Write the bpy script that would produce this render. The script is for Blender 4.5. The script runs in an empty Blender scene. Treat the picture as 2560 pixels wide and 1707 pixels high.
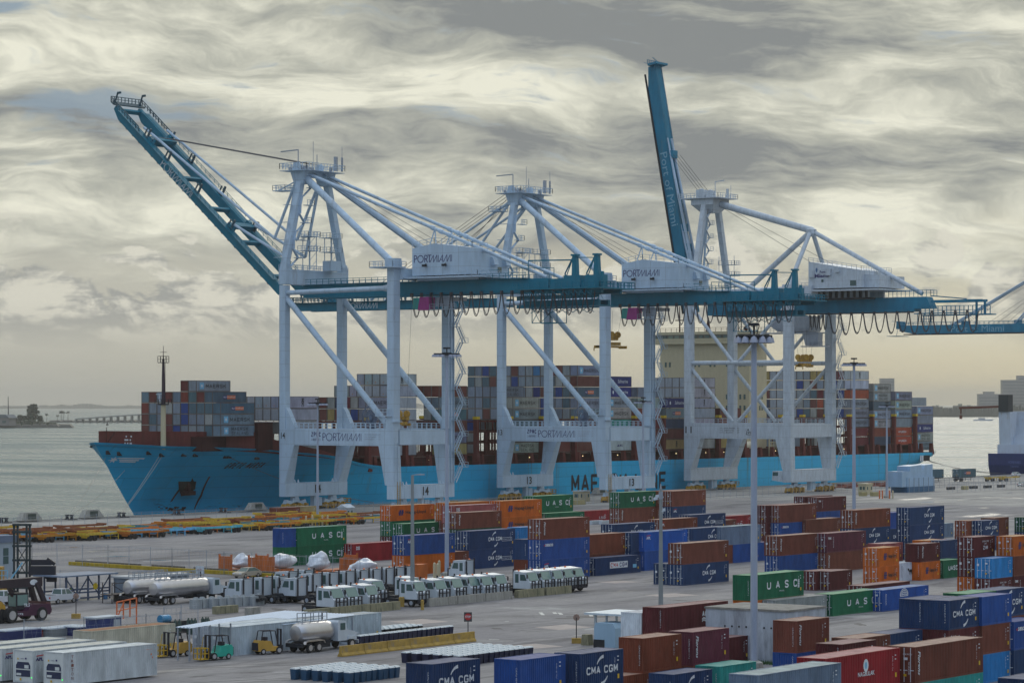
import bpy, bmesh, math, random
from mathutils import Vector, Matrix
R = math.radians
random.seed(7)
sc = bpy.context.scene
C = sc.collection

# ------------------------------------------------------------------ camera, world, sun, exposure
ALPHA = math.atan(5018/7111.0)          # the port's quay line against the view direction
CA, SA = math.cos(ALPHA), math.sin(ALPHA)
F = 7111.0                               # focal length in photo pixels (100 mm on 36 mm)
HZ = 1010.0
cam_d = bpy.data.cameras.new('camera'); cam = bpy.data.objects.new('camera', cam_d); C.objects.link(cam)
cam.location = (0, 0, 25); cam.rotation_euler = (R(90), 0, ALPHA)
cam_d.lens = 100; cam_d.sensor_width = 36; cam_d.clip_start = 1; cam_d.clip_end = 60000
cam_d.shift_x = 0; cam_d.shift_y = (HZ-853.5)/2560.0
sc.camera = cam
sc.view_settings.view_transform = 'Standard'; sc.view_settings.look = 'None'
sc.view_settings.gamma = 1; sc.view_settings.use_curve_mapping = False
sc.view_settings.exposure = 0.12
SUN_AZ = R(-9)                            # sun stands behind the ship, right of the view axis
SUN_EL = R(24)
fw = Vector((-SA, CA, 0)); rt = Vector((CA, SA, 0))
sun_h = (fw*math.cos(SUN_AZ) - rt*math.sin(SUN_AZ)).normalized()
sun_dir = (sun_h*math.cos(SUN_EL) + Vector((0, 0, math.sin(SUN_EL)))).normalized()
sd = bpy.data.lights.new('sun', 'SUN'); sun = bpy.data.objects.new('sun', sd); C.objects.link(sun)
sd.energy = 0.5; sd.angle = R(24); sd.color = (1.0, .93, .8)
sun.rotation_euler = sun_dir.to_track_quat('Z', 'Y').to_euler()

w = bpy.data.worlds.new('World'); sc.world = w; w.use_nodes = True
nt = w.node_tree; N = nt.nodes; L = nt.links; N.clear()
def nd(t, **k):
    n = N.new(t)
    for a, b in k.items():
        if a.startswith('i_'):
            n.inputs[int(a[2:])].default_value = b
        else: setattr(n, a, b)
    return n
def mth(op, a, b=None, c=None, clamp=False):
    n = N.new('ShaderNodeMath'); n.operation = op; n.use_clamp = clamp
    for i, v in enumerate((a, b, c)):
        if v is None: continue
        if isinstance(v, (int, float)): n.inputs[i].default_value = v
        else: L.new(v, n.inputs[i])
    return n.outputs[0]
def mixc(f, a, b):
    n = N.new('ShaderNodeMix'); n.data_type = 'RGBA'
    for i, v in ((0, f), (6, a), (7, b)):
        if isinstance(v, (int, float)): n.inputs[i].default_value = v
        elif isinstance(v, tuple): n.inputs[i].default_value = (*v, 1)
        else: L.new(v, n.inputs[i])
    return n.outputs[2]
def smooth(v, a, b):
    n = N.new('ShaderNodeMapRange'); n.interpolation_type = 'SMOOTHSTEP'
    L.new(v, n.inputs[0]); n.inputs[1].default_value = a; n.inputs[2].default_value = b
    return n.outputs[0]
tc = nd('ShaderNodeTexCoord')
vr = nd('ShaderNodeVectorRotate', rotation_type='Z_AXIS'); L.new(tc.outputs['Generated'], vr.inputs['Vector'])
vr.inputs['Angle'].default_value = -ALPHA     # now +Y is the view axis
sx = nd('ShaderNodeSeparateXYZ'); L.new(vr.outputs[0], sx.inputs[0])
az = mth('ARCTAN2', sx.outputs[0], sx.outputs[1])        # radians, right positive
el = mth('ARCSINE', sx.outputs[2])
elp = mth('MAXIMUM', el, 0.0)
def noise(ax, ex, ox, oy, detail=6, rough=.55, dist=0.0, tilt=0.0, scale=1.0):
    cx = nd('ShaderNodeCombineXYZ')
    L.new(mth('ADD', mth('MULTIPLY', az, ax), ox), cx.inputs[0])
    L.new(mth('ADD', mth('ADD', mth('MULTIPLY', elp, ex), mth('MULTIPLY', az, tilt)), oy), cx.inputs[1])
    n = nd('ShaderNodeTexNoise', noise_dimensions='2D'); L.new(cx.outputs[0], n.inputs['Vector'])
    n.inputs['Scale'].default_value = scale; n.inputs['Detail'].default_value = detail
    n.inputs['Roughness'].default_value = rough; n.inputs['Distortion'].default_value = dist
    return n.outputs[0]
# the cloud deck: a wavy, warped fractal, so that banks of several sizes roll across the view
def noise_at(uo, vo, ax, ex, ox, oy, detail, rough, dist=0.0):
    cx = nd('ShaderNodeCombineXYZ')
    L.new(mth('ADD', mth('MULTIPLY', uo, ax), ox), cx.inputs[0]); L.new(mth('ADD', mth('MULTIPLY', vo, ex), oy), cx.inputs[1])
    n = nd('ShaderNodeTexNoise', noise_dimensions='2D'); L.new(cx.outputs[0], n.inputs['Vector']); n.inputs['Scale'].default_value = 1.0
    n.inputs['Detail'].default_value = detail; n.inputs['Roughness'].default_value = rough; n.inputs['Distortion'].default_value = dist
    return n.outputs[0]
wp1 = noise_at(az, elp, 9, 24, 4.4, 1.9, 3, .5); wp2 = noise_at(az, elp, 30, 60, 8.4, 5.9, 4, .55)
eu = addall_ = None
ev = mth('ADD', mth('ADD', elp, mth('MULTIPLY', mth('SUBTRACT', wp1, .5), .034)), mth('MULTIPLY', mth('SUBTRACT', wp2, .5), .004))
ev = mth('ADD', ev, mth('MULTIPLY', az, .07))
au = mth('ADD', az, mth('MULTIPLY', mth('SUBTRACT', wp2, .5), .012))
n1 = noise_at(au, ev, 9, 44, 3.1, 7.7, 12, .56)
n2 = noise_at(au, ev, 34, 130, 11.3, 2.2, 12, .64)
n3 = noise_at(au, ev, 5, 24, 5.7, 1.4, 4, .5)
n5 = noise_at(au, ev, 16, 190, 31.3, 12.2, 8, .6)
n4 = noise(36, 58, 1.7, 3.3, 10, .6, .25)                   # puffy low cumulus
def blob(px, py, wx, wy, amp):
    a0, e0 = (px-1280)/7111, (1010-py)/7111
    dx = mth('DIVIDE', mth('SUBTRACT', az, a0), wx/7111); dy = mth('DIVIDE', mth('SUBTRACT', elp, e0), wy/7111)
    r2 = mth('ADD', mth('MULTIPLY', dx, dx), mth('MULTIPLY', dy, dy))
    return mth('MULTIPLY', mth('POWER', 2.718, mth('MULTIPLY', r2, -1.0)), amp)
def addall(v):
    o = v[0]
    for k in v[1:]: o = mth('ADD', o, k)
    return o
deck = addall([mth('MULTIPLY', n1, .42), mth('MULTIPLY', n2, .24), mth('MULTIPLY', n3, .28), mth('MULTIPLY', n5, .08)])
deck = addall([deck, blob(1950, 130, 560, 110, -.085), blob(1250, 60, 420, 60, -.06), blob(620, 320, 500, 26, -.02), blob(2000, 420, 600, 110, -.035), blob(500, 50, 380, 60, .05), blob(2480, 60, 160, 80, .05), blob(1300, 260, 500, 70, .05), blob(900, 470, 900, 60, .03), blob(300, 130, 400, 40, .05), blob(2300, 560, 400, 80, .04)])
bright = mth('MULTIPLY', mth('SUBTRACT', deck, .405), 4.8, clamp=True)
gap = smooth(addall([mth('MULTIPLY', noise_at(au, ev, 12, 90, 21.3, 9.1, 8, .58), .6), mth('MULTIPLY', n2, .4), blob(330, 262, 330, 48, .21), blob(780, 172, 200, 24, .19), blob(1080, 262, 230, 20, .11), blob(120, 330, 260, 40, .09), blob(20, 35, 60, 25, .2), blob(1730, 285, 70, 20, .1), blob(2540, 15, 60, 18, .14), blob(60, 640, 340, 30, .03), blob(2420, 530, 220, 16, .05)]), .585, .72)
skyn = nd('ShaderNodeTexSky', sky_type='NISHITA'); skyn.sun_disc = False
skyn.sun_elevation = SUN_EL; skyn.sun_rotation = math.atan2(sun_dir.x, sun_dir.y); skyn.altitude = 10
skc = N.new('ShaderNodeVectorMath'); skc.operation = 'SCALE'; L.new(skyn.outputs[0], skc.inputs[0]); skc.inputs['Scale'].default_value = .085
cl_hi = (.80, .79, .66); cl_md = (.47, .475, .41); cl_lo = (.235, .25, .25)
azn = smooth(az, -.2, .22)
cloud = mixc(mth('MULTIPLY', bright, 2.0, clamp=True), cl_lo, mixc(mth('MULTIPLY', mth('SUBTRACT', bright, .5), 2.0, clamp=True), cl_md, cl_hi))
blue = mixc(.9, skc.outputs[0], (.13, .22, .32))
c1 = mixc(mth('MULTIPLY', gap, .85), cloud, blue)
# clear-ish blue sky behind the viewer, opposite the sun
back = smooth(mth('ABSOLUTE', az), 1.2, 2.6)
c1 = mixc(mth('MULTIPLY', back, .75), c1, mixc(.5, skc.outputs[0], (.42, .60, .92)))
c1 = mixc(mth('MULTIPLY', smooth(elp, .2, 1.0), .5), c1, (.40, .46, .56))
# horizon band: even glow, warm to the right, greyer to the left, with soft puffs on its upper edge
hor = mixc(azn, (.43, .42, .36), (.68, .58, .36))
mid = mixc(azn, (.49, .48, .41), (.68, .63, .46))
low = mixc(smooth(elp, .0, .028), hor, mid)
puff = smooth(mth('SUBTRACT', n4, mth('MULTIPLY', mth('SUBTRACT', elp, .046), 9.0)), .46, .54)
puffc = mixc(smooth(mth('ADD', mth('MULTIPLY', n4, .6), mth('MULTIPLY', n2, .4)), .45, .58), (.30, .31, .30), (.70, .68, .58))
hf = mth('SUBTRACT', 1.0, smooth(mth('ADD', elp, mth('MULTIPLY', mth('SUBTRACT', n1, .5), .05)), .03, .066))
c2 = mixc(hf, c1, low)
pband = mth('MULTIPLY', puff, mth('MULTIPLY', smooth(elp, .016, .036), mth('SUBTRACT', 1.0, smooth(elp, .056, .075))))
c3 = mixc(mth('MULTIPLY', pband, .8), c2, puffc)
# an overcast vault is about three times as bright overhead as at the horizon
cie = N.new('ShaderNodeVectorMath'); cie.operation = 'SCALE'; L.new(c3, cie.inputs[0]); L.new(mth('ADD', .97, mth('MULTIPLY', smooth(elp, .14, 1.2), 1.15)), cie.inputs['Scale'])
bgn = nd('ShaderNodeBackground'); L.new(cie.outputs[0], bgn.inputs[0]); bgn.inputs[1].default_value = 1.0
ow = nd('ShaderNodeOutputWorld'); L.new(bgn.outputs[0], ow.inputs[0])

# ------------------------------------------------------------------ helpers
def gp(px, py, z=0.0):
    """ground position (x, y) seen at photo pixel px, py at height z"""
    Yc = F*(z-25)/(HZ-py); Xc = (px-1280)/F*Yc
    return (Xc*CA-Yc*SA, Xc*SA+Yc*CA)
def onx(px, x):
    k = (px-1280)/F
    return x*(CA+k*SA)/(k*CA-SA)
def zat(x, y, py): return 25-(py-HZ)*(-x*SA+y*CA)/F

MATS = {}
def mat(name, col, rough=.55, metal=0.0, var=.18, scale=1.2, bump=0.0, spec=.4, stain=None, stretch=(1, 1, .25), emit=None, sthr=.55, seam=0):
    if name in MATS: return MATS[name]
    m = bpy.data.materials.new(name); m.use_nodes = True; t = m.node_tree; b = t.nodes['Principled BSDF']
    b.inputs['Roughness'].default_value = rough; b.inputs['Metallic'].default_value = metal
    b.inputs['Specular IOR Level'].default_value = spec
    co = t.nodes.new('ShaderNodeTexCoord'); mp = t.nodes.new('ShaderNodeMapping'); mp.inputs['Scale'].default_value = stretch
    t.links.new(co.outputs['Object'], mp.inputs[0])
    nz = t.nodes.new('ShaderNodeTexNoise'); nz.inputs['Scale'].default_value = scale; nz.inputs['Detail'].default_value = 6; nz.inputs['Roughness'].default_value = .65
    t.links.new(mp.outputs[0], nz.inputs[0])
    rp = t.nodes.new('ShaderNodeMapRange'); t.links.new(nz.outputs[0], rp.inputs[0])
    rp.inputs[1].default_value = .3; rp.inputs[2].default_value = .7; rp.inputs[3].default_value = 1-var; rp.inputs[4].default_value = 1+var*.5
    mx = t.nodes.new('ShaderNodeMix'); mx.data_type = 'RGBA'; mx.blend_type = 'MULTIPLY'; mx.inputs[0].default_value = 1
    mx.inputs[6].default_value = (*col, 1); t.links.new(rp.outputs[0], mx.inputs[7])
    out = mx.outputs[2]
    if stain:
        n2 = t.nodes.new('ShaderNodeTexNoise'); n2.inputs['Scale'].default_value = scale*.8; n2.inputs['Detail'].default_value = 7; n2.inputs['Roughness'].default_value = .7
        m2 = t.nodes.new('ShaderNodeMapping'); m2.inputs['Scale'].default_value = stretch; m2.inputs['Location'].default_value = (5, 3, 9)
        t.links.new(co.outputs['Object'], m2.inputs[0]); t.links.new(m2.outputs[0], n2.inputs[0])
        r2 = t.nodes.new('ShaderNodeMapRange'); r2.inputs[1].default_value = sthr; r2.inputs[2].default_value = sthr+.15; t.links.new(n2.outputs[0], r2.inputs[0])
        r2.inputs[4].default_value = .7
        m3 = t.nodes.new('ShaderNodeMix'); m3.data_type = 'RGBA'; t.links.new(r2.outputs[0], m3.inputs[0]); t.links.new(out, m3.inputs[6]); m3.inputs[7].default_value = (*stain, 1)
        out = m3.outputs[2]
    if seam:   # welded plate seams: thin darker lines around the members
        sp = t.nodes.new('ShaderNodeSeparateXYZ'); t.links.new(co.outputs['Object'], sp.inputs[0]); prev = None
        for ax, per in ((2, seam), (0, seam*.7)):
            w1 = t.nodes.new('ShaderNodeMath'); w1.operation = 'MULTIPLY'; t.links.new(sp.outputs[ax], w1.inputs[0]); w1.inputs[1].default_value = per
            w2 = t.nodes.new('ShaderNodeMath'); w2.operation = 'FRACT'; t.links.new(w1.outputs[0], w2.inputs[0])
            w3 = t.nodes.new('ShaderNodeMath'); w3.operation = 'LESS_THAN'; t.links.new(w2.outputs[0], w3.inputs[0]); w3.inputs[1].default_value = .035
            w4 = t.nodes.new('ShaderNodeMath'); w4.operation = 'MULTIPLY'; t.links.new(w3.outputs[0], w4.inputs[0]); w4.inputs[1].default_value = .28
            m4 = t.nodes.new('ShaderNodeMix'); m4.data_type = 'RGBA'; t.links.new(w4.outputs[0], m4.inputs[0]); t.links.new(out, m4.inputs[6]); m4.inputs[7].default_value = (.12, .11, .11, 1); out = m4.outputs[2]
    t.links.new(out, b.inputs['Base Color'])
    if bump:
        bp = t.nodes.new('ShaderNodeBump'); bp.inputs['Strength'].default_value = bump; bp.inputs['Distance'].default_value = .02
        t.links.new(nz.outputs[0], bp.inputs['Height']); t.links.new(bp.outputs[0], b.inputs['Normal'])
    if emit: b.inputs['Emission Color'].default_value = (*emit, 1); b.inputs['Emission Strength'].default_value = 1.5
    MATS[name] = m; return m
def objcol_mat(name, rough=.5, rust=.5, scale=.8):
    """paint whose colour is each object's own colour, with grime and rust of its own per object"""
    m = bpy.data.materials.new(name); m.use_nodes = True; t = m.node_tree; b = t.nodes['Principled BSDF']
    b.inputs['Roughness'].default_value = rough; b.inputs['Specular IOR Level'].default_value = .18
    oi = t.nodes.new('ShaderNodeObjectInfo'); co = t.nodes.new('ShaderNodeTexCoord')
    ad = t.nodes.new('ShaderNodeVectorMath'); ad.operation = 'ADD'
    sc_ = t.nodes.new('ShaderNodeVectorMath'); sc_.operation = 'SCALE'; sc_.inputs[0].default_value = (37, 19, 53); t.links.new(oi.outputs['Random'], sc_.inputs['Scale'])
    t.links.new(co.outputs['Object'], ad.inputs[0]); t.links.new(sc_.outputs[0], ad.inputs[1])
    mp = t.nodes.new('ShaderNodeMapping'); mp.inputs['Scale'].default_value = (1, 1, .35); t.links.new(ad.outputs[0], mp.inputs[0])
    nz = t.nodes.new('ShaderNodeTexNoise'); nz.inputs['Scale'].default_value = scale; nz.inputs['Detail'].default_value = 7; nz.inputs['Roughness'].default_value = .7
    t.links.new(mp.outputs[0], nz.inputs[0])
    rp = t.nodes.new('ShaderNodeMapRange'); t.links.new(nz.outputs[0], rp.inputs[0]); rp.inputs[1].default_value = .3; rp.inputs[2].default_value = .72; rp.inputs[3].default_value = .62; rp.inputs[4].default_value = 1.22
    mx = t.nodes.new('ShaderNodeMix'); mx.data_type = 'RGBA'; mx.blend_type = 'MULTIPLY'; mx.inputs[0].default_value = 1
    t.links.new(oi.outputs['Color'], mx.inputs[6]); t.links.new(rp.outputs[0], mx.inputs[7])
    n2 = t.nodes.new('ShaderNodeTexNoise'); n2.inputs['Scale'].default_value = scale*2.6; n2.inputs['Detail'].default_value = 8; n2.inputs['Roughness'].default_value = .75
    t.links.new(mp.outputs[0], n2.inputs[0])
    r2 = t.nodes.new('ShaderNodeMapRange'); r2.inputs[1].default_value = .6; r2.inputs[2].default_value = .74; r2.inputs[4].default_value = rust; t.links.new(n2.outputs[0], r2.inputs[0])
    m3 = t.nodes.new('ShaderNodeMix'); m3.data_type = 'RGBA'; t.links.new(r2.outputs[0], m3.inputs[0]); t.links.new(mx.outputs[2], m3.inputs[6]); m3.inputs[7].default_value = (.13, .075, .045, 1)
    t.links.new(m3.outputs[2], b.inputs['Base Color'])
    MATS[name] = m; return m

class MB:
    def __init__(s): s.v = []; s.f = []; s.m = []
    def quad(s, *p, m=0):
        i = len(s.v); s.v += [tuple(q) for q in p]; s.f.append(tuple(range(i, i+len(p)))); s.m.append(m); return s
    def box(s, x0, x1, y0, y1, z0, z1, m=0):
        i = len(s.v)
        s.v += [(x0, y0, z0), (x1, y0, z0), (x1, y1, z0), (x0, y1, z0), (x0, y0, z1), (x1, y0, z1), (x1, y1, z1), (x0, y1, z1)]
        for f in ((0, 3, 2, 1), (4, 5, 6, 7), (0, 1, 5, 4), (1, 2, 6, 5), (2, 3, 7, 6), (3, 0, 4, 7)):
            s.f.append(tuple(i+k for k in f)); s.m.append(m)
        return s
    def hexa(s, lo, hi, m=0):
        """frustum: two quads of 4 points each (same winding seen from above)"""
        i = len(s.v); s.v += [tuple(p) for p in lo]+[tuple(p) for p in hi]
        for f in ((0, 3, 2, 1), (4, 5, 6, 7), (0, 1, 5, 4), (1, 2, 6, 5), (2, 3, 7, 6), (3, 0, 4, 7)):
            s.f.append(tuple(i+k for k in f)); s.m.append(m)
        return s
    def prism(s, poly, axis, a0, a1, m=0):
        """poly: 2-D points in the plane across axis ('x': (y,z), 'y': (x,z), 'z': (x,y))"""
        def P(p, a):
            return {'x': (a, p[0], p[1]), 'y': (p[0], a, p[1]), 'z': (p[0], p[1], a)}[axis]
        n = len(poly); i = len(s.v)
        s.v += [P(p, a0) for p in poly]+[P(p, a1) for p in poly]
        s.f.append(tuple(range(i, i+n))); s.f.append(tuple(range(i+2*n-1, i+n-1, -1))); s.m += [m, m]
        for k in range(n):
            k2 = (k+1) % n; s.f.append((i+k, i+n+k, i+n+k2, i+k2)); s.m.append(m)
        return s
    def bar(s, p, q, w, h=None, m=0, n=4):
        h = h or w; p = Vector(p); q = Vector(q); d = (q-p)
        if d.length < 1e-6: return s
        d.normalize(); up = Vector((0, 0, 1)) if abs(d.z) < .95 else Vector((0, 1, 0))
        a = d.cross(up).normalized(); b = a.cross(d).normalized(); i = len(s.v)
        for c in (p, q):
            for sa, sb in ((-1, -1), (1, -1), (1, 1), (-1, 1)):
                s.v.append(tuple(c+a*sa*w/2+b*sb*h/2))
        for f in ((0, 3, 2, 1), (4, 5, 6, 7), (0, 1, 5, 4), (1, 2, 6, 5), (2, 3, 7, 6), (3, 0, 4, 7)):
            s.f.append(tuple(i+k for k in f)); s.m.append(m)
        return s
    def tube(s, p, q, r, r2=None, n=8, m=0, cap=True):
        r2 = r if r2 is None else r2; p = Vector(p); q = Vector(q); d = (q-p).normalized()
        up = Vector((0, 0, 1)) if abs(d.z) < .95 else Vector((0, 1, 0))
        a = d.cross(up).normalized(); b = a.cross(d).normalized(); i = len(s.v)
        for c, rr in ((p, r), (q, r2)):
            for k in range(n):
                t = 2*math.pi*k/n; s.v.append(tuple(c+a*rr*math.cos(t)+b*rr*math.sin(t)))
        for k in range(n):
            k2 = (k+1) % n; s.f.append((i+k, i+k2, i+n+k2, i+n+k)); s.m.append(m)
        if cap:
            s.f.append(tuple(range(i+n-1, i-1, -1))); s.f.append(tuple(range(i+n, i+2*n))); s.m += [m, m]
        return s
    def path(s, pts, r, n=5, m=0):
        for a, b in zip(pts, pts[1:]): s.tube(a, b, r, n=n, m=m, cap=False)
        return s
    def rail(s, pts, h=1.1, step=2.0, r=.05, m=0, mid=True):
        """hand rail along a polyline: posts, top rail, knee rail"""
        for a, b in zip(pts, pts[1:]):
            a = Vector(a); b = Vector(b); n = max(1, int((b-a).length/step))
            u = Vector((0, 0, h)); s.bar(a+u, b+u, r*2, m=m)
            if mid: s.bar(a+u*.5, b+u*.5, r*1.6, m=m)
            for k in range(n+1):
                c = a.lerp(b, k/n); s.bar(c, c+u, r*2, m=m)
        return s
    def lathe(s, prof, c=(0, 0, 0), n=12, axis='z', m=0):
        i = len(s.v)
        for (r, h) in prof:
            for k in range(n):
                t = 2*math.pi*k/n; a, b = r*math.cos(t), r*math.sin(t)
                p = {'z': (a, b, h), 'y': (a, h, b), 'x': (h, a, b)}[axis]
                s.v.append((c[0]+p[0], c[1]+p[1], c[2]+p[2]))
        for j in range(len(prof)-1):
            for k in range(n):
                k2 = (k+1) % n; s.f.append((i+j*n+k, i+j*n+k2, i+(j+1)*n+k2, i+(j+1)*n+k)); s.m.append(m)
        s.f.append(tuple(range(i+n-1, i-1, -1))); j = i+(len(prof)-1)*n; s.f.append(tuple(range(j, j+n))); s.m += [m, m]
        return s
    def mesh(s, name, mats, smooth=False):
        me = bpy.data.meshes.new(name); me.from_pydata(s.v, [], s.f)
        if not isinstance(mats, (list, tuple)): mats = [mats]
        for m in mats: me.materials.append(m)
        if len(mats) > 1: me.polygons.foreach_set('material_index', s.m)
        bm = bmesh.new(); bm.from_mesh(me); bmesh.ops.recalc_face_normals(bm, faces=bm.faces); bm.to_mesh(me); bm.free()
        if smooth:
            me.polygons.foreach_set('use_smooth', [True]*len(me.polygons)); me.set_sharp_from_angle(angle=R(40))
        me.update(); return me
    def build(s, name, mats, parent=None, loc=(0, 0, 0), smooth=False, rz=0):
        return inst(name, s.mesh(name, mats, smooth), parent, loc, rz)
def inst(name, me, parent=None, loc=(0, 0, 0), rz=0, col=None):
    o = bpy.data.objects.new(name, me); C.objects.link(o); o.location = loc; o.rotation_euler = (0, 0, rz)
    if parent: o.parent = parent
    if col: o.color = (*col, 1)
    return o
def tag(o, label, cat, group=None, kind=None):
    if label: o['label'] = label
    if cat: o['category'] = cat
    if group: o['group'] = group
    if kind: o['kind'] = kind
    return o
def thing(name, label, cat, loc=(0, 0, 0), rz=0, group=None):
    o = inst(name, None, None, loc, rz); o.empty_display_size = .5
    return tag(o, label, cat, group)
KIDS = {}
def dup(root, loc, rz=0, label=None, name=None):
    """copy of a thing with copies of its parts and sub-parts (mesh data shared)"""
    if root.name not in KIDS: KIDS[root.name] = [(c, list(c.children)) for c in root.children]
    r = root.copy(); C.objects.link(r); r.location = loc; r.rotation_euler = (0, 0, rz)
    if label: r['label'] = label
    for ch, gs in KIDS[root.name]:
        c = ch.copy(); C.objects.link(c); c.parent = r
        for g in gs:
            d = g.copy(); C.objects.link(d); d.parent = c
    return r
# flat lettering: FX(face) maps a 2-D point (u right, v up) and a stand-off to 3-D
TCACHE = {}
def text2d(s, bold=0.0, space=1.0, shear=0.0):
    key = (s, bold, space, shear)
    if key in TCACHE: return TCACHE[key]
    cu = bpy.data.curves.new('t', 'FONT'); cu.body = s; cu.resolution_u = 2; cu.offset = bold; cu.space_character = space; cu.shear = shear
    ob = bpy.data.objects.new('t', cu); C.objects.link(ob)
    dg = bpy.context.evaluated_depsgraph_get(); me = bpy.data.meshes.new_from_object(ob.evaluated_get(dg))
    vs = [(v.co.x, v.co.y) for v in me.vertices]; fs = [tuple(p.vertices) for p in me.polygons]
    bpy.data.objects.remove(ob); bpy.data.curves.remove(cu); bpy.data.meshes.remove(me)
    if vs:
        x0 = min(v[0] for v in vs); x1 = max(v[0] for v in vs); y0 = min(v[1] for v in vs); y1 = max(v[1] for v in vs)
        vs = [((v[0]-x0)/(x1-x0), (v[1]-y0)/(y1-y0)) for v in vs]
    TCACHE[key] = (vs, fs); return TCACHE[key]
GLYPH = {'A': [[(0, 0), (.5, 1), (1, 0)], [(.2, .32), (.8, .32)]], 'C': [[(1, .8), (.8, 1), (.2, 1), (0, .8), (0, .2), (.2, 0), (.8, 0), (1, .2)]], 'D': [[(0, 0), (0, 1), (.7, 1), (1, .75), (1, .25), (.7, 0), (0, 0)]],
 'E': [[(1, 1), (0, 1), (0, 0), (1, 0)], [(0, .5), (.85, .5)]], 'G': [[(1, .8), (.8, 1), (.2, 1), (0, .8), (0, .2), (.2, 0), (.8, 0), (1, .2), (1, .45), (.6, .45)]], 'H': [[(0, 0), (0, 1)], [(1, 0), (1, 1)], [(0, .5), (1, .5)]], 'I': [[(.5, 0), (.5, 1)]],
 'K': [[(0, 0), (0, 1)], [(1, 1), (.1, .45)], [(.35, .6), (1, 0)]], 'L': [[(0, 1), (0, 0), (1, 0)]], 'M': [[(0, 0), (0, 1), (.5, .3), (1, 1), (1, 0)]], 'N': [[(0, 0), (0, 1), (1, 0), (1, 1)]], 'P': [[(0, 0), (0, 1), (.8, 1), (1, .85), (1, .6), (.8, .45), (0, .45)]],
 'R': [[(0, 0), (0, 1), (.8, 1), (1, .85), (1, .65), (.8, .5), (0, .5)], [(.5, .5), (1, 0)]], 'S': [[(1, .82), (.8, 1), (.2, 1), (0, .8), (.15, .57), (.85, .43), (1, .2), (.8, 0), (.2, 0), (0, .18)]], 'T': [[(0, 1), (1, 1)], [(.5, 1), (.5, 0)]],
 'U': [[(0, 1), (0, .2), (.2, 0), (.8, 0), (1, .2), (1, 1)]], 'Y': [[(0, 1), (.5, .5), (1, 1)], [(.5, .5), (.5, 0)]], 'Z': [[(0, 1), (1, 1), (0, 0), (1, 0)]], 'Æ': [[(0, 0), (.5, 1), (1, 1)], [(.5, 1), (.55, 0), (1, 0)], [(.2, .4), (.9, .5)]]}
class Flat:
    """collects flat lettering and marks in a (u, v) plane"""
    def __init__(s): s.v = []; s.f = []; s.m = []
    def text(s, t, u0, u1, v0, v1, m=0, **k):
        vs, fs = text2d(t, **k); i = len(s.v)
        s.v += [(u0+(u1-u0)*a, v0+(v1-v0)*b) for a, b in vs]
        s.f += [tuple(i+j for j in f) for f in fs]; s.m += [m]*len(fs); return s
    def vtext(s, t, u0, u1, v0, v1, m=0, **k):
        """text reading downwards"""
        vs, fs = text2d(t, **k); i = len(s.v)
        s.v += [(u0+(u1-u0)*b, v1-(v1-v0)*a) for a, b in vs]
        s.f += [tuple(i+j for j in f) for f in fs]; s.m += [m]*len(fs); return s
    def poly(s, pts, m=0):
        i = len(s.v); s.v += list(pts); s.f.append(tuple(range(i, i+len(pts)))); s.m.append(m); return s
    def rect(s, u0, u1, v0, v1, m=0): return s.poly([(u0, v0), (u1, v0), (u1, v1), (u0, v1)], m)
    def line(s, pts, w, m=0):
        for a, b in zip(pts, pts[1:]):
            dx, dy = b[0]-a[0], b[1]-a[1]; l = math.hypot(dx, dy) or 1; nx, ny = -dy/l*w/2, dx/l*w/2
            s.poly([(a[0]+nx, a[1]+ny), (a[0]-nx, a[1]-ny), (b[0]-nx, b[1]-ny), (b[0]+nx, b[1]+ny)], m)
        return s
    def disc(s, cu, cv, ru, rv, m=0, n=14): return s.poly([(cu+ru*math.cos(2*math.pi*k/n), cv+rv*math.sin(2*math.pi*k/n)) for k in range(n)], m)
    def star(s, cu, cv, r, m=0, n=7):
        return s.poly([(cu+(r if k % 2 == 0 else r*.42)*math.sin(math.pi*k/n), cv+(r if k % 2 == 0 else r*.42)*math.cos(math.pi*k/n)) for k in range(2*n)], m)
    def block(s, t, u0, u1, v0, v1, m=0, w=.2, gap=.35, it=0):
        """plain bold capitals drawn with even strokes"""
        n = sum(.55 if ch in ' I1' else 1 for ch in t)+gap*(len(t)-1); cw = (u1-u0)/n; u = u0; h = v1-v0; sw = w*h*.9
        for ch in t:
            cwid = cw*(.55 if ch in ' I1' else 1)
            for ln in GLYPH.get(ch, []):
                s.line([(u+sw/2+a*(cwid-sw)+it*(b*h), v0+sw/2+b*(h-sw)) for a, b in ln], sw, m)
                for a, b in ln[1:-1]: s.disc(u+sw/2+a*(cwid-sw)+it*(b*h), v0+sw/2+b*(h-sw), sw*.5, sw*.5, m, 6)
            u += cwid+cw*gap
        return s
    def mesh(s, face, off, mats):
        fn = {'x': lambda u, v: (off, u, v), 'y': lambda u, v: (u, off, v), 'z': lambda u, v: (u, v, off)}[face]
        vs = [fn(*p) for p in s.v]; ax = {'x': 0, 'y': 1, 'z': 2}[face]; sg = -1 if face == 'y' else 1
        for k, f_ in enumerate(s.f):     # overlapping strokes never share one plane
            for i in f_: v = list(vs[i]); v[ax] += sg*.0013*(k % 7); vs[i] = tuple(v)
        me = bpy.data.meshes.new('lettering'); me.from_pydata(vs, [], s.f)
        if not isinstance(mats, (list, tuple)): mats = [mats]
        for m in mats: me.materials.append(m)
        if len(mats) > 1: me.polygons.foreach_set('material_index', s.m)
        me.update(); return me

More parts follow.
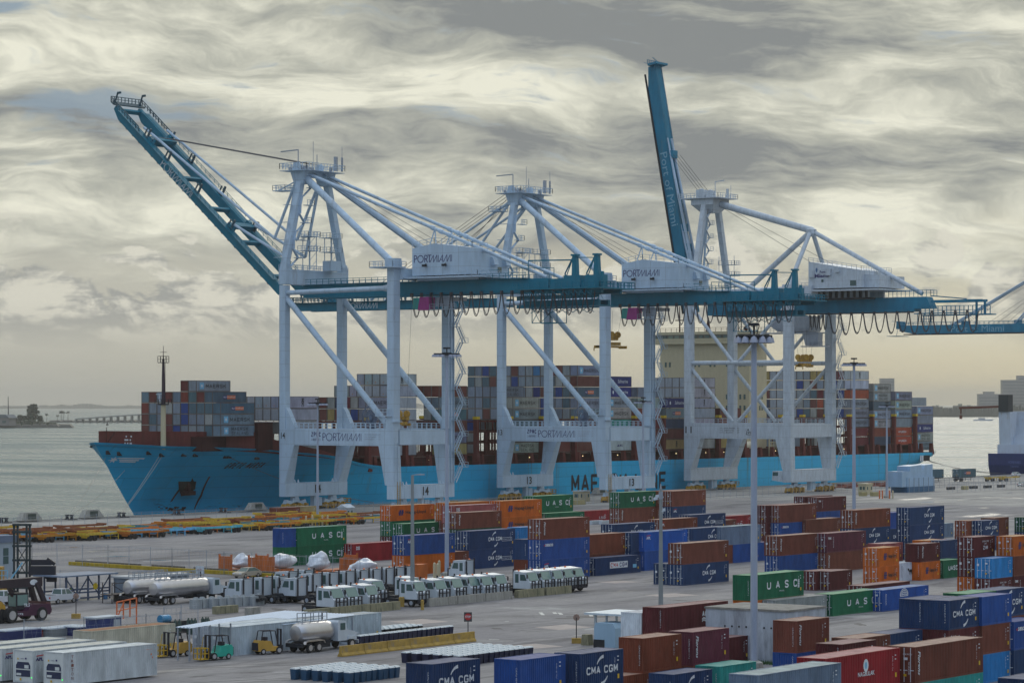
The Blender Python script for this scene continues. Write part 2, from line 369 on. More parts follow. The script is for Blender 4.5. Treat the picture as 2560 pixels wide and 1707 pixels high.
WHITE = mat('crane_white', (.44, .56, .68), .5, var=.18, scale=.35, stain=(.24, .24, .25), sthr=.58, spec=.2, seam=.32)
WHITE2 = mat('white_paint', (.50, .56, .62), .5, var=.2, stain=(.28, .25, .22), sthr=.58, spec=.2, seam=.32)
TEAL = mat('crane_teal', (.003, .165, .25), .5, var=.2, scale=.4, spec=.2)
TEAL2 = mat('crane_teal_faded', (.012, .19, .31), .5, spec=.2, var=.28, scale=.35, stain=(.10, .17, .18), sthr=.58)
DARK = mat('dark_steel', (.022, .025, .032), .6, spec=.2)
BLACK = mat('black_rubber', (.018, .018, .02), .8)
ROPE = mat('wire_rope', (.06, .06, .07), .6)
YEL = mat('machine_yellow', (.50, .28, .03), .5, var=.4, stain=(.09, .06, .03), sthr=.5, scale=2)
GREY = mat('galvanised_steel', (.32, .36, .42), .5, .3)
PGREY = mat('pole_grey', (.33, .38, .48), .5)
CONC = mat('concrete', (.33, .32, .29), .85, var=.35, scale=2.2, bump=.3, stain=(.12, .11, .09), sthr=.55)
GLASS = mat('tinted_glass', (.05, .10, .10), .12, spec=.6, var=.05)
NAVYL = mat('navy_lettering', (.03, .025, .13), .6, var=.05)
BLKL = mat('black_lettering', (.012, .014, .02), .6, var=.05)
WHTL = mat('white_lettering', (.62, .66, .70), .6, var=.1)
REDL = mat('red_lettering', (.45, .03, .03), .6, var=.1)
YELL = mat('yellow_mark', (.65, .42, .02), .6, var=.1)
SKYL = mat('sky_blue_mark', (.16, .42, .62), .6, var=.05)
ORNL = mat('orange_mark', (.62, .15, .05), .6, var=.05)
PAINT = objcol_mat('container_paint', .5, .35)
ROOFP = objcol_mat('container_roof_paint', .65, .15)
SHIPP = objcol_mat('ship_container_paint', .5, .3, .5)
# ------------------------------------------------------------------ ground, quay, water
def ground_mat(name, c1, c2, dark, sc_=.05, seed=0.0):
    m = bpy.data.materials.new(name); m.use_nodes = True; t = m.node_tree; b = t.nodes['Principled BSDF']
    b.inputs['Specular IOR Level'].default_value = .3
    co = t.nodes.new('ShaderNodeTexCoord')
    def nz(scale, stretch, det=8, rough=.6, dist=0.0, rot=0.0):
        mp = t.nodes.new('ShaderNodeMapping'); mp.inputs['Scale'].default_value = stretch; mp.inputs['Location'].default_value = (seed, seed*2, 0); mp.inputs['Rotation'].default_value = (0, 0, rot)
        t.links.new(co.outputs['Object'], mp.inputs[0]); n = t.nodes.new('ShaderNodeTexNoise')
        n.inputs['Scale'].default_value = scale; n.inputs['Detail'].default_value = det; n.inputs['Roughness'].default_value = rough; n.inputs['Distortion'].default_value = dist
        t.links.new(mp.outputs[0], n.inputs[0]); return n.outputs[0]
    def rng(v, a, b_, c=0.0, d=1.0):
        r = t.nodes.new('ShaderNodeMapRange'); t.links.new(v, r.inputs[0])
        for i, x in enumerate((a, b_, c, d)): r.inputs[i+1].default_value = x
        return r.outputs[0]
    def mix(f, a, c, bt='MIX'):
        x = t.nodes.new('ShaderNodeMix'); x.data_type = 'RGBA'; x.blend_type = bt
        for i, v in ((0, f), (6, a), (7, c)):
            if isinstance(v, float): x.inputs[i].default_value = v
            elif isinstance(v, tuple): x.inputs[i].default_value = (*v, 1)
            else: t.links.new(v, x.inputs[i])
        return x.outputs[2]
    o = mix(rng(nz(sc_, (1, 1, 1)), .38, .62), c1, c2)
    o = mix(rng(nz(.12, (1, .25, 1), 7, .65, .8, ALPHA+.9), .50, .66, 0, .95), o, dark)
    o = mix(rng(nz(.6, (1, .05, 1), 5, .7, .6, .15), .62, .68, 0, .7), o, tuple(x*.75 for x in dark))      # tyre and oil streaks
    o = mix(rng(nz(.25, (1, .12, 1), 6, .7, .3, ALPHA-.55), .58, .75, 0, .6), o, tuple(x*1.5 for x in c2))
    o = mix(rng(nz(1.7, (1, 1, 1), 4, .8), .35, .7, .86, 1.08), o, (1., 1., 1.), 'MULTIPLY') if False else o
    x = t.nodes.new('ShaderNodeMix'); x.data_type = 'RGBA'; x.blend_type = 'MULTIPLY'; x.inputs[0].default_value = 1
    t.links.new(o, x.inputs[6]); t.links.new(rng(nz(1.3, (1, .6, 1), 5, .8), .3, .7, .82, 1.12), x.inputs[7])
    # slab joints
    br = t.nodes.new('ShaderNodeTexBrick'); br.inputs['Scale'].default_value = .12; br.inputs['Mortar Size'].default_value = .006; br.inputs['Color1'].default_value = (1, 1, 1, 1); br.inputs['Color2'].default_value = (.93, .93, .93, 1); br.inputs['Mortar'].default_value = (.6, .6, .6, 1); br.inputs['Brick Width'].default_value = .9; br.inputs['Row Height'].default_value = .7
    t.links.new(co.outputs['Object'], br.inputs[0])
    y = t.nodes.new('ShaderNodeMix'); y.data_type = 'RGBA'; y.blend_type = 'MULTIPLY'; y.inputs[0].default_value = .9
    t.links.new(x.outputs[2], y.inputs[6]); t.links.new(br.outputs[0], y.inputs[7])
    t.links.new(y.outputs[2], b.inputs['Base Color'])
    t.links.new(rng(nz(.07, (1, .3, 1), 5, .6, .5, ALPHA+.9), .60, .68, .85, .38), b.inputs['Roughness'])
    return m
YARD = ground_mat('worn_asphalt', (.19, .183, .195), (.26, .25, .25), (.10, .097, .105))
APRON = ground_mat('quay_concrete', (.27, .26, .25), (.38, .365, .34), (.15, .15, .15), .04, 31.0)
QX = -434.7
g = MB().box(QX, 900, -300, 3500, -7, 0).build('yard_ground', [YARD]); tag(g, None, None, kind='structure')
a = MB().quad((QX+.6, -300, .004), (-386, -300, .004), (-386, 2400, .004), (QX+.6, 2400, .004)).build('quay_apron', APRON); tag(a, None, None, kind='structure')
a = MB().quad((-384, 640, .004), (-250, 640, .004), (-250, 2400, .004), (-384, 2400, .004)).build('far_pavement', APRON); tag(a, None, None, kind='structure')
a = MB().box(QX-.35, QX+.55, -300, 2400, -1.2, .25).build('quay_edge', CONC); tag(a, None, None, kind='structure')
for i, xr in enumerate((-430.7, -398.4)):
    a = MB().box(xr-.6, xr-.15, 300, 1500, .008, .012).box(xr-.08, xr+.08, 300, 1500, .008, .06, 0).build('crane_rail', DARK); tag(a, None, None, kind='structure')
# pale repaired patches and standing water
PINK = mat('pale_patch', (.36, .31, .29), .8, var=.25, scale=.6)
PUDD = mat('puddle', (.30, .30, .30), .12, var=.1, spec=.8)
MARK = mat('worn_road_paint', (.55, .55, .52), .7, var=.4, scale=3)
def patch(cx, cy, hw, hh, m, name, z=.008):
    pts = [gp(cx-hw, cy), gp(cx-hw*.15, cy+hh), gp(cx+hw, cy), gp(cx+hw*.1, cy-hh)]
    o = MB().quad(*[(p[0], p[1], z) for p in pts]).build(name, m); tag(o, None, None, kind='structure')
for cx, cy, hw, hh in ((1048, 1553, 76, 7), (1408, 1567, 72, 7), (1330, 1615, 80, 7), (1545, 1454, 55, 3.5), (1680, 1487, 70, 5), (1790, 1520, 40, 4)):
    patch(cx, cy, hw, hh, PINK, 'concrete_patch')
for cx, cy, hw, hh in ((232, 1378, 17, 1.3), (268, 1378, 16, 1.2), (225, 1399, 12, 1.2), (285, 1390, 50, 2.2), (186, 1367, 15, 1), (395, 1400, 30, 1.5), (2460, 1269, 16, 1), (2525, 1231, 10, .8), (2400, 1250, 12, .7), (1345, 1640, 20, 1.5), (2330, 1254, 40, 1), (560, 1384, 22, 1)):
    patch(cx, cy, hw, hh, PUDD, 'puddle', .012)
rp_ = [((1351, 1530), (1358, 1537)), ((1398, 1531), (1404, 1536)), ((1475, 1534), (1479, 1540)), ((1222, 1597.5), (1248, 1598)), ((1262, 1553), (1272, 1553)), ((1385, 1530), (1389, 1534)), ((1522, 1531), (1526, 1533))]
for (p, q) in rp_:
    p = Vector((*gp(*p), .016)); q = Vector((*gp(*q), .016)); d = (q-p).normalized().cross(Vector((0, 0, 1)))*.22
    o = MB().quad(p-d, q-d, q+d, p+d).build('painted_mark', MARK); tag(o, None, None, kind='structure')

OIL = mat('oil_stain', (.075, .073, .08), .75, var=.5, scale=1.2); TRK = mat('tyre_track', (.10, .097, .10), .85, var=.6, scale=.9); LIT = mat('bleached_slab', (.31, .305, .30), .9, var=.4, scale=.5)
rnd = random.Random(51)
def ragged(cx, cy, rx, ry, m, name, z, ang=0.0):
    x0, y0 = gp(cx, cy); n = 18; pts = []
    for k in range(n):
        a = 2*math.pi*k/n; r_ = rnd.uniform(.55, 1.1); u, v = rx*math.cos(a)*r_, ry*math.sin(a)*r_
        pts.append((x0+u*math.cos(ang)-v*math.sin(ang), y0+u*math.sin(ang)+v*math.cos(ang), z))
    tag(MB().quad(*pts).build(name, m), None, None, kind='structure')
for cx, cy, rx, ry in ((1475, 1541, 3.2, 1.4), (1420, 1545, 2, .8), (1040, 1547, 2.2, .6), (700, 1523, 2.5, 1), (250, 1540, 1.6, .7), (1440, 1481, 3, .7), (940, 1650, 1.5, .5), (640, 1680, 2.2, .6), (500, 1690, 1.4, .5), (1240, 1570, 1.6, .6), (1700, 1500, 2.2, .7), (420, 1395, 4, 1.1), (560, 1362, 5, 1.2), (2150, 1560, 2, .7), (2380, 1480, 1.8, .6)):
    ragged(cx, cy, rx, ry, OIL, 'oil_stain', .006, rnd.uniform(0, 3))
for cx, cy, rx, ry in ((1150, 1600, 6, 2.2), (1550, 1570, 6, 2), (800, 1680, 5, 1.6), (2250, 1275, 16, 5), (2440, 1300, 14, 4), (500, 1400, 12, 3), (330, 1450, 7, 2), (1330, 1520, 7, 2), (2120, 1540, 5, 2)):
    ragged(cx, cy, rx, ry, LIT, 'bleached_pavement', .0045, ALPHA+rnd.uniform(-.3, .3))
for k, (px, py, a, l_, cv) in enumerate(((1250, 1560, .9, 34, .012), (1350, 1590, 1.2, 30, -.01), (1120, 1540, 1.0, 40, .006), (1480, 1560, 1.5, 26, .015), (980, 1520+20, 1.3, 30, -.008), (1600, 1530, 1.2, 30, .01), (620, 1660, 1.0, 22, .02), (700, 1690, 1.4, 20, -.02), (420, 1560, .8, 24, .02), (300, 1420, 1.2, 40, .005), (600, 1380, 1.3, 60, .003), (300, 1372, 1.45, 70, .002), (2200, 1290, 1.3, 60, .004), (2400, 1275, 1.1, 70, -.003), (2100, 1262, 1.35, 80, .002), (2330, 1300, 1.5, 50, .006), (2150, 1530, 1.4, 24, .01), (2300, 1450, 1.2, 20, .01), (1780, 1270, 1.3, 60, .003), (820, 1400, 1.2, 40, .006))):
    x0, y0 = gp(px, py)
    for off_ in (-.95, .95):
        mb = MB(); h = a-.2; cx_, cy_ = x0-math.cos(a)*l_/2-math.sin(a)*off_, y0-math.sin(a)*l_/2+math.cos(a)*off_; prev = None
        for j in range(13):
            nx, ny = -math.sin(h)*.14, math.cos(h)*.14; cur = ((cx_+nx, cy_+ny, .0055+.0003*(k % 5)), (cx_-nx, cy_-ny, .0055+.0003*(k % 5)))
            if prev: mb.quad(prev[0], prev[1], cur[1], cur[0])
            prev = cur; cx_ += math.cos(h)*l_/12; cy_ += math.sin(h)*l_/12; h += cv*l_/12
        tag(mb.build('tyre_track', TRK), None, None, kind='structure')
def water_mat():
    m = bpy.data.materials.new('bay_water'); m.use_nodes = True; t = m.node_tree; b = t.nodes['Principled BSDF']
    b.inputs['Base Color'].default_value = (.05, .11, .125, 1); b.inputs['Roughness'].default_value = .3; b.inputs['IOR'].default_value = 1.33
    co = t.nodes.new('ShaderNodeTexCoord')
    def nz(scale, stretch, det, loc=0):
        mp = t.nodes.new('ShaderNodeMapping'); mp.inputs['Scale'].default_value = stretch; mp.inputs['Rotation'].default_value = (0, 0, -ALPHA); mp.inputs['Location'].default_value = (loc, loc, 0)
        t.links.new(co.outputs['Object'], mp.inputs[0]); n = t.nodes.new('ShaderNodeTexNoise'); n.inputs['Scale'].default_value = scale
        n.inputs['Detail'].default_value = det; n.inputs['Roughness'].default_value = .65; t.links.new(mp.outputs[0], n.inputs[0]); return n.outputs[0]
    n1 = nz(.22, (1, 1.6, 1), 8); n2 = nz(.012, (.35, 1.3, 1), 5, 40)
    bp = t.nodes.new('ShaderNodeBump'); bp.inputs['Strength'].default_value = 1.0; bp.inputs['Distance'].default_value = 1.6; t.links.new(n1, bp.inputs['Height']); t.links.new(bp.outputs[0], b.inputs['Normal'])
    r = t.nodes.new('ShaderNodeMapRange'); t.links.new(n2, r.inputs[0]); r.inputs[1].default_value = .4; r.inputs[2].default_value = .6; r.inputs[3].default_value = .16; r.inputs[4].default_value = .42
    t.links.new(r.outputs[0], b.inputs['Roughness'])
    return m
wtr = MB().quad((-40000, -20000, -2.6), (9000, -20000, -2.6), (9000, 45000, -2.6), (-40000, 45000, -2.6)).build('water', water_mat()); tag(wtr, None, None, kind='structure')

# far shores
def vpt(px, D, z): # point at depth D along the view axis
    Xc = (px-1280)/F*D; return Vector((Xc*CA-D*SA, Xc*SA+D*CA, z))
TREE = mat('foliage', (.045, .065, .04), .9, var=.45, scale=.15)
TREE2 = mat('far_foliage', (.05, .065, .055), .9, var=.3, scale=.02)
SAND = mat('shore_rock', (.16, .15, .13), .9)
random.seed(3)
def shore(name, px0, px1, D, depth, hmin, hmax, step=6, seed=1, m=TREE2):
    rnd = random.Random(seed); mb = MB(); px = px0; h = (hmin+hmax)/2
    while px < px1:
        wpx = step*rnd.uniform(.6, 1.5); h = max(hmin, min(hmax, h+rnd.uniform(-1, 1)*(hmax-hmin)*.35))
        a = vpt(px, D, -2.6); b_ = vpt(px+wpx*1.2, D, -2.6); c = vpt(px+wpx*1.3, D+depth, -2.6); d = vpt(px-wpx*.1, D+depth, -2.6)
        e = (b_-a)*.22; top = Vector((0, 0, h+2.6))
        mb.hexa([a, b_, c, d], [a+e+top*.9, b_-e+top*rnd.uniform(.85, 1), c-e+top, d+e+top]); px += wpx
    return tag(mb.build(name, m), None, None, kind='structure')
shore('far_shore', -60, 2200, 17600, 900, 14, 30, 9, 4)
shore('right_shore', 2150, 2620, 6100, 400, 18, 30, 9, 9)
shore('causeway_embankment', 120, 560, 4250, 60, .2, 1.6, 30, 11, SAND)
shore('low_island', -80, 172, 3300, 120, 0.5, 2.5, 24, 5, SAND)
shore('island_scrub', -80, 140, 3330, 60, 4, 8, 9, 6, TREE)
mb = MB(); mb2 = MB()
for k in range(24):       # the road bridge rising from the island side
    u0, u1 = k/24, (k+1)/24
    p0 = vpt(190+u0*420, 4180, 3+11*math.sin(u0*1.7)); p1 = vpt(190+u1*420, 4180, 3+11*math.sin(u1*1.7)); mb.bar(p0, p1, 14, 2.0)
    mb2.box(p0.x-1.5, p0.x+1.5, p0.y-1.5, p0.y+1.5, -2.6, p0.z-1)
br = thing('road_bridge', 'long low grey road bridge crossing the bay behind the ship bow', 'bridge')
mb.build('bridge_deck', CONC, br); mb2.build('piers', CONC, br)
def far_tree(px, D, z0, h, wd, label, kind='round', seed=0):
    rnd = random.Random(seed); b = vpt(px, D, z0); t = thing('shore_tree', label, 'tree', b, 0, 'trees on the bay island')
    MB().tube((0, 0, 0), (0, 0, h*.75), h*.035, h*.02, 6).build('trunk', mat('tree_trunk', (.09, .07, .05), .9), t)
    mb = MB()
    if kind == 'palm':
        for k in range(40):
            a = rnd.uniform(0, 6.28); el_ = rnd.uniform(-.5, .8); l = wd*.55*rnd.uniform(.7, 1); p = Vector((0, 0, h*.85)); q = p+Vector((math.cos(a)*l, math.sin(a)*l, math.sin(el_)*l)); s_ = Vector((-math.sin(a), math.cos(a), .3))*l*.22
            mb.quad(p, (p+q)/2+s_, q, (p+q)/2-s_)
    else:
        for k in range(420):
            a = rnd.uniform(0, 6.28); r_ = wd*.5*math.sqrt(rnd.random()); zz = h*(.28+.72*rnd.random()); r_ *= math.sin(min(1, max(.15, 1.15-(zz/h-.28)))*1.57)*rnd.uniform(.6, 1.05)
            c = Vector((math.cos(a)*r_, math.sin(a)*r_, zz)); s_ = h*.06*rnd.uniform(.5, 1.2); n = Vector((rnd.uniform(-1, 1), rnd.uniform(-1, 1), rnd.uniform(-1, 1))).normalized(); u = n.orthogonal().normalized()*s_; v_ = n.cross(u)
            mb.quad(c-u-v_, c+u-v_, c+u*.8+v_, c-u+v_*.9)
    mb.build('crown', TREE, t); return t
for i, (px, h, wd, kd, lb) in enumerate(((82, 24, 17, 'round', 'largest dark rounded tree on the low island at the left edge'), (50, 12, 9, 'round', 'small tree just left of the largest island tree'), (101, 11, 8, 'round', 'small tree just right of the largest island tree'), (38, 9, 8, 'round', 'low bushy tree left of the small island tree'), (117, 11, 6, 'palm', 'lone low palm right of the island trees'), (144, 9, 6, 'palm', 'small palm left of the pair of island palms'), (153, 15, 8, 'palm', 'left palm of the close pair on the island'), (158, 15, 8, 'palm', 'middle palm of the island palm group'), (170, 15, 7, 'palm', 'rightmost palm on the low island'), (14, 12, 10, 'round', 'tree behind the low island house'), (64, 11, 10, 'round', 'tree touching the left side of the largest island tree'))):
    far_tree(px, 3370 if px < 110 else 4150, 0 if px < 110 else 0, h, wd, lb, kd, i)
hs = thing('island_house', 'low house with a pale roof on the small island at the far left', 'building', vpt(12, 3300, 0))
MB().box(-14, 12, -6, 6, 0, 9).build('wall', mat('dull_wall', (.22, .2, .19), .8), hs)
MB().prism([(-16, 9), (14, 9), (8, 13), (-8, 13)], 'y', -7, 7).build('roof', mat('house_roof', (.10, .12, .14), .7), hs)
MB().box(-10, -4, -6.2, -6.01, 3, 6).box(2, 8, -6.2, -6.01, 3, 6).build('window', GLASS, hs)
tag(MB().tube(vpt(21, 3310, 0), vpt(20.5, 3310, 34), .8, .35, 6).build('island_mast', DARK), 'thin tall dark mast standing on the island at the far left', 'mast')
# distant blocks on the right shore
BLDG = mat('far_building', (.30, .29, .28), .8, var=.15, scale=.05)
for i, (px0, px1, ytop, D, lb) in enumerate(((2202, 2236, 947, 6300, 'single pale tower block showing above the stern containers'), (2447, 2505, 986, 6300, 'low pale block left of the broad tower at the far right'), (2506, 2590, 951, 6350, 'broad pale tower block behind the white ship at the right edge'), (2545, 2570, 940, 6360, 'narrow rooftop block rising above the broad tower'), (2462, 2486, 980, 6320, 'small raised block on the low shore buildings'))):
    z = 25-(ytop-HZ)*D/F; Wd = (px1-px0)/F*D; b = vpt((px0+px1)/2, D, 0); bt = thing('tower_block', lb, 'building', b, ALPHA)
    MB().box(-Wd/2, Wd/2, 0, 25, -2, z).build('wall', BLDG, bt)
    wm = MB()
    nfl = int(z/7)
    for fl in range(nfl):
        wm.box(-Wd/2+1, Wd/2-1, -.35, -.05, 3+fl*7, 5.2+fl*7)
    wm.build('window', mat('far_glass', (.16, .17, .18), .4), bt); MB().box(-Wd/2-.4, Wd/2+.4, -.4, 25.4, z+.01, z+1.2).build('roof', BLDG, bt)

# ------------------------------------------------------------------ the container ship
SX = -457.4; HB = 21.4
SIDE = SX+HB
HULLM = bpy.data.materials.new('hull_blue_paint'); HULLM.use_nodes = True
def hull_material(m):
    t = m.node_tree; b = t.nodes['Principled BSDF']; b.inputs['Roughness'].default_value = .42; b.inputs['Specular IOR Level'].default_value = .2
    co = t.nodes.new('ShaderNodeTexCoord')
    def nz(sc_, st, d=7, loc=0):
        mp = t.nodes.new('ShaderNodeMapping'); mp.inputs['Scale'].default_value = st; mp.inputs['Location'].default_value = (loc, loc, loc); t.links.new(co.outputs['Object'], mp.inputs[0])
        n = t.nodes.new('ShaderNodeTexNoise'); n.inputs['Scale'].default_value = sc_; n.inputs['Detail'].default_value = d; n.inputs['Roughness'].default_value = .7; t.links.new(mp.outputs[0], n.inputs[0]); return n.outputs[0]
    def rg(v, a, b_, c=0, d=1):
        r = t.nodes.new('ShaderNodeMapRange'); t.links.new(v, r.inputs[0])
        for i, x in enumerate((a, b_, c, d)): r.inputs[i+1].default_value = x
        return r.outputs[0]
    def mx(f, a, c):
        x = t.nodes.new('ShaderNodeMix'); x.data_type = 'RGBA'
        for i, v in ((0, f), (6, a), (7, c)):
            if isinstance(v, tuple): x.inputs[i].default_value = (*v, 1)
            else: t.links.new(v, x.inputs[i])
        return x.outputs[2]
    sp = t.nodes.new('ShaderNodeSeparateXYZ'); t.links.new(co.outputs['Object'], sp.inputs[0])
    o = mx(rg(nz(.08, (1, .5, 1)), .35, .65), (.008, .34, .60), (.012, .42, .70))
    # faded aft paint, rust runs below the deck edge, dark scuffs low down, red boot top
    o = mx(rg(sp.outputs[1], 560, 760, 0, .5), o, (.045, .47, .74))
    runs = t.nodes.new('ShaderNodeMath'); runs.operation = 'MULTIPLY'; t.links.new(rg(nz(.5, (1, 1, .03), 5, 3), .57, .70), runs.inputs[0]); t.links.new(rg(sp.outputs[2], -1, 8.5, .25, 1), runs.inputs[1])
    rr = t.nodes.new('ShaderNodeMath'); rr.operation = 'MULTIPLY'; t.links.new(runs.outputs[0], rr.inputs[0]); t.links.new(rg(sp.outputs[1], 520, 640, .15, .95), rr.inputs[1])
    o = mx(rr.outputs[0], o, (.10, .13, .07))
    sc2 = t.nodes.new('ShaderNodeMath'); sc2.operation = 'MULTIPLY'; t.links.new(rg(nz(.35, (1, .35, 1.5), 6, 9), .60, .68), sc2.inputs[0]); t.links.new(rg(sp.outputs[2], 3.6, .5, 0, .8), sc2.inputs[1])
    o = mx(sc2.outputs[0], o, (.02, .05, .05))
    brk = t.nodes.new('ShaderNodeTexBrick'); mpb = t.nodes.new('ShaderNodeMapping'); mpb.inputs['Rotation'].default_value = (math.pi/2, 0, math.pi/2); cmb = t.nodes.new('ShaderNodeCombineXYZ'); t.links.new(sp.outputs[1], cmb.inputs[0]); t.links.new(sp.outputs[2], cmb.inputs[1]); t.links.new(cmb.outputs[0], brk.inputs[0])
    brk.inputs['Scale'].default_value = .1; brk.inputs['Brick Width'].default_value = 1.1; brk.inputs['Row Height'].default_value = .26; brk.inputs['Mortar Size'].default_value = .008
    brk.inputs['Color1'].default_value = (1, 1, 1, 1); brk.inputs['Color2'].default_value = (.86, .88, .9, 1); brk.inputs['Mortar'].default_value = (.62, .66, .68, 1)
    xm = t.nodes.new('ShaderNodeMix'); xm.data_type = 'RGBA'; xm.blend_type = 'MULTIPLY'; xm.inputs[0].default_value = .8; t.links.new(o, xm.inputs[6]); t.links.new(brk.outputs[0], xm.inputs[7]); o = xm.outputs[2]
    o = mx(rg(sp.outputs[2], -1.15, -1.2), o, (.16, .02, .02))
    t.links.new(o, b.inputs['Base Color'])
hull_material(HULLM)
MAROON = mat('maroon_steel', (.13, .03, .026), .6, spec=.15, var=.3, stain=(.07, .03, .02))
MAROON2 = mat('dark_maroon_steel', (.05, .014, .014), .65, spec=.15, var=.35)
CREAM = mat('cream_paint', (.50, .44, .29), .5, var=.08, stain=(.35, .26, .14), sthr=.68)
def lerp_tab(tab, y):
    if y <= tab[0][0]: return tab[0][1]
    for (a, va), (b_, vb) in zip(tab, tab[1:]):
        if y <= b_: return va+(vb-va)*(y-a)/(b_-a)
    return tab[-1][1]
DECKZ = [(481, 16.2), (492, 15.3), (510, 14.7), (521, 14.0), (528, 13.4), (535, 13.1), (543, 12.3), (552, 10.6), (560, 9.6), (566, 9.3), (700, 9.0), (869, 8.8)]
BD = [(481, 0.0), (482.5, 2.6), (485, 5.6), (489, 9.3), (494, 12.8), (500, 15.9), (507, 18.4), (515, 20.2), (524, 21.1), (535, 21.4), (860, 21.4), (866, 20.6), (869, 19.4)]
BW = [(495.6, 0.0), (498, .5), (502, 1.5), (507, 3.0), (513, 5.1), (520, 7.8), (528, 10.8), (536, 13.5), (544, 15.9), (552, 17.9), (560, 19.4), (570, 20.6), (580, 21.2), (600, 21.4), (800, 21.4), (830, 20.5), (850, 18), (869, 15)]
ZB = [(481, 16.0), (484, 12.2), (488, 6.8), (492, 1.8), (494.5, -1.2), (496, -3.5), (600, -5), (826, -5), (838, -2.2), (850, .6), (860, 3.2), (866, 5.6), (869, 7.6)]
ys = [481, 481.6, 482.5, 484, 486, 488, 490, 492, 494, 496, 499, 503, 508, 514, 520, 526, 532, 538, 543, 548, 553, 558, 562, 566, 575, 590, 610, 640, 680, 720, 760, 800, 826, 832, 838, 844, 850, 856, 860, 863, 866, 868, 869]
def bow_hb(y, z):
    zd = lerp_tab(DECKZ, y); zb = lerp_tab(ZB, y); bd = lerp_tab(BD, y); s_ = max(0, min(1, (z-zb)/(zd-zb)))
    return bd*s_**(1.0+.7*max(0, min(1, (y-481)/15)))
mb = MB(); NT = 12; rows = []
for y in ys:
    zd = lerp_tab(DECKZ, y); zb = lerp_tab(ZB, y); bd = lerp_tab(BD, y); bw = min(bd, lerp_tab(BW, y) if y > 495.6 else 0.0)
    ring = []
    for k in range(NT+1):
        z = zb+(zd-zb)*k/NT
        if y < 826: s_ = max(0, min(1, (z+1.2)/(zd+1.2))) if zd > -1 else 1; hb = bw+(bd-bw)*s_**(1.7 if y > 496 else 1.0)
        else: s_ = k/NT; q = (1-(1-s_)**2.4)**.5; hb = bw*.35+(bd-bw*.35)*q if y > 838 else bd*(.55+.45*q**.5)
        if y >= 826 and y <= 838: hb = bd*((1-(838-y)/12)*(.55+.45*q**.5)+(838-y)/12)
        if y <= 496.5: hb = bow_hb(y, z)
        ring.append((hb, z))
    rows.append((y, ring))
for sgn in (1, -1):
    base = len(mb.v)
    for y, ring in rows: mb.v += [(SX+sgn*h, y, z) for h, z in ring]
    for j in range(len(rows)-1):
        for k in range(NT):
            a_ = base+j*(NT+1)+k; mb.f.append((a_, a_+NT+1, a_+NT+2, a_+1)); mb.m.append(0)
n_ = len(rows); off = (NT+1)*n_
mb.f.append(tuple((n_-1)*(NT+1)+k for k in range(NT+1))+tuple(off+(n_-1)*(NT+1)+k for k in range(NT, -1, -1))); mb.m.append(0)
SHIP = thing('container_ship', 'long blue container ship moored along the quay behind the cranes', 'ship')
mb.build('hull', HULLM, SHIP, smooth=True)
dk = MB()
for y0, y1 in zip(ys, ys[1:]):
    a0, a1 = lerp_tab(BD, y0)-.15, lerp_tab(BD, y1)-.15; z0, z1 = lerp_tab(DECKZ, y0)-.7, lerp_tab(DECKZ, y1)-.7
    a0, a1 = max(a0, .01), max(a1, .01)
    dk.quad((SX-a0, y0, z0), (SX+a0, y0, z0), (SX+a1, y1, z1), (SX-a1, y1, z1))
dk.build('deck', MAROON, SHIP)
# forecastle bulwark: maroon wall standing on the deck edge
fb = MB(); pts = []
for y, top in ((488.3, 18.7), (492, 18.7), (500, 18.6), (507, 18.5), (514.5, 18.4), (517.5, 17.6), (521, 16.6), (526, 15.7), (532, 14.8), (538, 13.9), (543, 12.8)):
    pts.append((y, lerp_tab(BD, y)-(3.2 if y < 500 else 1.6 if y < 508 else .5), lerp_tab(DECKZ, y)-.75, top))
for (y0, h0, b0, t0), (y1, h1, b1, t1) in zip(pts, pts[1:]):
    for s_ in (1, -1):
        fb.hexa([(SX+s_*h0, y0, b0), (SX+s_*(h0-.4), y0, b0), (SX+s_*(h1-.4), y1, b1), (SX+s_*h1, y1, b1)], [(SX+s_*h0, y0, t0), (SX+s_*(h0-.4), y0, t0), (SX+s_*(h1-.4), y1, t1), (SX+s_*h1, y1, t1)])
h0 = lerp_tab(BD, 488.3)-3.2
fb.box(SX-h0, SX+h0, 488.1, 488.5, 14.8, 18.7)
fb.build('forecastle_bulwark', MAROON, SHIP)
ft = MB()
for u in (.55, .62, .7, .85, .9):
    for dz in (0, .8, 1.6):
        if (u*100+dz*10) % 3 < 2: ft.lathe([(.22, 0), (.22, .05)], (SX+h0*u, 488.02, 15.9+dz), 8, 'y')
ft.build('bulwark_openings', WHTL, SHIP)
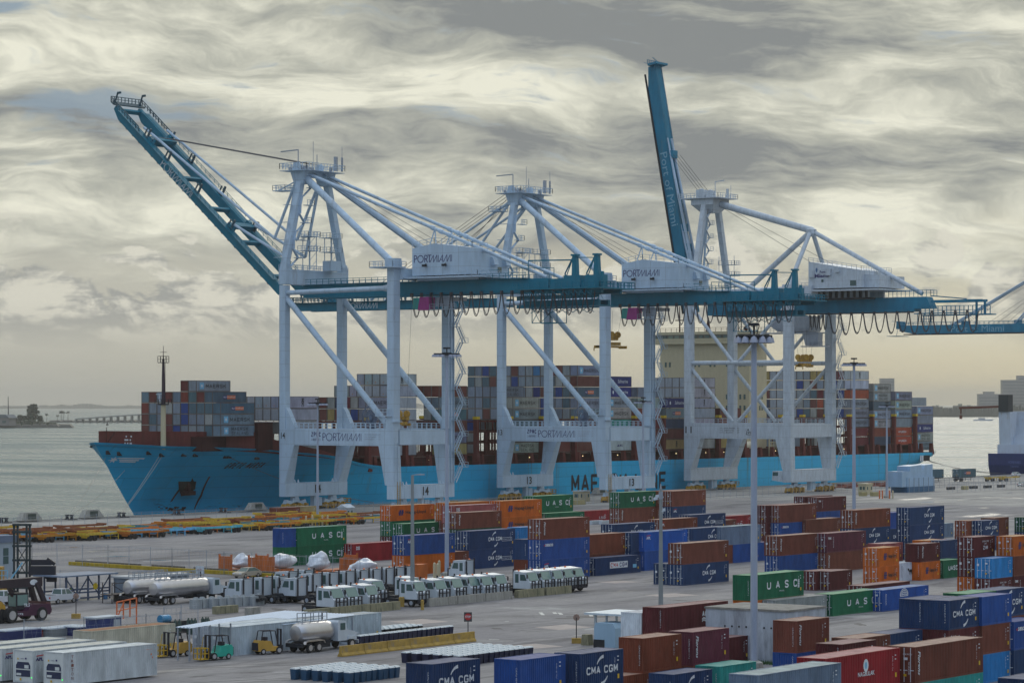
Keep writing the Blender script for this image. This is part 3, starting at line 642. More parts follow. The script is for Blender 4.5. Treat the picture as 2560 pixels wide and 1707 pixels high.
# hatch coamings, side pedestals, lashing bridges
hc = MB(); hc.box(SX-18.2, SX+18.2, 560, 862, 8.2, 11.45)
hc.build('hatch_coamings', MAROON2, SHIP)
hc2 = MB(); hc2.box(SX-16, SX+16, 524, 557, 11.5, 15.2); hc2.box(SX-13, SX+17, 499, 516, 14, 17.4); hc2.build('forward_hatches', MAROON2, SHIP)
bays_y = [(557.4, 5), (572.6, 5), (587.8, 5), (603.2, 0), (618.4, 0), (633.6, 5), (649.2, 5), (664.6, 5), (679.8, 5), (695, 5), (710.3, 5), (725.8, 5), (740.8, 5), (763, 5), (776.4, 5), (791.6, 5), (806.8, 5), (822.2, 5), (837.4, 5), (852.6, 5)]
for i, (y, _) in enumerate(bays_y):
    lb = MB()
    top = 21.0
    for s_ in (1, -1):
        lb.box(SX+s_*20.3-.6, SX+s_*20.3+.6, y-.55, y+.55, 8.2, top)
        lb.box(SX+s_*20.3-.75, SX+s_*20.3+.75, y-.75, y+.75, 8.2, 11.9)
    for k in range(-7, 8):
        lb.box(SX+k*2.5-.13, SX+k*2.5+.13, y-.5, y-.3, 11.4, top-.3)
    for z in (11.7, 14.7, 17.6, 20.4):
        lb.box(SX-19.7, SX+19.7, y-.45, y+.45, z-.18, z+.18)
    lb.build('lashing_bridge', MAROON, SHIP)
    cb = MB()
    for s_ in (1, -1): cb.box(SX+s_*20.3-.7, SX+s_*20.3+.7, y-.7, y+.7, top+.01, top+.75)
    cb.build('post_cap', mat('cap_yellow', (.6, .42, .02), .5), SHIP)
pd = MB(); y = 0
pd.hexa([(SIDE-1.9, y-.7, 8.2), (SIDE-.5, y-.7, 8.2), (SIDE-.5, y+.7, 8.2), (SIDE-1.9, y+.7, 8.2)], [(SIDE-1.9, y-.45, 11.9), (SIDE-.9, y-.45, 11.9), (SIDE-.9, y+.45, 11.9), (SIDE-1.9, y+.45, 11.9)])
pdm = pd.mesh('side_pedestal', MAROON); y = 560
while y < 866: inst('side_pedestal', pdm, SHIP, (0, y, 0)); y += 7.62
rl = MB(); rl.rail([(SIDE-.3, y_, lerp_tab(DECKZ, y_)-.3) for y_ in (560, 600, 650, 700, 750, 800, 850, 866)], 1.1, 3, .035)
rl.build('deck_railing', MAROON, SHIP)
lt = MB(); rnd = random.Random(5)
for k in range(20):
    y = 566+k*15+rnd.uniform(-3, 3); lt.lathe([(.12, 0), (.16, .14), (.06, .25)], (SIDE-1.0, y, 10.6), 6)
lt.build('deck_lamps', mat('warm_lamp', (.8, .7, .4), .4, emit=(1, .75, .35)), SHIP)
# foremast on the forecastle
fx, fy = -446.9, 492.9
fm = thing('foremast', 'tall foremast with cream base and dark upper pole on the ship bow', 'mast', (fx, fy, 14.5))
def _(px, py): return onx(px, fx)
MB().tube((0, 0, 0), (0, 0, 10.4), .66, .58, 14).build('lower_tube', CREAM, fm, smooth=True)
MB().tube((0, 0, 10.4), (0, 0, 17), .42, .36, 10).tube((0, 0, 17), (0, 0, 21), .36, .26, 10).box(.55, .61, -.05, .05, 10.5, 20).tube((0, 0, 21), (0, 0, 24), .1, .06, 6).build('upper_pole', mat('mast_maroon', (.035, .018, .035), .5), fm)
MB().lathe([(1.2, 10.3), (1.4, 10.5), (1.2, 10.6)], (0, 0, 0), 10).rail([(-1.5, -1.2, 10.6), (1.5, -1.2, 10.6), (1.5, 1.2, 10.6), (-1.5, 1.2, 10.6), (-1.5, -1.2, 10.6)], 1.0, 1.0, .05).build('platform', DARK, fm)
MB().box(-2.2, -.3, -.12, .12, 12.7, 12.9).box(-1.2, -.8, -.2, .2, 11.0, 12.7).build('radar', WHITE2, fm)
MB().rail([(-.9, -.9, 20.2), (.9, -.9, 20.2), (.9, .9, 20.2), (-.9, .9, 20.2), (-.9, -.9, 20.2)], 1.4, .8, .05).box(-.9, .9, -.9, .9, 20.05, 20.2).box(-1.0, 1.0, -.05, .05, 22.5, 22.6).build('crow_nest', DARK, fm)
# bow jackstaff
tag(MB().bar((SX+.3, 484.5, 15.5), (SX+2.2, 485.5, 18.6), .22).bar((SX, 485, 15.5), (SX, 485, 19.6), .12).build('jackstaff', MAROON2), 'small leaning post with a stay on the ship bow tip', 'post')
# superstructure
SS = thing('ship_bridge', 'cream accommodation tower with a wide navigation bridge on the ship', 'ship bridge', (0, 0, 0))
sx0, sx1, sy0, sy1 = SX-17, -442.2, 752.6, 763
MB().box(sx0, sx1, sy0, sy1, 9, 43.6).build('wall', CREAM, SS)
wd_ = MB().box(sx0-4.5, sx1+3.6, sy0-1.2, sy1-3, 43.61, 44.8).box(sx0-1, sx1+.5, sy0-.3, sy1-.5, 46.5, 47.4)
wd_.box(sx0-4.5, sx1+3.6, sy0-1.25, sy0-1.05, 44.8, 45.3)
wd_.hexa([(sx1, sy0+1, 40.5), (sx1+.6, sy0+1, 40.5), (sx1+.6, sy0+2, 40.5), (sx1, sy0+2, 40.5)], [(sx1, sy0+1, 43.6), (sx1+3.4, sy0+1, 43.6), (sx1+3.4, sy0+2, 43.6), (sx1, sy0+2, 43.6)])
wd_.build('bridge_deck', CREAM, SS)
bw_ = MB(); bgl = MB()
bw_.box(sx0-3.8, sx1+3.0, sy0-.5, sy1-3.5, 44.8, 46.5); bw_.build('wheelhouse', mat('wheelhouse_dark', (.09, .085, .07), .5), SS)
for k in range(18):
    xx = sx0-3.2+k*2.2; o = MB().box(xx, xx+1.5, sy0-.62, sy0-.52, 45.2, 46.2).build('window', mat('pale_glass', (.16, .22, .18), .15) if k in (3, 4, 10, 15) else GLASS, SS)
wnd = MB().box(-.32, .32, -.12, .02, 0, 1.5).mesh('window', GLASS); wns = MB().box(-.02, .12, -.32, .32, 0, 1.5).mesh('window', GLASS)
for zz in (36.5, 26.5, 23.1, 16.5):
    for cpx in (1690, 1759, 1795, 1833, 1864):
        xx = sx0+(cpx-1672)/208*(sx1-sx0)
        for dx in (-.75, .75): inst('window', wnd, SS, (xx+dx, sy0, zz))
    for yy in (755.2, 759.5):
        for dy in (-.7, .7): inst('window', wns, SS, (sx1, yy+dy, zz))
rm = MB().rail([(sx0, sy0, 47.4), (sx1, sy0, 47.4), (sx1, sy1-1, 47.4)], 1.2, 2, .05, mid=True).tube((-470, 757, 47.4), (-470, 757, 55.5), .3, .15, 6).box(-471.5, -468.5, 756.8, 757.2, 51, 51.3).tube((-459, 756, 47.4), (-459, 756, 52), .9, .15, 8).tube((-464, 756, 47.4), (-464, 756, 50.5), .12).tube((-448, 756, 47.4), (-448, 756, 52), .1).lathe([(.05, 0), (.7, .3), (.8, .9), (.5, 1.4), (.05, 1.6)], (-446, 757, 47.5), 10)
rm.build('mast', MAROON2, SS)
# funnel / aft casing, lifeboat
fn = thing('lifeboat', 'orange and white enclosed lifeboat hung below the ship bridge', 'lifeboat', (-440.5, 747, 12.5))
MB().lathe([(.1, -4.3), (1.0, -3.6), (1.45, -1), (1.45, 1.5), (1.0, 3.7), (.1, 4.2)], (0, 0, 0), 10, 'y').build('body', mat('cream_gear', (.62, .58, .45), .5), fn, smooth=True)
MB().box(-.7, .7, -1.8, 1.2, 1.2, 2.0).build('canopy', CREAM, fn)
# accommodation gangway frame
gw = thing('pilot_gangway', 'cream boxy frame on the ship side deck beside crane 11', 'frame', (-438.5, 762, 9))
gf = MB().rail([(0, -3.5, 2.2), (0, 3.5, 2.2)], 2.2, .9, .12)
gf.box(-.1, .1, -4, 4, 0, .3).box(-.15, .15, -4, -3.6, 0, 5.6).box(-.15, .15, 3.6, 4, 0, 5.6).box(-.15, .15, -4, 4, 5.2, 5.6); gf.build('frame', CREAM, gw)
# markings on the hull, bow star and stripes
xs_ = SIDE+.02
def hull_x(y, z):
    if y <= 496.5: return SX+bow_hb(max(y, 481.3), z)
    zd = lerp_tab(DECKZ, y); bd = lerp_tab(BD, y); bw = min(bd, lerp_tab(BW, y) if y > 495.6 else 0.0); s_ = max(0, min(1, (z+1.2)/(zd+1.2)))
    return SX+bw+(bd-bw)*s_**1.7
fl = Flat(); ya, yb = onx(1428, SIDE), onx(1666, SIDE); fl.block('MAERSK LINE', ya, yb, .7, 5.7, w=.2, gap=.22)
inst('lettering', fl.mesh('x', xs_, BLKL), SHIP)
def bowmark(flat, mats, name):
    me = flat.mesh('x', 0, mats)
    bm = bmesh.new(); bm.from_mesh(me); bmesh.ops.triangulate(bm, faces=bm.faces)
    for it in range(2):
        es = [e for e in bm.edges if e.calc_length() > 1.2]
        if es: bmesh.ops.subdivide_edges(bm, edges=es, cuts=1, use_grid_fill=False)
    for v in bm.verts: v.co.x = hull_x(v.co.y, v.co.z)+.12
    bm.to_mesh(me); bm.free(); return inst(name, me, SHIP)
def hyz(px, py):
    x = SIDE-2
    for it in range(12):
        y = onx(px, x); z = zat(x, y, py); x = .5*x+.5*hull_x(y, z)
    return y, z
y0, z0 = hyz(560, 1168); y1, z1 = hyz(650, 1170)
fl = Flat().block('GRETE MÆRSK', y0, y1, z0-.3, z0+1.1, w=.2, gap=.45, it=.3); bowmark(fl, BLKL, 'name_lettering')
ys0, zs0 = hyz(283, 1149); fl = Flat().star(ys0, zs0, .8)
for k, (pa, pb, py) in enumerate(((295, 360, 1145), (297, 346, 1149.5), (298, 338, 1153.5))):
    a_ = hyz(pa, py); b_ = hyz(pb, py+1); fl.poly([(a_[0], a_[1]-.14), (b_[0], b_[1]-.14), (b_[0], b_[1]+.14), (a_[0], a_[1]+.14)])
bowmark(fl, WHTL, 'bow_star_mark')
RUST = mat('rust_recess_black', (.035, .028, .02), .8, var=.6, scale=1.5)
for pts in (((445, 1203), (490, 1203), (487, 1222), (470, 1236), (452, 1240), (446, 1222)), ((476, 1203), (480, 1194), (484, 1203)), ((446, 1222), (452, 1222), (430, 1252), (424, 1255)), ((521, 1191), (525, 1191), (504, 1240), (486, 1273), (484, 1271), (500, 1236))):  # first outline: anchor recess, its dark hollow painted flat along with the rust
    fl = Flat().poly([hyz(*p) for p in reversed(pts)]); bowmark(fl, RUST, 'recess_and_rust_mark')
fl = Flat(); rnd = random.Random(2)
for k in range(24):
    p = hyz(rnd.uniform(392, 460), rnd.uniform(1265, 1274)); fl.rect(p[0], p[0]+rnd.uniform(.3, .9), p[1]-rnd.uniform(.1, .5), p[1])
bowmark(fl, RUST, 'draught_marks')
an = MB(); hy, hz_ = hyz(470, 1212); hx = hull_x(hy, hz_); an.box(hx-1, hx+.45, hy-.5, hy+.5, hz_-2.2, hz_+1.2).box(hx-.4, hx+.7, hy-2, hy+2, hz_-2.4, hz_-1.4); an.build('anchor', MAROON2, SHIP)
for px, py in ((272, 1131), (300, 1134), (405, 1137), (373, 1132), (460, 1136), (489, 1137), (565, 1141), (573, 1141), (643, 1144)):
    hy, hz_ = hyz(px, py); hx = hull_x(hy, hz_); MB().box(hx-.3, hx+.16, hy-.7, hy+.7, hz_-.45, hz_+.45).build('fairlead', DARK, SHIP)
yy = onx(2318, SIDE); MB().box(SIDE-2, SIDE+.05, yy-2.4, yy+1.8, 6.0, 7.9).build('mooring_port', BLACK, SHIP)
inst('white_mark', Flat().rect(yy-5.2, yy-4.2, 6, 7.9).rect(yy-3.8, yy-2.8, 6, 7.9).mesh('x', SIDE+.03, WHTL), SHIP)
# ------------------------------------------------------------------ ship-to-shore cranes
CX0 = -431.5
def port_miami(fl, u0, v0, h, m=0, w=.11):
    """thin PORT + slanted MIAMI lettering, height h; returns end u"""
    def P(pts, dx): fl.line([(u0+(dx+a)*h, v0+b*h) for a, b in pts], w*h, m)
    arc = [(.0+.28*math.sin(t), .75+.25*math.cos(t)) for t in [math.pi*k/8 for k in range(9)]]
    P([(0, 0), (0, 1), (.22, 1)], 0); P([(.22+.25*math.sin(math.pi*k/6), .75+.25*math.cos(math.pi*k/6)) for k in range(7)], 0); P([(.22, .5), (0, .5)], 0)
    P([(.5+.5*math.sin(2*math.pi*k/14), .5+.5*math.cos(2*math.pi*k/14)) for k in range(15)], .62)
    P([(0, 0), (0, 1), (.22, 1)], 1.85); P([(.22+.25*math.sin(math.pi*k/6), .75+.25*math.cos(math.pi*k/6)) for k in range(7)], 1.85); P([(.22, .5), (0, .5)], 1.85); P([(.2, .5), (.5, 0)], 1.85)
    P([(0, 1), (.7, 1)], 2.35); P([(.35, 1), (.35, 0)], 2.35)
    t = w*.7
    def Q(pts, dx): fl.line([(u0+(dx+a)*h, v0+b*h) for a, b in pts], t*h, m)
    Q([(0, 0), (.6, 1), (.62, 0), (1.2, 1), (1.22, 0)], 2.8); Q([(.2, 0), (.2, 1)], 4.05)
    Q([(0, 0), (.6, 1), (.62, 0)], 4.4); Q([(.2, .33), (.6, .33)], 4.4); Q([(0, 0), (.6, 1), (.62, 0), (1.2, 1), (1.22, 0)], 5.15); Q([(.2, 0), (.2, 1)], 6.4)
    return u0+6.7*h
def festoon(parent, a0, a1, b, ztop, period, drop, r=.09):
    n = int(round((a1-a0)/period)); rnd = random.Random(int(a0*7+b))
    base = None
    for k in range(n):
        p = (a1-a0)/n; c = a0+(k+.5)*p; dd = drop*rnd.uniform(.9, 1.05); pts = []
        for j in range(11):
            u = j/10*2-1; pts.append((c+u*p*.44, b, ztop-dd*(1-abs(u)**2.3)))
        mb = MB().path(pts, r, 4).path([(x_, y_+.25, z_+.3) for x_, y_, z_ in pts], r*.8, 4); mb.box(c-p*.5-.2, c-p*.5+.2, b-.3, b+.5, ztop-.3, ztop+.6)
        mb.build('festoon_cable', ROPE, parent)
def stairs(parent, x0, y0, z0, z1, n, run, dirs='y', wd=.8, m=None, sgn=1):
    """zigzag flights with landings and rails; runs along +y (or x)"""
    m = m or WHITE; dz = (z1-z0)/n
    for k in range(n):
        mb = MB(); za, zb = z0+k*dz, z0+(k+1)*dz; a, b_ = (0, run) if k % 2 == 0 else (run, 0)
        off = 0 if k % 2 == 0 else wd
        def Q(u, zz, d=0):
            return (x0+off+d, y0+sgn*u, zz) if dirs == 'y' else (x0+sgn*u, y0+off+d, zz)
        for d in (0, wd): mb.bar(Q(a, za, d), Q(b_, zb, d), .1, .3); mb.bar(Q(a, za+1, d), Q(b_, zb+1, d), .08)
        ns = 7
        for s_ in range(1, ns): mb.bar(Q(a+(b_-a)*s_/ns, za+dz*s_/ns, 0), Q(a+(b_-a)*s_/ns, za+dz*s_/ns, wd), .28, .06)
        e = run if k % 2 == 0 else 0; q0 = e-.1 if k % 2 == 0 else -1.1; q1 = q0+1.2
        if dirs == 'y': mb.box(x0-.05, x0+2*wd+.05, min(y0+sgn*q0, y0+sgn*q1), max(y0+sgn*q0, y0+sgn*q1), zb-.1, zb)
        else: mb.box(min(x0+sgn*q0, x0+sgn*q1), max(x0+sgn*q0, x0+sgn*q1), y0-.05, y0+2*wd+.05, zb-.1, zb)
        far = q1 if k % 2 == 0 else q0
        if dirs == 'y': mb.rail([(x0, y0+sgn*far, zb), (x0+2*wd, y0+sgn*far, zb)], 1.1, 1, .04)
        else: mb.rail([(x0+sgn*far, y0, zb), (x0+sgn*far, y0+2*wd, zb)], 1.1, 1, .04)
        mb.build('stair_flight', m, parent)
def bogies(parent, a, W, num):
    """wheel trucks of one sill: white rocker beams over yellow wheel bogies"""
    for c in (4.6, W-4.6):
        rk = MB()
        rk.prism([(c-3.9, 1.5), (c-3.4, 2.5), (c-1.4, 2.0), (c-.9, 3.0), (c+.9, 3.0), (c+1.4, 2.0), (c+3.4, 2.5), (c+3.9, 1.5), (c+2.6, 1.1), (c+1.5, 1.6), (c, 1.9), (c-1.5, 1.6), (c-2.6, 1.1)], 'x', a-.5, a+.5)
        rk.box(a-.7, a+.7, c-.7, c+.7, 2.6, 3.25); rk.build('rocker_beam', WHITE, parent)
        for d in (-3.3, -1.15, 1.15, 3.3):
            y = MB().prism([(c+d-1.0, .5), (c+d-.9, 1.1), (c+d-.3, 1.6), (c+d+.3, 1.6), (c+d+.9, 1.1), (c+d+1.0, .5)], 'x', a-.75, a+.75); y.box(a+.76, a+1.2, c+d-.3, c+d+.4, .7, 1.5)
            y.lathe([(.38, -.9), (.38, -.35)], (a, c+d-.55, .42), 10, 'x').lathe([(.38, .35), (.38, .9)], (a, c+d+.55, .42), 10, 'x')
            yo = y.build('wheel_bogie', YEL, parent)
            wb = MB().lathe([(.36, -.3), (.40, -.2), (.40, .2), (.36, .3)], (a, c+d-.5, .42), 12, 'x').lathe([(.36, -.3), (.40, -.2), (.40, .2), (.36, .3)], (a, c+d+.5, .42), 12, 'x'); wb.build('wheels', DARK, yo)
    MB().box(a-.6, a+.6, W/2-.5, W/2+.5, .5, 3.2).box(a-.5, a+.5, W/2+.9, W/2+2.6, .8, 2.8).build('anchor_stand', WHITE, parent)
    MB().rail([(a+.3, W-2.4, 1.3), (a+.3, W+2.2, 1.3), (a-.8, W+2.2, 1.3), (a-.8, W-2.4, 1.3)], .9, 1.2, .07).box(a-.9, a+.4, W-2.4, W+2.2, 1.1, 1.3).build('bumper_rail', YEL, parent)
def leg_low(a0t, a1t, a0b, a1b, b0t, b1t, b0b, b1b, zb, zt):
    return MB().hexa([(a0b, b0b, zb), (a1b, b0b, zb), (a1b, b1b, zb), (a0b, b1b, zb)], [(a0t, b0t, zt), (a1t, b0t, zt), (a1t, b1t, zt), (a0t, b1t, zt)])

def new_crane(y0, num, label, boom, zo=0.0):
    W, G = 23.4, 34.0
    t = thing('quay_crane', label, 'crane', (CX0, y0, 0), 0, 'ship-to-shore cranes on the quay')
    for a, (a0, a1) in ((.9, (0, 1.8)), (33.0, (32.1, 34.0))):
        MB().box(a0-.05, a1+.05, 0, W, 3.2, 6.4).build('sill_beam', WHITE, t); bogies(t, a, W, num)
        sb = MB()
        for k in (2.9, 3.9, 5.2, 18.2, 19.4, 20.5): sb.hexa([(a1-.6, k-.25, 6.4), (a1-.1, k-.25, 6.4), (a1-.1, k+.25, 6.4), (a1-.6, k+.25, 6.4)], [(a1-.4, k-.1, 7.2), (a1-.3, k-.1, 7.2), (a1-.3, k+.1, 7.2), (a1-.4, k+.1, 7.2)])
        for k in range(1, 6): sb.box(a1+.05, a1+.1, k*4-.06, k*4+.06, 3.25, 6.35)
        sb.build('sill_lugs', WHITE, t)
        inst('number_lettering', Flat().text(num, 11.0, 13.2, 3.9, 5.9, bold=.02).mesh('x', a1+.12, BLKL), t)
    # lower legs
    leg_low(0, 4.5, 0, 1.7, 0, 1.9, 0, 3.2, 6.4, 15.4).build('leg', WHITE, t)
    leg_low(0, 4.5, 0, 1.7, W-1.9, W, W-3.2, W, 6.4, 15.4).build('leg', WHITE, t)
    leg_low(29.6, 34, 31.5, 34, 0, 2.4, 0, 3.0, 6.4, 15.4).build('leg', WHITE, t)
    leg_low(29.6, 34, 31.5, 34, W-2.4, W, W-3.0, W, 6.4, 15.4).build('leg', WHITE, t)
    # portal beams and upper legs
    for b0, b1, s_ in ((0, 1.8, 1), (W-1.8, W, -1)):
        MB().box(-.003, G+.003, b0-.003, b1+.003, 15.4, 19.3).build('portal_beam', WHITE, t)
        up = MB().box(0, 1.8, b0, b1, 19.3, 53.0); up.prism([(1.8, 19.3), (4.6, 19.3), (2.5, 23.4), (1.8, 24.3)], 'y', b0+.2, b1-.2); up.build('leg', WHITE, t)
        up = MB().box(32.1, G, min(b0, b1-2.4 if s_ < 0 else b0), max(b1, b0+2.4 if s_ > 0 else b1), 19.3, 56.2); up.hexa([(31.2, b0, 15.4), (32.1, b0, 15.4), (32.1, b1, 15.4), (31.2, b1, 15.4)], [(31.9, b0, 22), (32.1, b0, 22), (32.1, b1, 22), (31.9, b1, 22)]); up.build('leg', WHITE, t)
        bm_ = (b0+b1)/2
        MB().tube((1.2, bm_, 50.3), (31.6, bm_, 20.2), .72, n=14).build('diagonal_brace', WHITE, t, smooth=True)
        MB().tube((1.4, bm_, 51.2), (30.2, bm_, 51.6), .58, n=14).tube((30.2, bm_, 51.6), (32.3, bm_, 51.6), .58, 1.0, 14).build('tie_tube', WHITE, t, smooth=True)
        rb = MB().rail([(4.6, b0+.1, 19.3), (31.5, b0+.1, 19.3)], 1.25, 1.4, .06).rail([(4.6, b1-.1, 19.3), (31.5, b1-.1, 19.3)], 1.25, 1.4, .06); rb.build('walkway_railing', WHITE, t)
    MB().box(0, 1.7, 1.8, W-1.8, 15.6, 19).build('tie_beam', WHITE, t); MB().box(32.2, 33.9, 2.4, W-2.4, 15.6, 19).build('tie_beam', WHITE, t)
    # writing on the near portal beam
    fl = Flat(); fl.block('ZPMC', 9.7, 12.6, 17.4, 18.5, w=.2); fl.text('上海振华重工', 9.7, 12.6, 16.5, 17.05); port_miami(fl, 13.2, 16.5, 1.72, w=.1); fl.text(num, .55, 1.75, 16.9, 18.4, m=1, bold=.01)
    for k, wd_ in enumerate((3.6, 3.3, 2.6)): fl.text('SWL UNDER SPREADER' if k == 0 else ('SWL UNDER HOOK' if k == 1 else 'CRANE WEIGHT'), 26.0-.4, 26.0-.4+wd_, 17.9-k*.55, 18.15-k*.55, m=2); fl.text('65T', 29.7, 30.3, 17.9-k*.55, 18.15-k*.55, m=2)
    inst('lettering', fl.mesh('y', -.02, [NAVYL, BLKL, mat('grey_lettering', (.30, .32, .38), .6)]), t)
    # top cross beams
    MB().box(-.1, 2.1, -.1, W+.1, 53.2, 56.8).rail([(2.1, 0, 56.8), (2.1, W, 56.8)], 1.1, 2, .05).rail([(-.1, 0, 56.8), (-.1, W, 56.8)], 1.1, 2, .05).build('top_cross_beam', WHITE, t)
    MB().box(32.0, 34.2, 2.4, W-2.4, 53.6, 56.2).build('top_cross_beam', WHITE, t)
    for b0, b1 in ((-1.6, 3.4), (W-3.4, W+1.6)):
        MB().box(28.2, 35.0, b0, b1, 56.2, 56.5).rail([(28.2, b0, 56.5), (35, b0, 56.5), (35, b1, 56.5), (28.2, b1, 56.5), (28.2, b0, 56.5)], 1.2, 1.5, .05).build('leg_top_platform', WHITE, t)
    MB().box(31.6, 34.3, -.2, 2.6, 56.5, 58.4).box(31.6, 34.3, W-2.6, W+.2, 56.5, 58.4).build('stay_anchor_block', WHITE, t)
    # A-frame
    for b0, b1 in ((.9, 7.0), (W-.9, W-7.0)):
        MB().hexa([(-.1, b0-1, 56), (2.1, b0-1, 56), (2.1, b0+1, 56), (-.1, b0+1, 56)], [(.2, b0-.6, 58.5), (1.8, b0-.6, 58.5), (1.8, b0+.9, 58.5), (.2, b0+.9, 58.5)]).bar((1, b0, 57.5), (1, b1, 79), 1.5, 1.5).build('mast_leg', WHITE, t)
    ap = MB().hexa([(-.4, 6.0, 77.2), (2.2, 6.0, 77.2), (2.2, 8.4, 77.2), (-.4, 8.4, 77.2)], [(-1.2, 5.4, 80.3), (2.6, 5.4, 80.3), (2.6, 9.2, 80.3), (-1.2, 9.2, 80.3)]).hexa([(-.4, W-8.4, 77.2), (2.2, W-8.4, 77.2), (2.2, W-6, 77.2), (-.4, W-6, 77.2)], [(-1.2, W-9.2, 80.3), (2.6, W-9.2, 80.3), (2.6, W-5.4, 80.3), (-1.2, W-5.4, 80.3)]).box(-.2, 1.6, 9.2, W-9.2, 79.0, 80.3)
    ap.build('apex_head', WHITE, t)
    pl = MB().box(-3.6, 4.6, 4.4, W-4.4, 80.3, 80.42).rail([(-3.6, 4.4, 80.85), (4.6, 4.4, 80.85), (4.6, W-4.4, 80.85), (-3.6, W-4.4, 80.85), (-3.6, 4.4, 80.85)], 1.3, 1.1, .06)
    pl.box(-6.4, -2.6, 5.2, 8.6, 75.7, 75.9).rail([(-6.4, 5.2, 75.9), (-6.4, 8.6, 75.9), (-2.6, 8.6, 75.9), (-2.6, 5.2, 75.9), (-6.4, 5.2, 75.9)], 1.2, 1, .05); pl.bar((-6.4, 6.9, 75.8), (-1, 6.9, 77.8), .25); pl.build('apex_platform', WHITE, t)
    sh = MB()
    for b in (6.6, W-8.2):
        sh.lathe([(.85, -.2), (.95, 0), (.85, .2)], (0.2, b, 81.6), 14, 'y'); sh.hexa([(-1.2, b-.6, 80.4), (1.6, b-.6, 80.4), (1.6, b-.35, 80.4), (-1.2, b-.35, 80.4)], [(-.6, b-.6, 82.4), (.9, b-.6, 82.4), (.9, b-.35, 82.4), (-.6, b-.35, 82.4)]).box(-.9, .2, b+.35, b+.6, 80.42, 82.2)
    sh.build('rope_sheaves', WHITE, t)
    cl_ = MB(); rnd = random.Random(31)
    for k in range(9): a = rnd.uniform(-2.5, 3.6); b = rnd.uniform(5, W-5.5); hh_ = rnd.uniform(.5, 1.7); cl_.box(a, a+rnd.uniform(.3, .9), b, b+rnd.uniform(.3, .9), 80.43, 80.43+hh_)
    cl_.build('apex_machinery', GREY, t)
    an = MB().bar((1.5, 5.2, 80.8), (1.5, 5.2, 85.2), .18).bar((1.5, 5.2, 85.2), (-3.8, 5.2, 85.0), .35, .25).tube((3.8, 8, 80.8), (3.8, 8, 87.3), .06).tube((4.2, W-5, 80.8), (4.2, W-5, 86.8), .06).tube((3.9, W-4.6, 80.8), (3.9, W-4.6, 84.2), .25).box(3.6, 4.2, 16, 16.8, 80.8, 84.2).tube((2.5, 11, 80.8), (2.5, 11, 84.4), .1); an.build('apex_gear', GREY, t)
    for b0, b1 in ((7.6, 1.3), (W-7.6, W-1.3)):
        MB().tube((1.8, b0, 78.8), (32.9, b1, 57.2), .82, n=14).build('back_stay', WHITE, t, smooth=True)
    for b0, b1 in ((8.2, 8.6), (W-8.2, W-8.6)):
        tt = MB().tube((2.3, b0, 79.6), (70.6, b1, 53.4), .40, n=10)
        for u in (.53, .565, .60): p = Vector((2.3, b0, 79.6)).lerp(Vector((70.6, b1, 53.4)), u); q = Vector((2.3, b0, 79.6)).lerp(Vector((70.6, b1, 53.4)), u+.012); tt.tube(p, q, .55, n=10)
        tt.build('tail_stay', WHITE, t, smooth=True)
        for u in (.545,):
            p = Vector((2.3, b0, 79.6)).lerp(Vector((70.6, b1, 53.4)), u); MB().tube(p, (p.x+.2, b1, 61.2), .14).tube(p, (p.x-1.8, b1, 61.2), .14).build('stay_strut', WHITE, t)
    rp2 = MB()
    for b in (9.5, W-9.5): rp2.path([(2, b, 80), (38, b, 61.8)], .045, 4).path([(2, b+1, 80), (34, b+1, 60.5)], .045, 4)
    rp2.build('hoist_ropes', ROPE, t)
    # girders
    for b in (7.9, W-9.1):
        gb = MB().box(.8, 71.5, b, b+1.2, 50.4, 53.2).box(.8, 71.5, b-.15, b+1.35, 50.15, 50.4); gb.build('girder', TEAL, t)
        bb = b-.9 if b < 10 else b+2.1
        MB().box(2, 66, min(bb, b), max(bb, b+1.2), 53.2, 53.3).rail([(2, bb, 53.3), (66, bb, 53.3)], 1.2, 1.8, .05).build('girder_railing', TEAL, t)
    for a in (3, 30, 52, 70.5): MB().box(a, a+1, 9.1, W-9.1, 50.8, 52.8).build('girder_tie', TEAL, t)
    # machinery house
    mh = MB(); ha0, ha1, hb0, hb1 = 36.0, 53.0, 4.4, W-4.4
    mh.prism([(ha0, 54.4), (ha1, 54.4), (ha1, 60.4), (42.3, 61.7), (ha0, 60.7)], 'y', hb0, hb0+6)
    mh.prism([(ha0+.5, 54.4), (ha1-.01, 54.4), (ha1-.01, 59.4), (42.3, 60.6), (ha0+.5, 59.7)], 'y', hb0+6, hb1)
    mo = mh.build('machinery_house', WHITE, t)
    MB().rail([(ha0, hb0, 60.7), (42.3, hb0, 61.7), (ha1, hb0, 60.4), (ha1, hb0+6, 60.4)], 1.3, 1.8, .05).rail([(ha1, hb0+6.2, 59.5), (ha1, hb1, 59.5)], 1.2, 1.8, .05).build('roof_railing', WHITE, mo)
    hd = MB()
    for b in (hb0+7.2, hb0+12): hd.hexa([(ha1, b, 56.6), (ha1+1.2, b, 56.8), (ha1+1.2, b+1.6, 56.8), (ha1, b+1.6, 56.6)], [(ha1, b, 58.6), (ha1+.7, b, 58.4), (ha1+.7, b+1.6, 58.4), (ha1, b+1.6, 58.6)])
    hd.build('vent_hood', WHITE, mo); MB().box(ha1-.02, ha1+.1, hb0+10, hb0+11.4, 55.2, 56.4).build('window', GLASS, mo)
    fl = Flat(); port_miami(fl, ha0+.6, 57.4, 1.62, w=.13); inst('lettering', fl.mesh('y', hb0-.03, NAVYL), mo)
    fl = Flat()
    for u in (40, 45.6):
        lp = MB().bar((u, hb0, 57.1), (u, hb0-.6, 56.9), .12).box(u-.5, u+.5, hb0-1.0, hb0-.4, 56.4, 56.9).build('flood_lamp', DARK, mo)
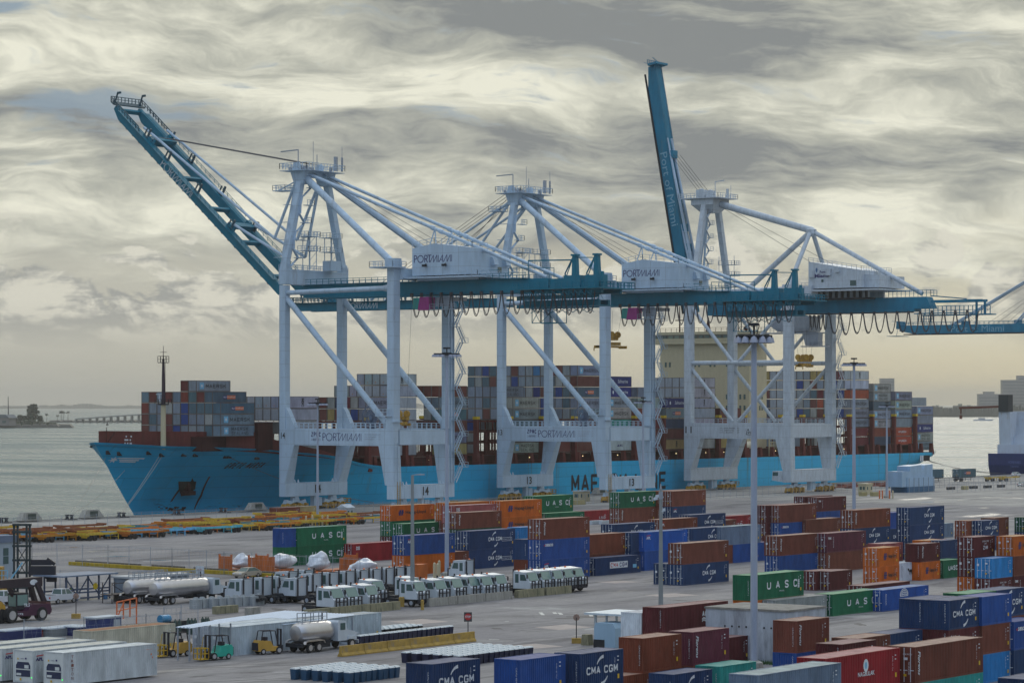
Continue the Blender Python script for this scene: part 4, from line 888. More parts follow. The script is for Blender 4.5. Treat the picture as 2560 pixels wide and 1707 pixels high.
    MB().box(ha0-2, ha1+2.4, hb0-1.1, hb1+1, 53.75, 54.1).box(ha0, ha1, hb0+2, hb0+3, 53.3, 53.75).box(ha0, ha1, hb1-3, hb1-2, 53.3, 53.75).rail([(ha1-3, hb0-1, 54.1), (ha1+2.2, hb0-1, 54.1), (ha1+2.2, hb1, 54.1)], 1.2, 1.6, .05).build('house_platform', WHITE, t)
    # tail end: platform, hoist posts, lattice maintenance frame under the girder
    tp = MB().box(64, 87.5, 4.6, W-4.6, 50.5, 50.75).box(70, 86, 7.5, 8.3, 49.6, 50.5).box(70, 86, W-8.3, W-7.5, 49.6, 50.5); tp.rail([(64, 4.6, 50.75), (87.5, 4.6, 50.75), (87.5, W-4.6, 50.75), (64, W-4.6, 50.75)], 1.3, 1.4, .07)
    rnd = random.Random(9)
    for k in range(12): a = 67+k*1.5; tp.bar((a, 5, 50.2), (a+1.4, 5, 49.0), .12).bar((a+1.4, 5, 49.0), (a+1.5, 5, 50.2), .12)
    tp.box(86.8, 87.4, 6, 6.5, 50.7, 54.2); tp.build('tail_platform', TEAL, t)
    for a in (78.4, 84.2):
        hp = MB().hexa([(a-.8, 8, 50.7), (a+.8, 8, 50.7), (a+.8, 9.2, 50.7), (a-.8, 9.2, 50.7)], [(a-.5, 8, 58.2), (a+.4, 8, 58.2), (a+.4, 9.2, 58.2), (a-.5, 9.2, 58.2)]).box(a-.8, a+.7, 7.8, 9.4, 57.9, 58.3).bar((a-1.2, 8.5, 51), (a-2.8, 8.5, 54), .25).bar((a-2.8, 8.5, 54), (a-.4, 8.5, 58), .25).box(a-2.6, a+1.8, 7.6, 10, 50.9, 53.6).bar((a-2.2, 8.2, 53.4), (a-.4, 8.2, 57.6), .16)
        hp.build('hoist_post', TEAL, t)
    wn = MB().bar((66, 8, 57.2), (78.4, 8, 57.0), .18, .3).bar((66, 8, 57.2), (66, 8, 53.2), .14).bar((60.5, 8, 55.6), (73, 8, 55.4), .14).bar((60.5, 8, 55.6), (60.5, 8, 53.2), .12).bar((50, 8, 55.4), (58, 8, 55.3), .12).bar((73, 8, 55.4), (73, 8, 53.2), .12).bar((78.4, 8.6, 57.6), (84.2, 8.6, 57.4), .2)
    wn.box(72, 77, 8, 15, 50.8, 53.0).box(80, 82.5, 8, 15, 50.8, 52.6); wn.build('tail_winches', TEAL, t)
    lf = MB().box(64, 84, 9.3, 10.2, 47.0, 48.2).box(64, 84, W-10.2, W-9.3, 47.0, 48.2).box(64, 84.5, 8.9, W-8.9, 46.8, 47.0)
    for k in range(14):
        a = 64.5+k*1.5; lf.bar((a, 9.2, 48.2), (a, 9.2, 50.2), .13).bar((a, 9.2, 50.2), (a+1.4, 9.2, 48.2), .08)
    lf.rail([(64, 8.8, 47.1), (84.5, 8.8, 47.1)], 2.2, 1.6, .06)
    for a0, a1 in ((66.2, 68.5), (68.5, 73)):
        for z in (43.2, 46.8):
            lf.bar((a0, 9.2, z), (a1, 9.2, z), .16).bar((a0, 13, z), (a1, 13, z), .16)
        for a in (a0, a1): lf.bar((a, 9.2, 43.2), (a, 9.2, 46.8), .14).bar((a, 13, 43.2), (a, 13, 46.8), .14)
        lf.bar((a0, 9.2, 43.2), (a1, 9.2, 46.8), .1).bar((a1, 9.2, 43.2), (a0, 9.2, 46.8), .1)
    for k in range(9): a = 66+k*1.9; lf.bar((a, 9, 45.4), (a+1.9, 9, 46.5), .12).bar((a, 9, 46.5), (a+1.9, 9, 45.4), .12)
    lf.build('maintenance_frame', TEAL, t)
    festoon(t, 33.5, 84.5, 7.4, 50.0, 2.9, 5.0, .11)
    # operator cab and trolley
    cb = MB().prism([(36.2, 46.6), (39.4, 46.6), (39.4, 49.6), (36.8, 49.6)], 'y', 6.2, 8.6); co = cb.build('operator_cab', mat('magenta_paint', (.33, .035, .20), .4), t)
    MB().prism([(34.6, 47.0), (36.15, 46.7), (36.7, 49.5), (34.9, 49.5)], 'y', 6.3, 8.5).build('cab_window', mat('teal_glass', (.05, .28, .25), .15), co)
    MB().box(34, 44, 8.6, W-8.6, 48.8, 49.6).box(40, 44, 8, 8.2, 47.4, 48.8).rail([(39.5, 6.4, 46.8), (47, 6.4, 46.8)], 1.1, 1.2, .05).box(39.4, 47, 6.2, 8.2, 46.6, 46.75).build('trolley', GREY, t)
    # cable reel on the portal
    rz_ = MB(); rc = (25.2, 3.0, 21.9)
    for k in range(30):
        a = 2*math.pi*k/30; rz_.bar((rc[0], rc[1], rc[2]), (rc[0]+2.7*math.cos(a), rc[1], rc[2]+2.7*math.sin(a)), .07, .1)
    for k in range(24):
        a = 2*math.pi*k/24; a2 = 2*math.pi*(k+1)/24
        for r_ in (2.7, 1.6, 1.2): rz_.bar((rc[0]+r_*math.cos(a), rc[1], rc[2]+r_*math.sin(a)), (rc[0]+r_*math.cos(a2), rc[1], rc[2]+r_*math.sin(a2)), .08, .25)
    rz_.lathe([(.6, -.3), (.6, .4)], rc, 10, 'y').box(24.6, 25.8, 3.2, 3.6, 19.3, 22); rz_.build('cable_reel', mat('reel_blue_grey', (.10, .15, .24), .5), t)
    # stairs and lift on the far landside leg and on the near mast
    stairs(t, 34.2, W-.6, 6.6, 50.5, 12, 2.6)
    MB().box(34.05, 34.3, W-1.6, W-1.2, 6.6, 50).box(34.05, 34.3, W-.5, W-.3, 6.6, 50).build('stair_guides', WHITE, t)
    for k in range(5):
        z0_ = 57.5+k*4.2; f0 = (z0_-57.5)/21.5
        bb = .9+6.1*f0
        sm = MB(); sm.bar((2.0, bb+.8, z0_), (2.0, bb+3.6 if k % 2 == 0 else bb+.9, z0_+2.1), .7, .12).bar((2.0, bb+3.6 if k % 2 == 0 else bb+.9, z0_+2.1), (2.0, bb+1.6, z0_+4.2), .7, .12)
        sm.box(1.6, 3.0, bb+2.4, bb+5.0, z0_+2.0, z0_+2.15).rail([(3, bb+2.4, z0_+2.15), (3, bb+5, z0_+2.15), (1.6, bb+5, z0_+2.15)], 1.2, 1.2, .05).box(-1.2, 1, bb-1.6, bb-.7, z0_+2, z0_+2.1)
        sm.build('stair_flight', WHITE, t)
    for b in (5.8, 14.0):
        bt_ = MB()
        for dx in (0, 2.2):
            for db in (0, 2.4): bt_.bar((2.4+dx, b+db, 56.8), (2.4+dx, b+db, 64.8), .14)
        for z in (61.2, 64.6):
            bt_.box(2.0, 5.2, b-1.4, b+3.2, z, z+.12).rail([(5.2, b-1.4, z), (5.2, b+3.2, z), (2, b+3.2, z)], 1.2, 1.0, .05).rail([(2, b-1.4, z), (5.2, b-1.4, z)], 1.2, 1, .05)
        for k in range(4): bt_.bar((4.6, b, 57+k*2), (4.6, b+2.4, 59+k*2), .08)
        bt_.build('boom_latch_tower', WHITE, t)
    MB().box(2.3, 4.8, 13.4, 17.2, 56.8, 59.2).build('electric_box', WHITE, t)
    ld = MB()
    for z in range(8, 19): ld.bar((34.06, .5, z*1.0), (34.06, 1.1, z*1.0), .06)
    ld.rail([(34.1, .2, 7), (34.1, 1.4, 7)], 9, .6, .05); ld.box(33.6, 34.6, -.5, 2.6, 20.9, 21.0).rail([(29, -.4, 22.4), (33.5, -.4, 22.4)], 1.5, 1, .06).box(29, 33.6, -.5, 0, 22.2, 22.4).build('leg_ladder', WHITE, t)
    MB().rail([(34.15, 2.7, 3.0), (34.15, 3.9, 3.0)], 4.2, .6, .06).build('yellow_ladder', YEL, t) if False else None
    yl = MB()
    for k in range(12): yl.bar((34.2, 1.2, .6+k*.5), (34.2, 2.2, .6+k*.5), .06)
    yl.bar((34.2, 1.2, .5), (34.2, 1.2, 7.2), .1).bar((34.2, 2.2, .5), (34.2, 2.2, 7.2), .1).build('yellow_ladder', YEL, t)
    boom_parts(t, boom, W, 6.9 if boom > 5 else 7.9, TEAL, twin=True)
    return t

def boom_parts(t, ang, W, b1, m, twin=True, dz=0.0, letter=None):
    """boom about its hinge; s runs along the boom away from the quay"""
    ha, hz_ = -5.4, 51.9+dz
    ca, sa = math.cos(R(ang)), math.sin(R(ang))
    def P(s, b, n): return (ha-s*ca-n*sa*1.0*(1), b, hz_+s*sa-n*(-ca)) if False else (ha-s*ca+n*sa, b, hz_+s*sa+n*ca)
    Lb = 71.5 if twin else 74.0
    def beam(mb, s0, s1, b0, b1_, n0, n1, n0b=None, n1b=None):
        n0b = n0 if n0b is None else n0b; n1b = n1 if n1b is None else n1b
        mb.hexa([P(s0, b0, n0), P(s1, b0, n0b), P(s1, b1_, n0b), P(s0, b1_, n0)], [P(s0, b0, n1), P(s1, b0, n1b), P(s1, b1_, n1b), P(s0, b1_, n1)])
    if twin:
        for b in (b1, W-b1-1.2):
            mb = MB(); beam(mb, 0, Lb-3, b, b+1.1, -1.1, 1.1); beam(mb, Lb-3, Lb, b, b+1.1, -1.1, 1.1, .1, 1.1); mb.build('boom_girder', m, t)
            sb = b-1.0 if b < 10 else b+2.2
            rm_ = MB(); rm_.rail([P(3, sb, 1.4), P(Lb-2, sb, 1.4)], 1.1, 1.9, .05); beam(rm_, 3, Lb-2, min(sb, b+.6), max(sb, b+.6), 1.11, 1.18); rm_.build('boom_railing', m, t)
        for s in (5, 18, 31, 43, 57, Lb-1.2): cr = MB(); beam(cr, s, s+.7, b1+1.1, W-b1-1.1, -.2, .8); cr.build('boom_tie', m, t)
        for s in (23, 57): cr = MB(); beam(cr, s-.6, s+.8, b1+.2, W-b1-.2, 1.12, 2.2); beam(cr, s-1.6, s-.7, b1+.4, b1+1.2, 1.12, 2.6); beam(cr, s+.9, s+2, W-b1-1.6, W-b1-.4, 1.12, 2.4); cr.build('stay_beam', m, t)
        tipm = MB(); tipm.rail([P(Lb-11, b1-.9, 1.4), P(Lb+1.2, b1-.9, 1.4), P(Lb+1.2, W-b1+.9, 1.4), P(Lb-11, W-b1+.9, 1.4)], 1.3, 1.2, .08); beam(tipm, Lb, Lb+1.3, b1-.9, W-b1+.9, 1.2, 1.5)
        for b in (b1, W-b1-.6): tipm.bar(P(Lb+.6, b, 1.4), P(Lb+1.5, b, 3.9), .3).bar(P(Lb+1.5, b, 3.9), P(Lb+.8, b, 4.6), .5)
        tipm.build('boom_tip_frame', mat('tip_dark_teal', (.02, .07, .10), .5), t)
        for s in (22, 36, 49, 58):
            for b in (b1+.3, W-b1-.5): lg = MB(); lg.bar(P(s, b, 1.3), P(s+.5, b, 3.8), .35, .5).bar(P(s+1.3, b, 1.3), P(s+1.5, b, 3.2), .25, .3).bar(P(s-.1, b, 1.3), P(s+1.6, b, 1.3), .35, .3); lg.build('stay_cradle', mat('tip_dark_teal', (.02, .07, .10), .5), t)
        hr = MB(); 
        for k in range(24): s = 4+k*2.75; hr.bar(P(s, b1-.1, -1.1), P(s+.5, b1-.1, -1.1), .14, .1)
        hr.build('rail_clips', DARK, t)
    else:
        mb = MB(); beam(mb, 0, Lb-7, b1, W-b1, -1.9, 1.6); beam(mb, Lb-7, Lb, b1, W-b1, -1.9, 1.6, -.6, 1.6); mb.build('boom_girder', m, t)
        rl_ = MB(); beam(rl_, 0, Lb-2, b1-.5, b1, -2.1, -1.7); beam(rl_, 0, Lb-2, W-b1, W-b1+.5, -2.1, -1.7); rl_.build('trolley_rails', DARK, t)
        rr_ = MB(); rr_.rail([P(2, W-b1-.1, 1.65), P(Lb, W-b1-.1, 1.65)], 1.1, 2, .05).rail([P(2, b1+.1, 1.65), P(Lb, b1+.1, 1.65)], 1.1, 2, .05)
        for s in (18, 24, 46): rr_.box(*sum(([min(P(s, 0, 1.6)[i], P(s+2, 0, 3)[i]), max(P(s, 0, 1.6)[i], P(s+2, 0, 3)[i])] for i in (0,)), []), b1+.4, W-b1-.4, min(P(s, 0, 1.6)[2], P(s+2, 0, 3)[2]), max(P(s, 0, 1.6)[2], P(s+2, 0, 3)[2]))
        rr_.build('boom_railing', m, t)
        tp = MB(); beam(tp, Lb, Lb+.6, b1-1.5, W-b1+1.5, .2, 3.2); tp.rail([P(Lb+.6, b1-1.5, .2), P(Lb+.6, W-b1+1.5, .2)], 1.2, 1, .07).bar(P(Lb+.5, b1, 3), P(Lb+1.6, b1-3, 3.2), .15).bar(P(Lb+.5, b1, 1), P(Lb+1.9, b1+1, -2.5), .12)
        tp.box(*(lambda p, q: (min(p[0], q[0]), max(p[0], q[0]), b1-2, W-b1+2, min(p[2], q[2]), max(p[2], q[2])))(P(Lb-1, 0, -2.6), P(Lb+4.5, 0, -2.4))) if ang < 5 else None
        tp.build('boom_tip_frame', m, t)
    fsm = ROPE
    if twin: pairs = ((60.0, 43.0), (22.0, 18.0)) if ang > 5 else ((43.0, 43.0), (18.0, 18.0))
    else: pairs = ((52.0, 52.0), (26.0, 26.0))
    apz = 78.4 if twin else 83.0+dz
    for bi, (bb_, bt_) in enumerate(((b1+.6, 7.4), (W-b1-.6, W-7.4))):
        bt_ = bt_ if twin else (W/2-1.3 if bi == 0 else W/2+1.3)
        for s, _s in pairs:
            A_ = Vector((-.8, bt_, apz)); B_ = Vector(P(s, bb_, 1.6))
            if ang > 5 and twin:
                K = Vector((-7.2 if s > 30 else -4.6, bb_-.6, 64.6 if s > 30 else 60.4))
                MB().tube(A_, K, .36, n=8).build('fore_stay', WHITE, t, smooth=True); MB().tube(K, B_+Vector((0, 0, 1.2)), .36, n=8).build('fore_stay', WHITE, t, smooth=True)
            elif ang > 5:
                K = Vector(P(10 if s > 30 else 4, bb_, 3.5)); MB().tube(A_, K, .36, n=8).tube(K, B_, .42, n=8).build('fore_stay', WHITE, t, smooth=True)
            else:
                MB().tube(A_, B_, .36, n=8).build('fore_stay', WHITE, t, smooth=True)
    hp = MB(); so = (57 if ang > 5 else 46) if twin else 47
    for k in range(4):
        b = W/2-3+k*2
        hp.path([(0, b, 82.3+(0 if twin else 3)), P(so, b, 2.6)], .06, 4)
        if ang < 5: hp.path([(0, b+.4, 82.3), P(24+k*5, b, 2)], .05, 4)
    hp.build('boom_hoist_ropes', ROPE, t)
    if twin and ang > 5:
        fl = Flat(); port_miami(fl, 0, 0, 1.9, w=.11)
        # lettering runs down the boom face: u towards the hinge
        me = fl.mesh('y', 0, WHTL)
        for v in me.vertices: u, vv = v.co.x, v.co.z; p = P(50-u*1.02, b1-.03, vv-1.0); v.co = p
        inst('lettering', me, t)
    elif twin:
        fl = Flat(); port_miami(fl, 0, 0, 1.55, w=.13); me = fl.mesh('y', 0, WHTL)
        for v in me.vertices: u, vv = v.co.x, v.co.z; v.co = P(50.5-u, b1-.03, vv-.75)
        inst('lettering', me, t)
    else:
        fl = Flat().text('Port of Miami', 0, 22, 0, 2.4); me = fl.mesh('y', 0, mat('faded_white_lettering', (.20, .38, .48), .6))
        for v in me.vertices: u, vv = v.co.x, v.co.z; v.co = P((48 if ang > 5 else 52)-u, b1-.03, vv-1.2)
        inst('lettering', me, t)

def old_crane(y0, num, label, boom, dz=0.0):
    W, G = 26.4, 35.1; zp0, zp1, zt = 15.2, 19.6, 54.2+dz
    t = thing('quay_crane', label, 'crane', (CX0, y0, 0), 0, 'ship-to-shore cranes on the quay')
    for a, (a0, a1) in ((1.1, (0, 2.2)), (33.8, (32.6, 35.1))):
        MB().box(a0-.05, a1+.05, 0, W, 3.0, 6.6).build('sill_beam', WHITE2, t); bogies(t, a, W, num)
    leg_low(0, 5.6, 0, 2.3, 0, 2.2, 0, 3.4, 6.6, zp0).build('leg', WHITE2, t)
    leg_low(0, 5.6, 0, 2.3, W-2.2, W, W-4.4, W, 6.6, zp0).build('leg', WHITE2, t)
    leg_low(30.2, 35.1, 32.4, 35.1, 0, 2.4, 0, 2.6, 6.6, zp0).build('leg', WHITE2, t)
    leg_low(30.2, 35.1, 32.4, 35.1, W-2.4, W, W-3.2, W, 6.6, zp0).build('leg', WHITE2, t)
    for b0, b1 in ((0, 2.2), (W-2.2, W)):
        bm_ = (b0+b1)/2
        MB().box(-.003, G+.003, b0-.003, b1+.003, zp0, zp1).build('portal_beam', WHITE2, t)
        MB().box(0, 2.2, b0, b1, zp1, zt).build('leg', WHITE2, t); MB().box(32.7, 35.1, b0, b1, zp1, zt+4).hexa([(32.3, b0-.3, zt+.6), (35.5, b0-.3, zt+.6), (35.5, b1+.3, zt+.6), (32.3, b1+.3, zt+.6)], [(32.5, b0-.1, zt+4.4), (35.3, b0-.1, zt+4.4), (35.3, b1+.1, zt+4.4), (32.5, b1+.1, zt+4.4)]).build('leg', WHITE2, t)
        MB().tube((1.8, bm_, 36.8), (33, bm_, 36.8), .62, n=12).build('tie_tube', WHITE2, t, smooth=True)
        for p, q in (((1.6, bm_, 35.6), (15.6, bm_, 20.0)), ((33, bm_, 35.6), (17.4, bm_, 20.0)), ((2.2, bm_, 52.5), (15.6, bm_, 37)), ((32.9, bm_, 52.5), (17.6, bm_, 37))):
            MB().tube(p, q, .52, n=12).build('diagonal_brace', WHITE2, t, smooth=True)
        MB().rail([(2.3, b0+.1, zp1), (32.6, b0+.1, zp1)], 1.25, 1.5, .06).build('walkway_railing', WHITE2, t)
        MB().tube((2.2, bm_, 56.8+dz), (32.7, bm_, 57.4+dz), .7, n=12).build('top_tube', WHITE2, t, smooth=True)
    MB().box(0, 2, 2.2, W-2.2, 15.6, 19.4).build('tie_beam', WHITE2, t); MB().box(32.8, 35, 2.2, W-2.2, 15.6, 19.4).build('tie_beam', WHITE2, t)
    MB().box(-.1, 2.3, -.1, W+.1, zt, zt+3.4).build('top_cross_beam', WHITE2, t); MB().box(32.6, 35.2, 2.2, W-2.2, zt+.2, zt+3.6).rail([(35.2, 0, zt+4), (35.2, W, zt+4)], 1.1, 2, .05).build('top_cross_beam', WHITE2, t)
    MB().box(35.2, 40, 3, W-3, zt+1.0, zt+4).build('house_beam', WHITE2, t)
    if num:
        fl = Flat().text(num, .5, 2.6, 16.7, 18.6, m=0, bold=.01).block('ZPMC', 20.6, 23.4, 16.5, 17.3, w=.2).line([(20.6, 16.35), (23.4, 16.35)], .12).poly([(21.1, 17.5), (21.6, 17.5), (21.5, 18.0), (21.2, 18.0)]).poly([(22.4, 17.5), (22.9, 17.5), (22.8, 18.0), (22.5, 18.0)])
        for k, s_ in enumerate(('S.W.L. UNDER SPREADER', 'S.W.L. UNDER HOOK', 'S.W.L. BOOM')): fl.text(s_, 12, 12+5-k*.4, 18.0-k*.62, 18.35-k*.62); fl.text('50T', 17.8, 18.5, 18.0-k*.62, 18.35-k*.62)
        inst('lettering', fl.mesh('y', -.02, BLKL), t)
    c = W/2
    for s_ in (-1, 1):
        MB().bar((1.1, c+s_*(c-3.0), zt+3), (1.1, c+s_*3.6, 83+dz), 1.5, 1.5).build('mast_leg', WHITE2, t)
        MB().tube((34.4, c+s_*1.0, 73.5+dz), (34.0, c+s_*(c-1.3), zt+4.2), .62, n=12).build('node_leg', WHITE2, t, smooth=True)
    MB().box(-3, 4.5, c-4.5, c+4.5, 82.8+dz, 84.6+dz).hexa([(-1, c-2, 80.6+dz), (3, c-2, 80.6+dz), (3, c+2, 80.6+dz), (-1, c+2, 80.6+dz)], [(-3, c-4.2, 82.8+dz), (4.5, c-4.2, 82.8+dz), (4.5, c+4.2, 82.8+dz), (-3, c+4.2, 82.8+dz)]).build('apex_head', WHITE2, t)
    MB().box(-6.5, 6.8, c-5.6, c+5.6, 84.6+dz, 84.85+dz).rail([(-6.5, c-5.6, 84.85+dz), (6.8, c-5.6, 84.85+dz), (6.8, c+5.6, 84.85+dz), (-6.5, c+5.6, 84.85+dz), (-6.5, c-5.6, 84.85+dz)], 1.2, 1.3, .06).build('apex_platform', WHITE2, t)
    sh = MB()
    for b in (c-3.6, c+1.4): sh.lathe([(1.3, -.4), (1.4, 0), (1.3, .4)], (0, b, 86.2+dz), 14, 'y'); sh.box(-1.3, 1.3, b-.9, b-.5, 84.85+dz, 87.2+dz).box(-1.3, 1.3, b+.5, b+.9, 84.85+dz, 87.2+dz)
    sh.bar((2.5, c, 84.8+dz), (2.5, c, 89.8+dz), .16).bar((2.5, c, 89.6+dz), (5.6, c, 89.9+dz), .3, .2).box(5, 5.6, c+2, c+2.6, 84.8+dz, 87.6+dz).tube((6, c+3, 84.8+dz), (6, c+3, 88.6+dz), .08); sh.build('rope_sheaves', WHITE2, t)
    MB().tube((3.0, c, 83.4+dz), (34.4, c, 74.4+dz), 1.0, n=14).build('back_stay', WHITE2, t, smooth=True)
    MB().tube((34.4, c, 74.2+dz), (12.5, c, 57.4+dz), .78, n=14).tube((12.5, c, 57.4+dz), (10.5, c, 56.0+dz), .78, 1.1, 14).build('back_brace', WHITE2, t, smooth=True)
    MB().tube((34.6, c, 74.2+dz), (69.5, c, 55.6+dz), .66, n=12).build('tail_stay', WHITE2, t, smooth=True)
    MB().lathe([(.4, 72.6+dz), (1.5, 73.4+dz), (1.5, 74.6+dz), (.4, 75.4+dz)], (34.4, c, 0), 14).build('stay_node', WHITE2, t, smooth=True)
    MB().path([(2, c-1, 84+dz), (37, c-1, 64+dz)], .05, 4).path([(2, c+1, 84+dz), (46, c+1, 62+dz)], .05, 4).build('hoist_ropes', ROPE, t)
    g0, g1 = c-1.9, c+1.9
    MB().box(1, 71, g0, g1, 51.4+dz, 54.7+dz).box(1, 68, g0-.35, g1+.35, 50.7+dz, 51.4+dz).prism([(71, 51.4+dz), (73.2, 51.4+dz), (71.6, 54.7+dz), (71, 54.7+dz)], 'y', g0, g1).build('girder', TEAL2, t)
    MB().box(3, 68, g0-.6, g0-.3, 50.3+dz, 50.6+dz).build('trolley_rails', DARK, t)
    MB().rail([(3, g0, 54.75+dz), (36, g0, 54.75+dz)], 1.2, 2, .05).rail([(60, g0, 54.75+dz), (73, g0, 54.75+dz), (73, g1, 54.75+dz)], 1.8, 1.3, .06).build('girder_railing', TEAL2, t)
    tt = MB().box(73, 88.5, g0+.2, g0+.6, 53.0+dz, 53.7+dz).box(73, 88.5, g1-.6, g1-.2, 53.0+dz, 53.7+dz).rail([(70, g0, 49.6+dz), (91, g0, 49.6+dz)], 2.4, 1.3, .09).box(70, 91, g0-.2, g1, 49.4+dz, 49.7+dz)
    tt.rail([(70, g0, 47.5+dz), (74, g0, 47.5+dz)], 2, .7, .07).box(68, 86, g0-.4, g0-.1, 49.9+dz, 50.2+dz)
    tt.bar((72, c, 55+dz), (83, c, 53.9+dz), .3).bar((88.5, c, 49.5+dz), (88.5, c, 53.6+dz), .5).bar((86, c, 53+dz), (86, c, 45+dz), .5).rail([(69, g0, 44.2+dz), (73, g0, 44.2+dz)], 6, 1.5, .08)
    tt.build('tail_frame', TEAL2, t)
    festoon(t, 41.5, 88, g0-.8, 50.2+dz, 3.6, 5.6, .14); festoon(t, 34, 41, g0-.8, 49.6+dz, 1.5, 3.6, .12)
    mh = MB(); h0, h1 = 38.5, 55.2
    mh.prism([(h0, 57.4+dz), (h1, 57.4+dz), (h1, 62.2+dz), (h0, 65.0+dz)], 'y', c-9, c+9); mh.prism([(h1, 57.4+dz), (h1+4.6, 57.4+dz), (h1+4.6, 60.8+dz), (h1, 61.2+dz)], 'y', c-7, c+8)
    mo = mh.build('machinery_house', WHITE2, t)
    MB().rail([(h0, c-9, 65+dz), (h1, c-9, 62.2+dz), (h1, c+9, 62.2+dz)], 1.2, 1.5, .05).rail([(h1, c-7, 61.1+dz), (h1+4.6, c-7, 60.8+dz)], 1.2, 1.5, .05).build('roof_railing', WHITE2, mo)
    MB().box(h0+.6, h0+2, c-9.9, c-9.01, 60.6+dz, 62.4+dz).box(h0+6, h0+7.3, c-9.9, c-9.01, 61+dz, 62.8+dz).box(h0+8.6, h0+9.9, c-9.8, c-9.01, 61.8+dz, 63.2+dz).build('vent_hood', WHITE2, mo)
    MB().box(h1-3.4, h1-1.6, c-9.2, c-9.01, 58+dz, 59.4+dz).box(h0+4.2, h0+4.8, c-9.2, c-9.01, 59.2+dz, 59.9+dz).build('window', GLASS, mo)
    if num:
        fl = Flat().text('Port', h0+3.6, h0+5.4, 61.6+dz, 62.4+dz, bold=.02).text('of', h0+5.5, h0+5.9, 61.55+dz, 61.85+dz, bold=.01).text('Miami', h0+2.0, h0+6.4, 60.4+dz, 61.5+dz, bold=.03).disc(h0+2.6, 62.7+dz, .34, .5, 1).poly([(h0+2.3, 62.4+dz), (h0+2.9, 62.4+dz), (h0+2.65, 61.7+dz)], 1)
        inst('lettering', fl.mesh('y', c-9.03, [NAVYL, mat('emblem_blue', (.05, .12, .25), .6)]), mo)
    MB().box(h0-2, h1+6, c-10, c+10, 56.6+dz, 57.0+dz).box(h0, h1, c-5, c-4, 54.9+dz, 56.6+dz).box(h0, h1, c+4, c+5, 54.9+dz, 56.6+dz).build('house_platform', WHITE2, t)
    lm = MB()
    for k in range(9): lm.box(h0+1+k*1.9, h0+1.6+k*1.9, c-6, c-5.4, 54.75+dz, 56.6+dz)
    lm.box(h0+1, h0+18, c-6.2, c-3, 54.3+dz, 54.7+dz).build('house_feet', DARK, t)
    tg = MB().box(25, 35.5, g0-1.4, g1+1.4, 45.6+dz, 50.0+dz).hexa([(22.4, g0-1.2, 47.4+dz), (25, g0-1.2, 45.8+dz), (25, g1+1.2, 45.8+dz), (22.4, g1+1.2, 47.4+dz)], [(24.6, g0-1.2, 50+dz), (25, g0-1.2, 50+dz), (25, g1+1.2, 50+dz), (24.6, g1+1.2, 50+dz)]); tg.rail([(23, g0-1.8, 45.4+dz), (38, g0-1.8, 45.4+dz)], 1.1, 1.2, .06).box(21, 38, g0-2, g1+1, 45.1+dz, 45.4+dz); tg.build('trolley', GREY, t)
    co = MB().prism([(34.4, 41.6+dz), (38.4, 41.6+dz), (38.6, 45.2+dz), (33.4, 45.2+dz)], 'y', g0-1.6, g0+1).rail([(36, g0-1.8, 41.5+dz), (41, g0-1.8, 41.5+dz)], 1.1, 1, .05).box(33, 41, g0-1.9, g0+1, 41.2+dz, 41.5+dz).build('operator_cab', GREY, t)
    stairs(t, 35.3, W-.8, 6.6, 50, 12, 2.6, m=WHITE2)
    bt_ = MB()
    for k in range(6):
        z = 60+k*3.8+dz; bt_.bar((2.2, c-6+k*.4, z), (2.2, c-3.6+k*.3, z+1.9), .5, .12).bar((2.2, c-3.6+k*.3, z+1.9), (2.2, c-5.8+k*.5, z+3.8), .5, .12).box(1.8, 3.0, c-4+k*.2, c-2.2+k*.2, z+1.8, z+1.95).rail([(3, c-4+k*.2, z+1.9), (3, c-2.2+k*.2, z+1.9)], 1.1, .9, .05)
    bt_.build('stair_flight', WHITE2, t)
    tw = MB()
    for z in (59, 62.2, 65.4): tw.box(3, 8.5, c+1, c+4, z+dz, z+.12+dz).rail([(3, c+1, z+dz), (8.5, c+1, z+dz), (8.5, c+4, z+dz)], 1.2, 1, .06)
    for a in (3.2, 5.6, 8.3): tw.bar((a, c+1, 56+dz), (a, c+1, 68+dz), .12)
    tw.build('boom_latch_tower', WHITE2, t)
    MB().box(-.9, 3.4, -1.5, -.1, 3.2, 6.4).build('x', WHITE2, t) if False else None
    cb = MB().prism([(29.6, 3.6), (32.6, 3.2), (32.6, 6.2), (29.8, 6.2)], 'y', -.9, 1.6).build('checker_cab', WHITE2, t); MB().box(29.9, 31.6, -.95, -.91, 4.9, 5.9).build('cab_window', GLASS, cb)
    boom_parts(t, boom, W, c-1.75, TEAL2, twin=False, dz=dz-.2)
    return t
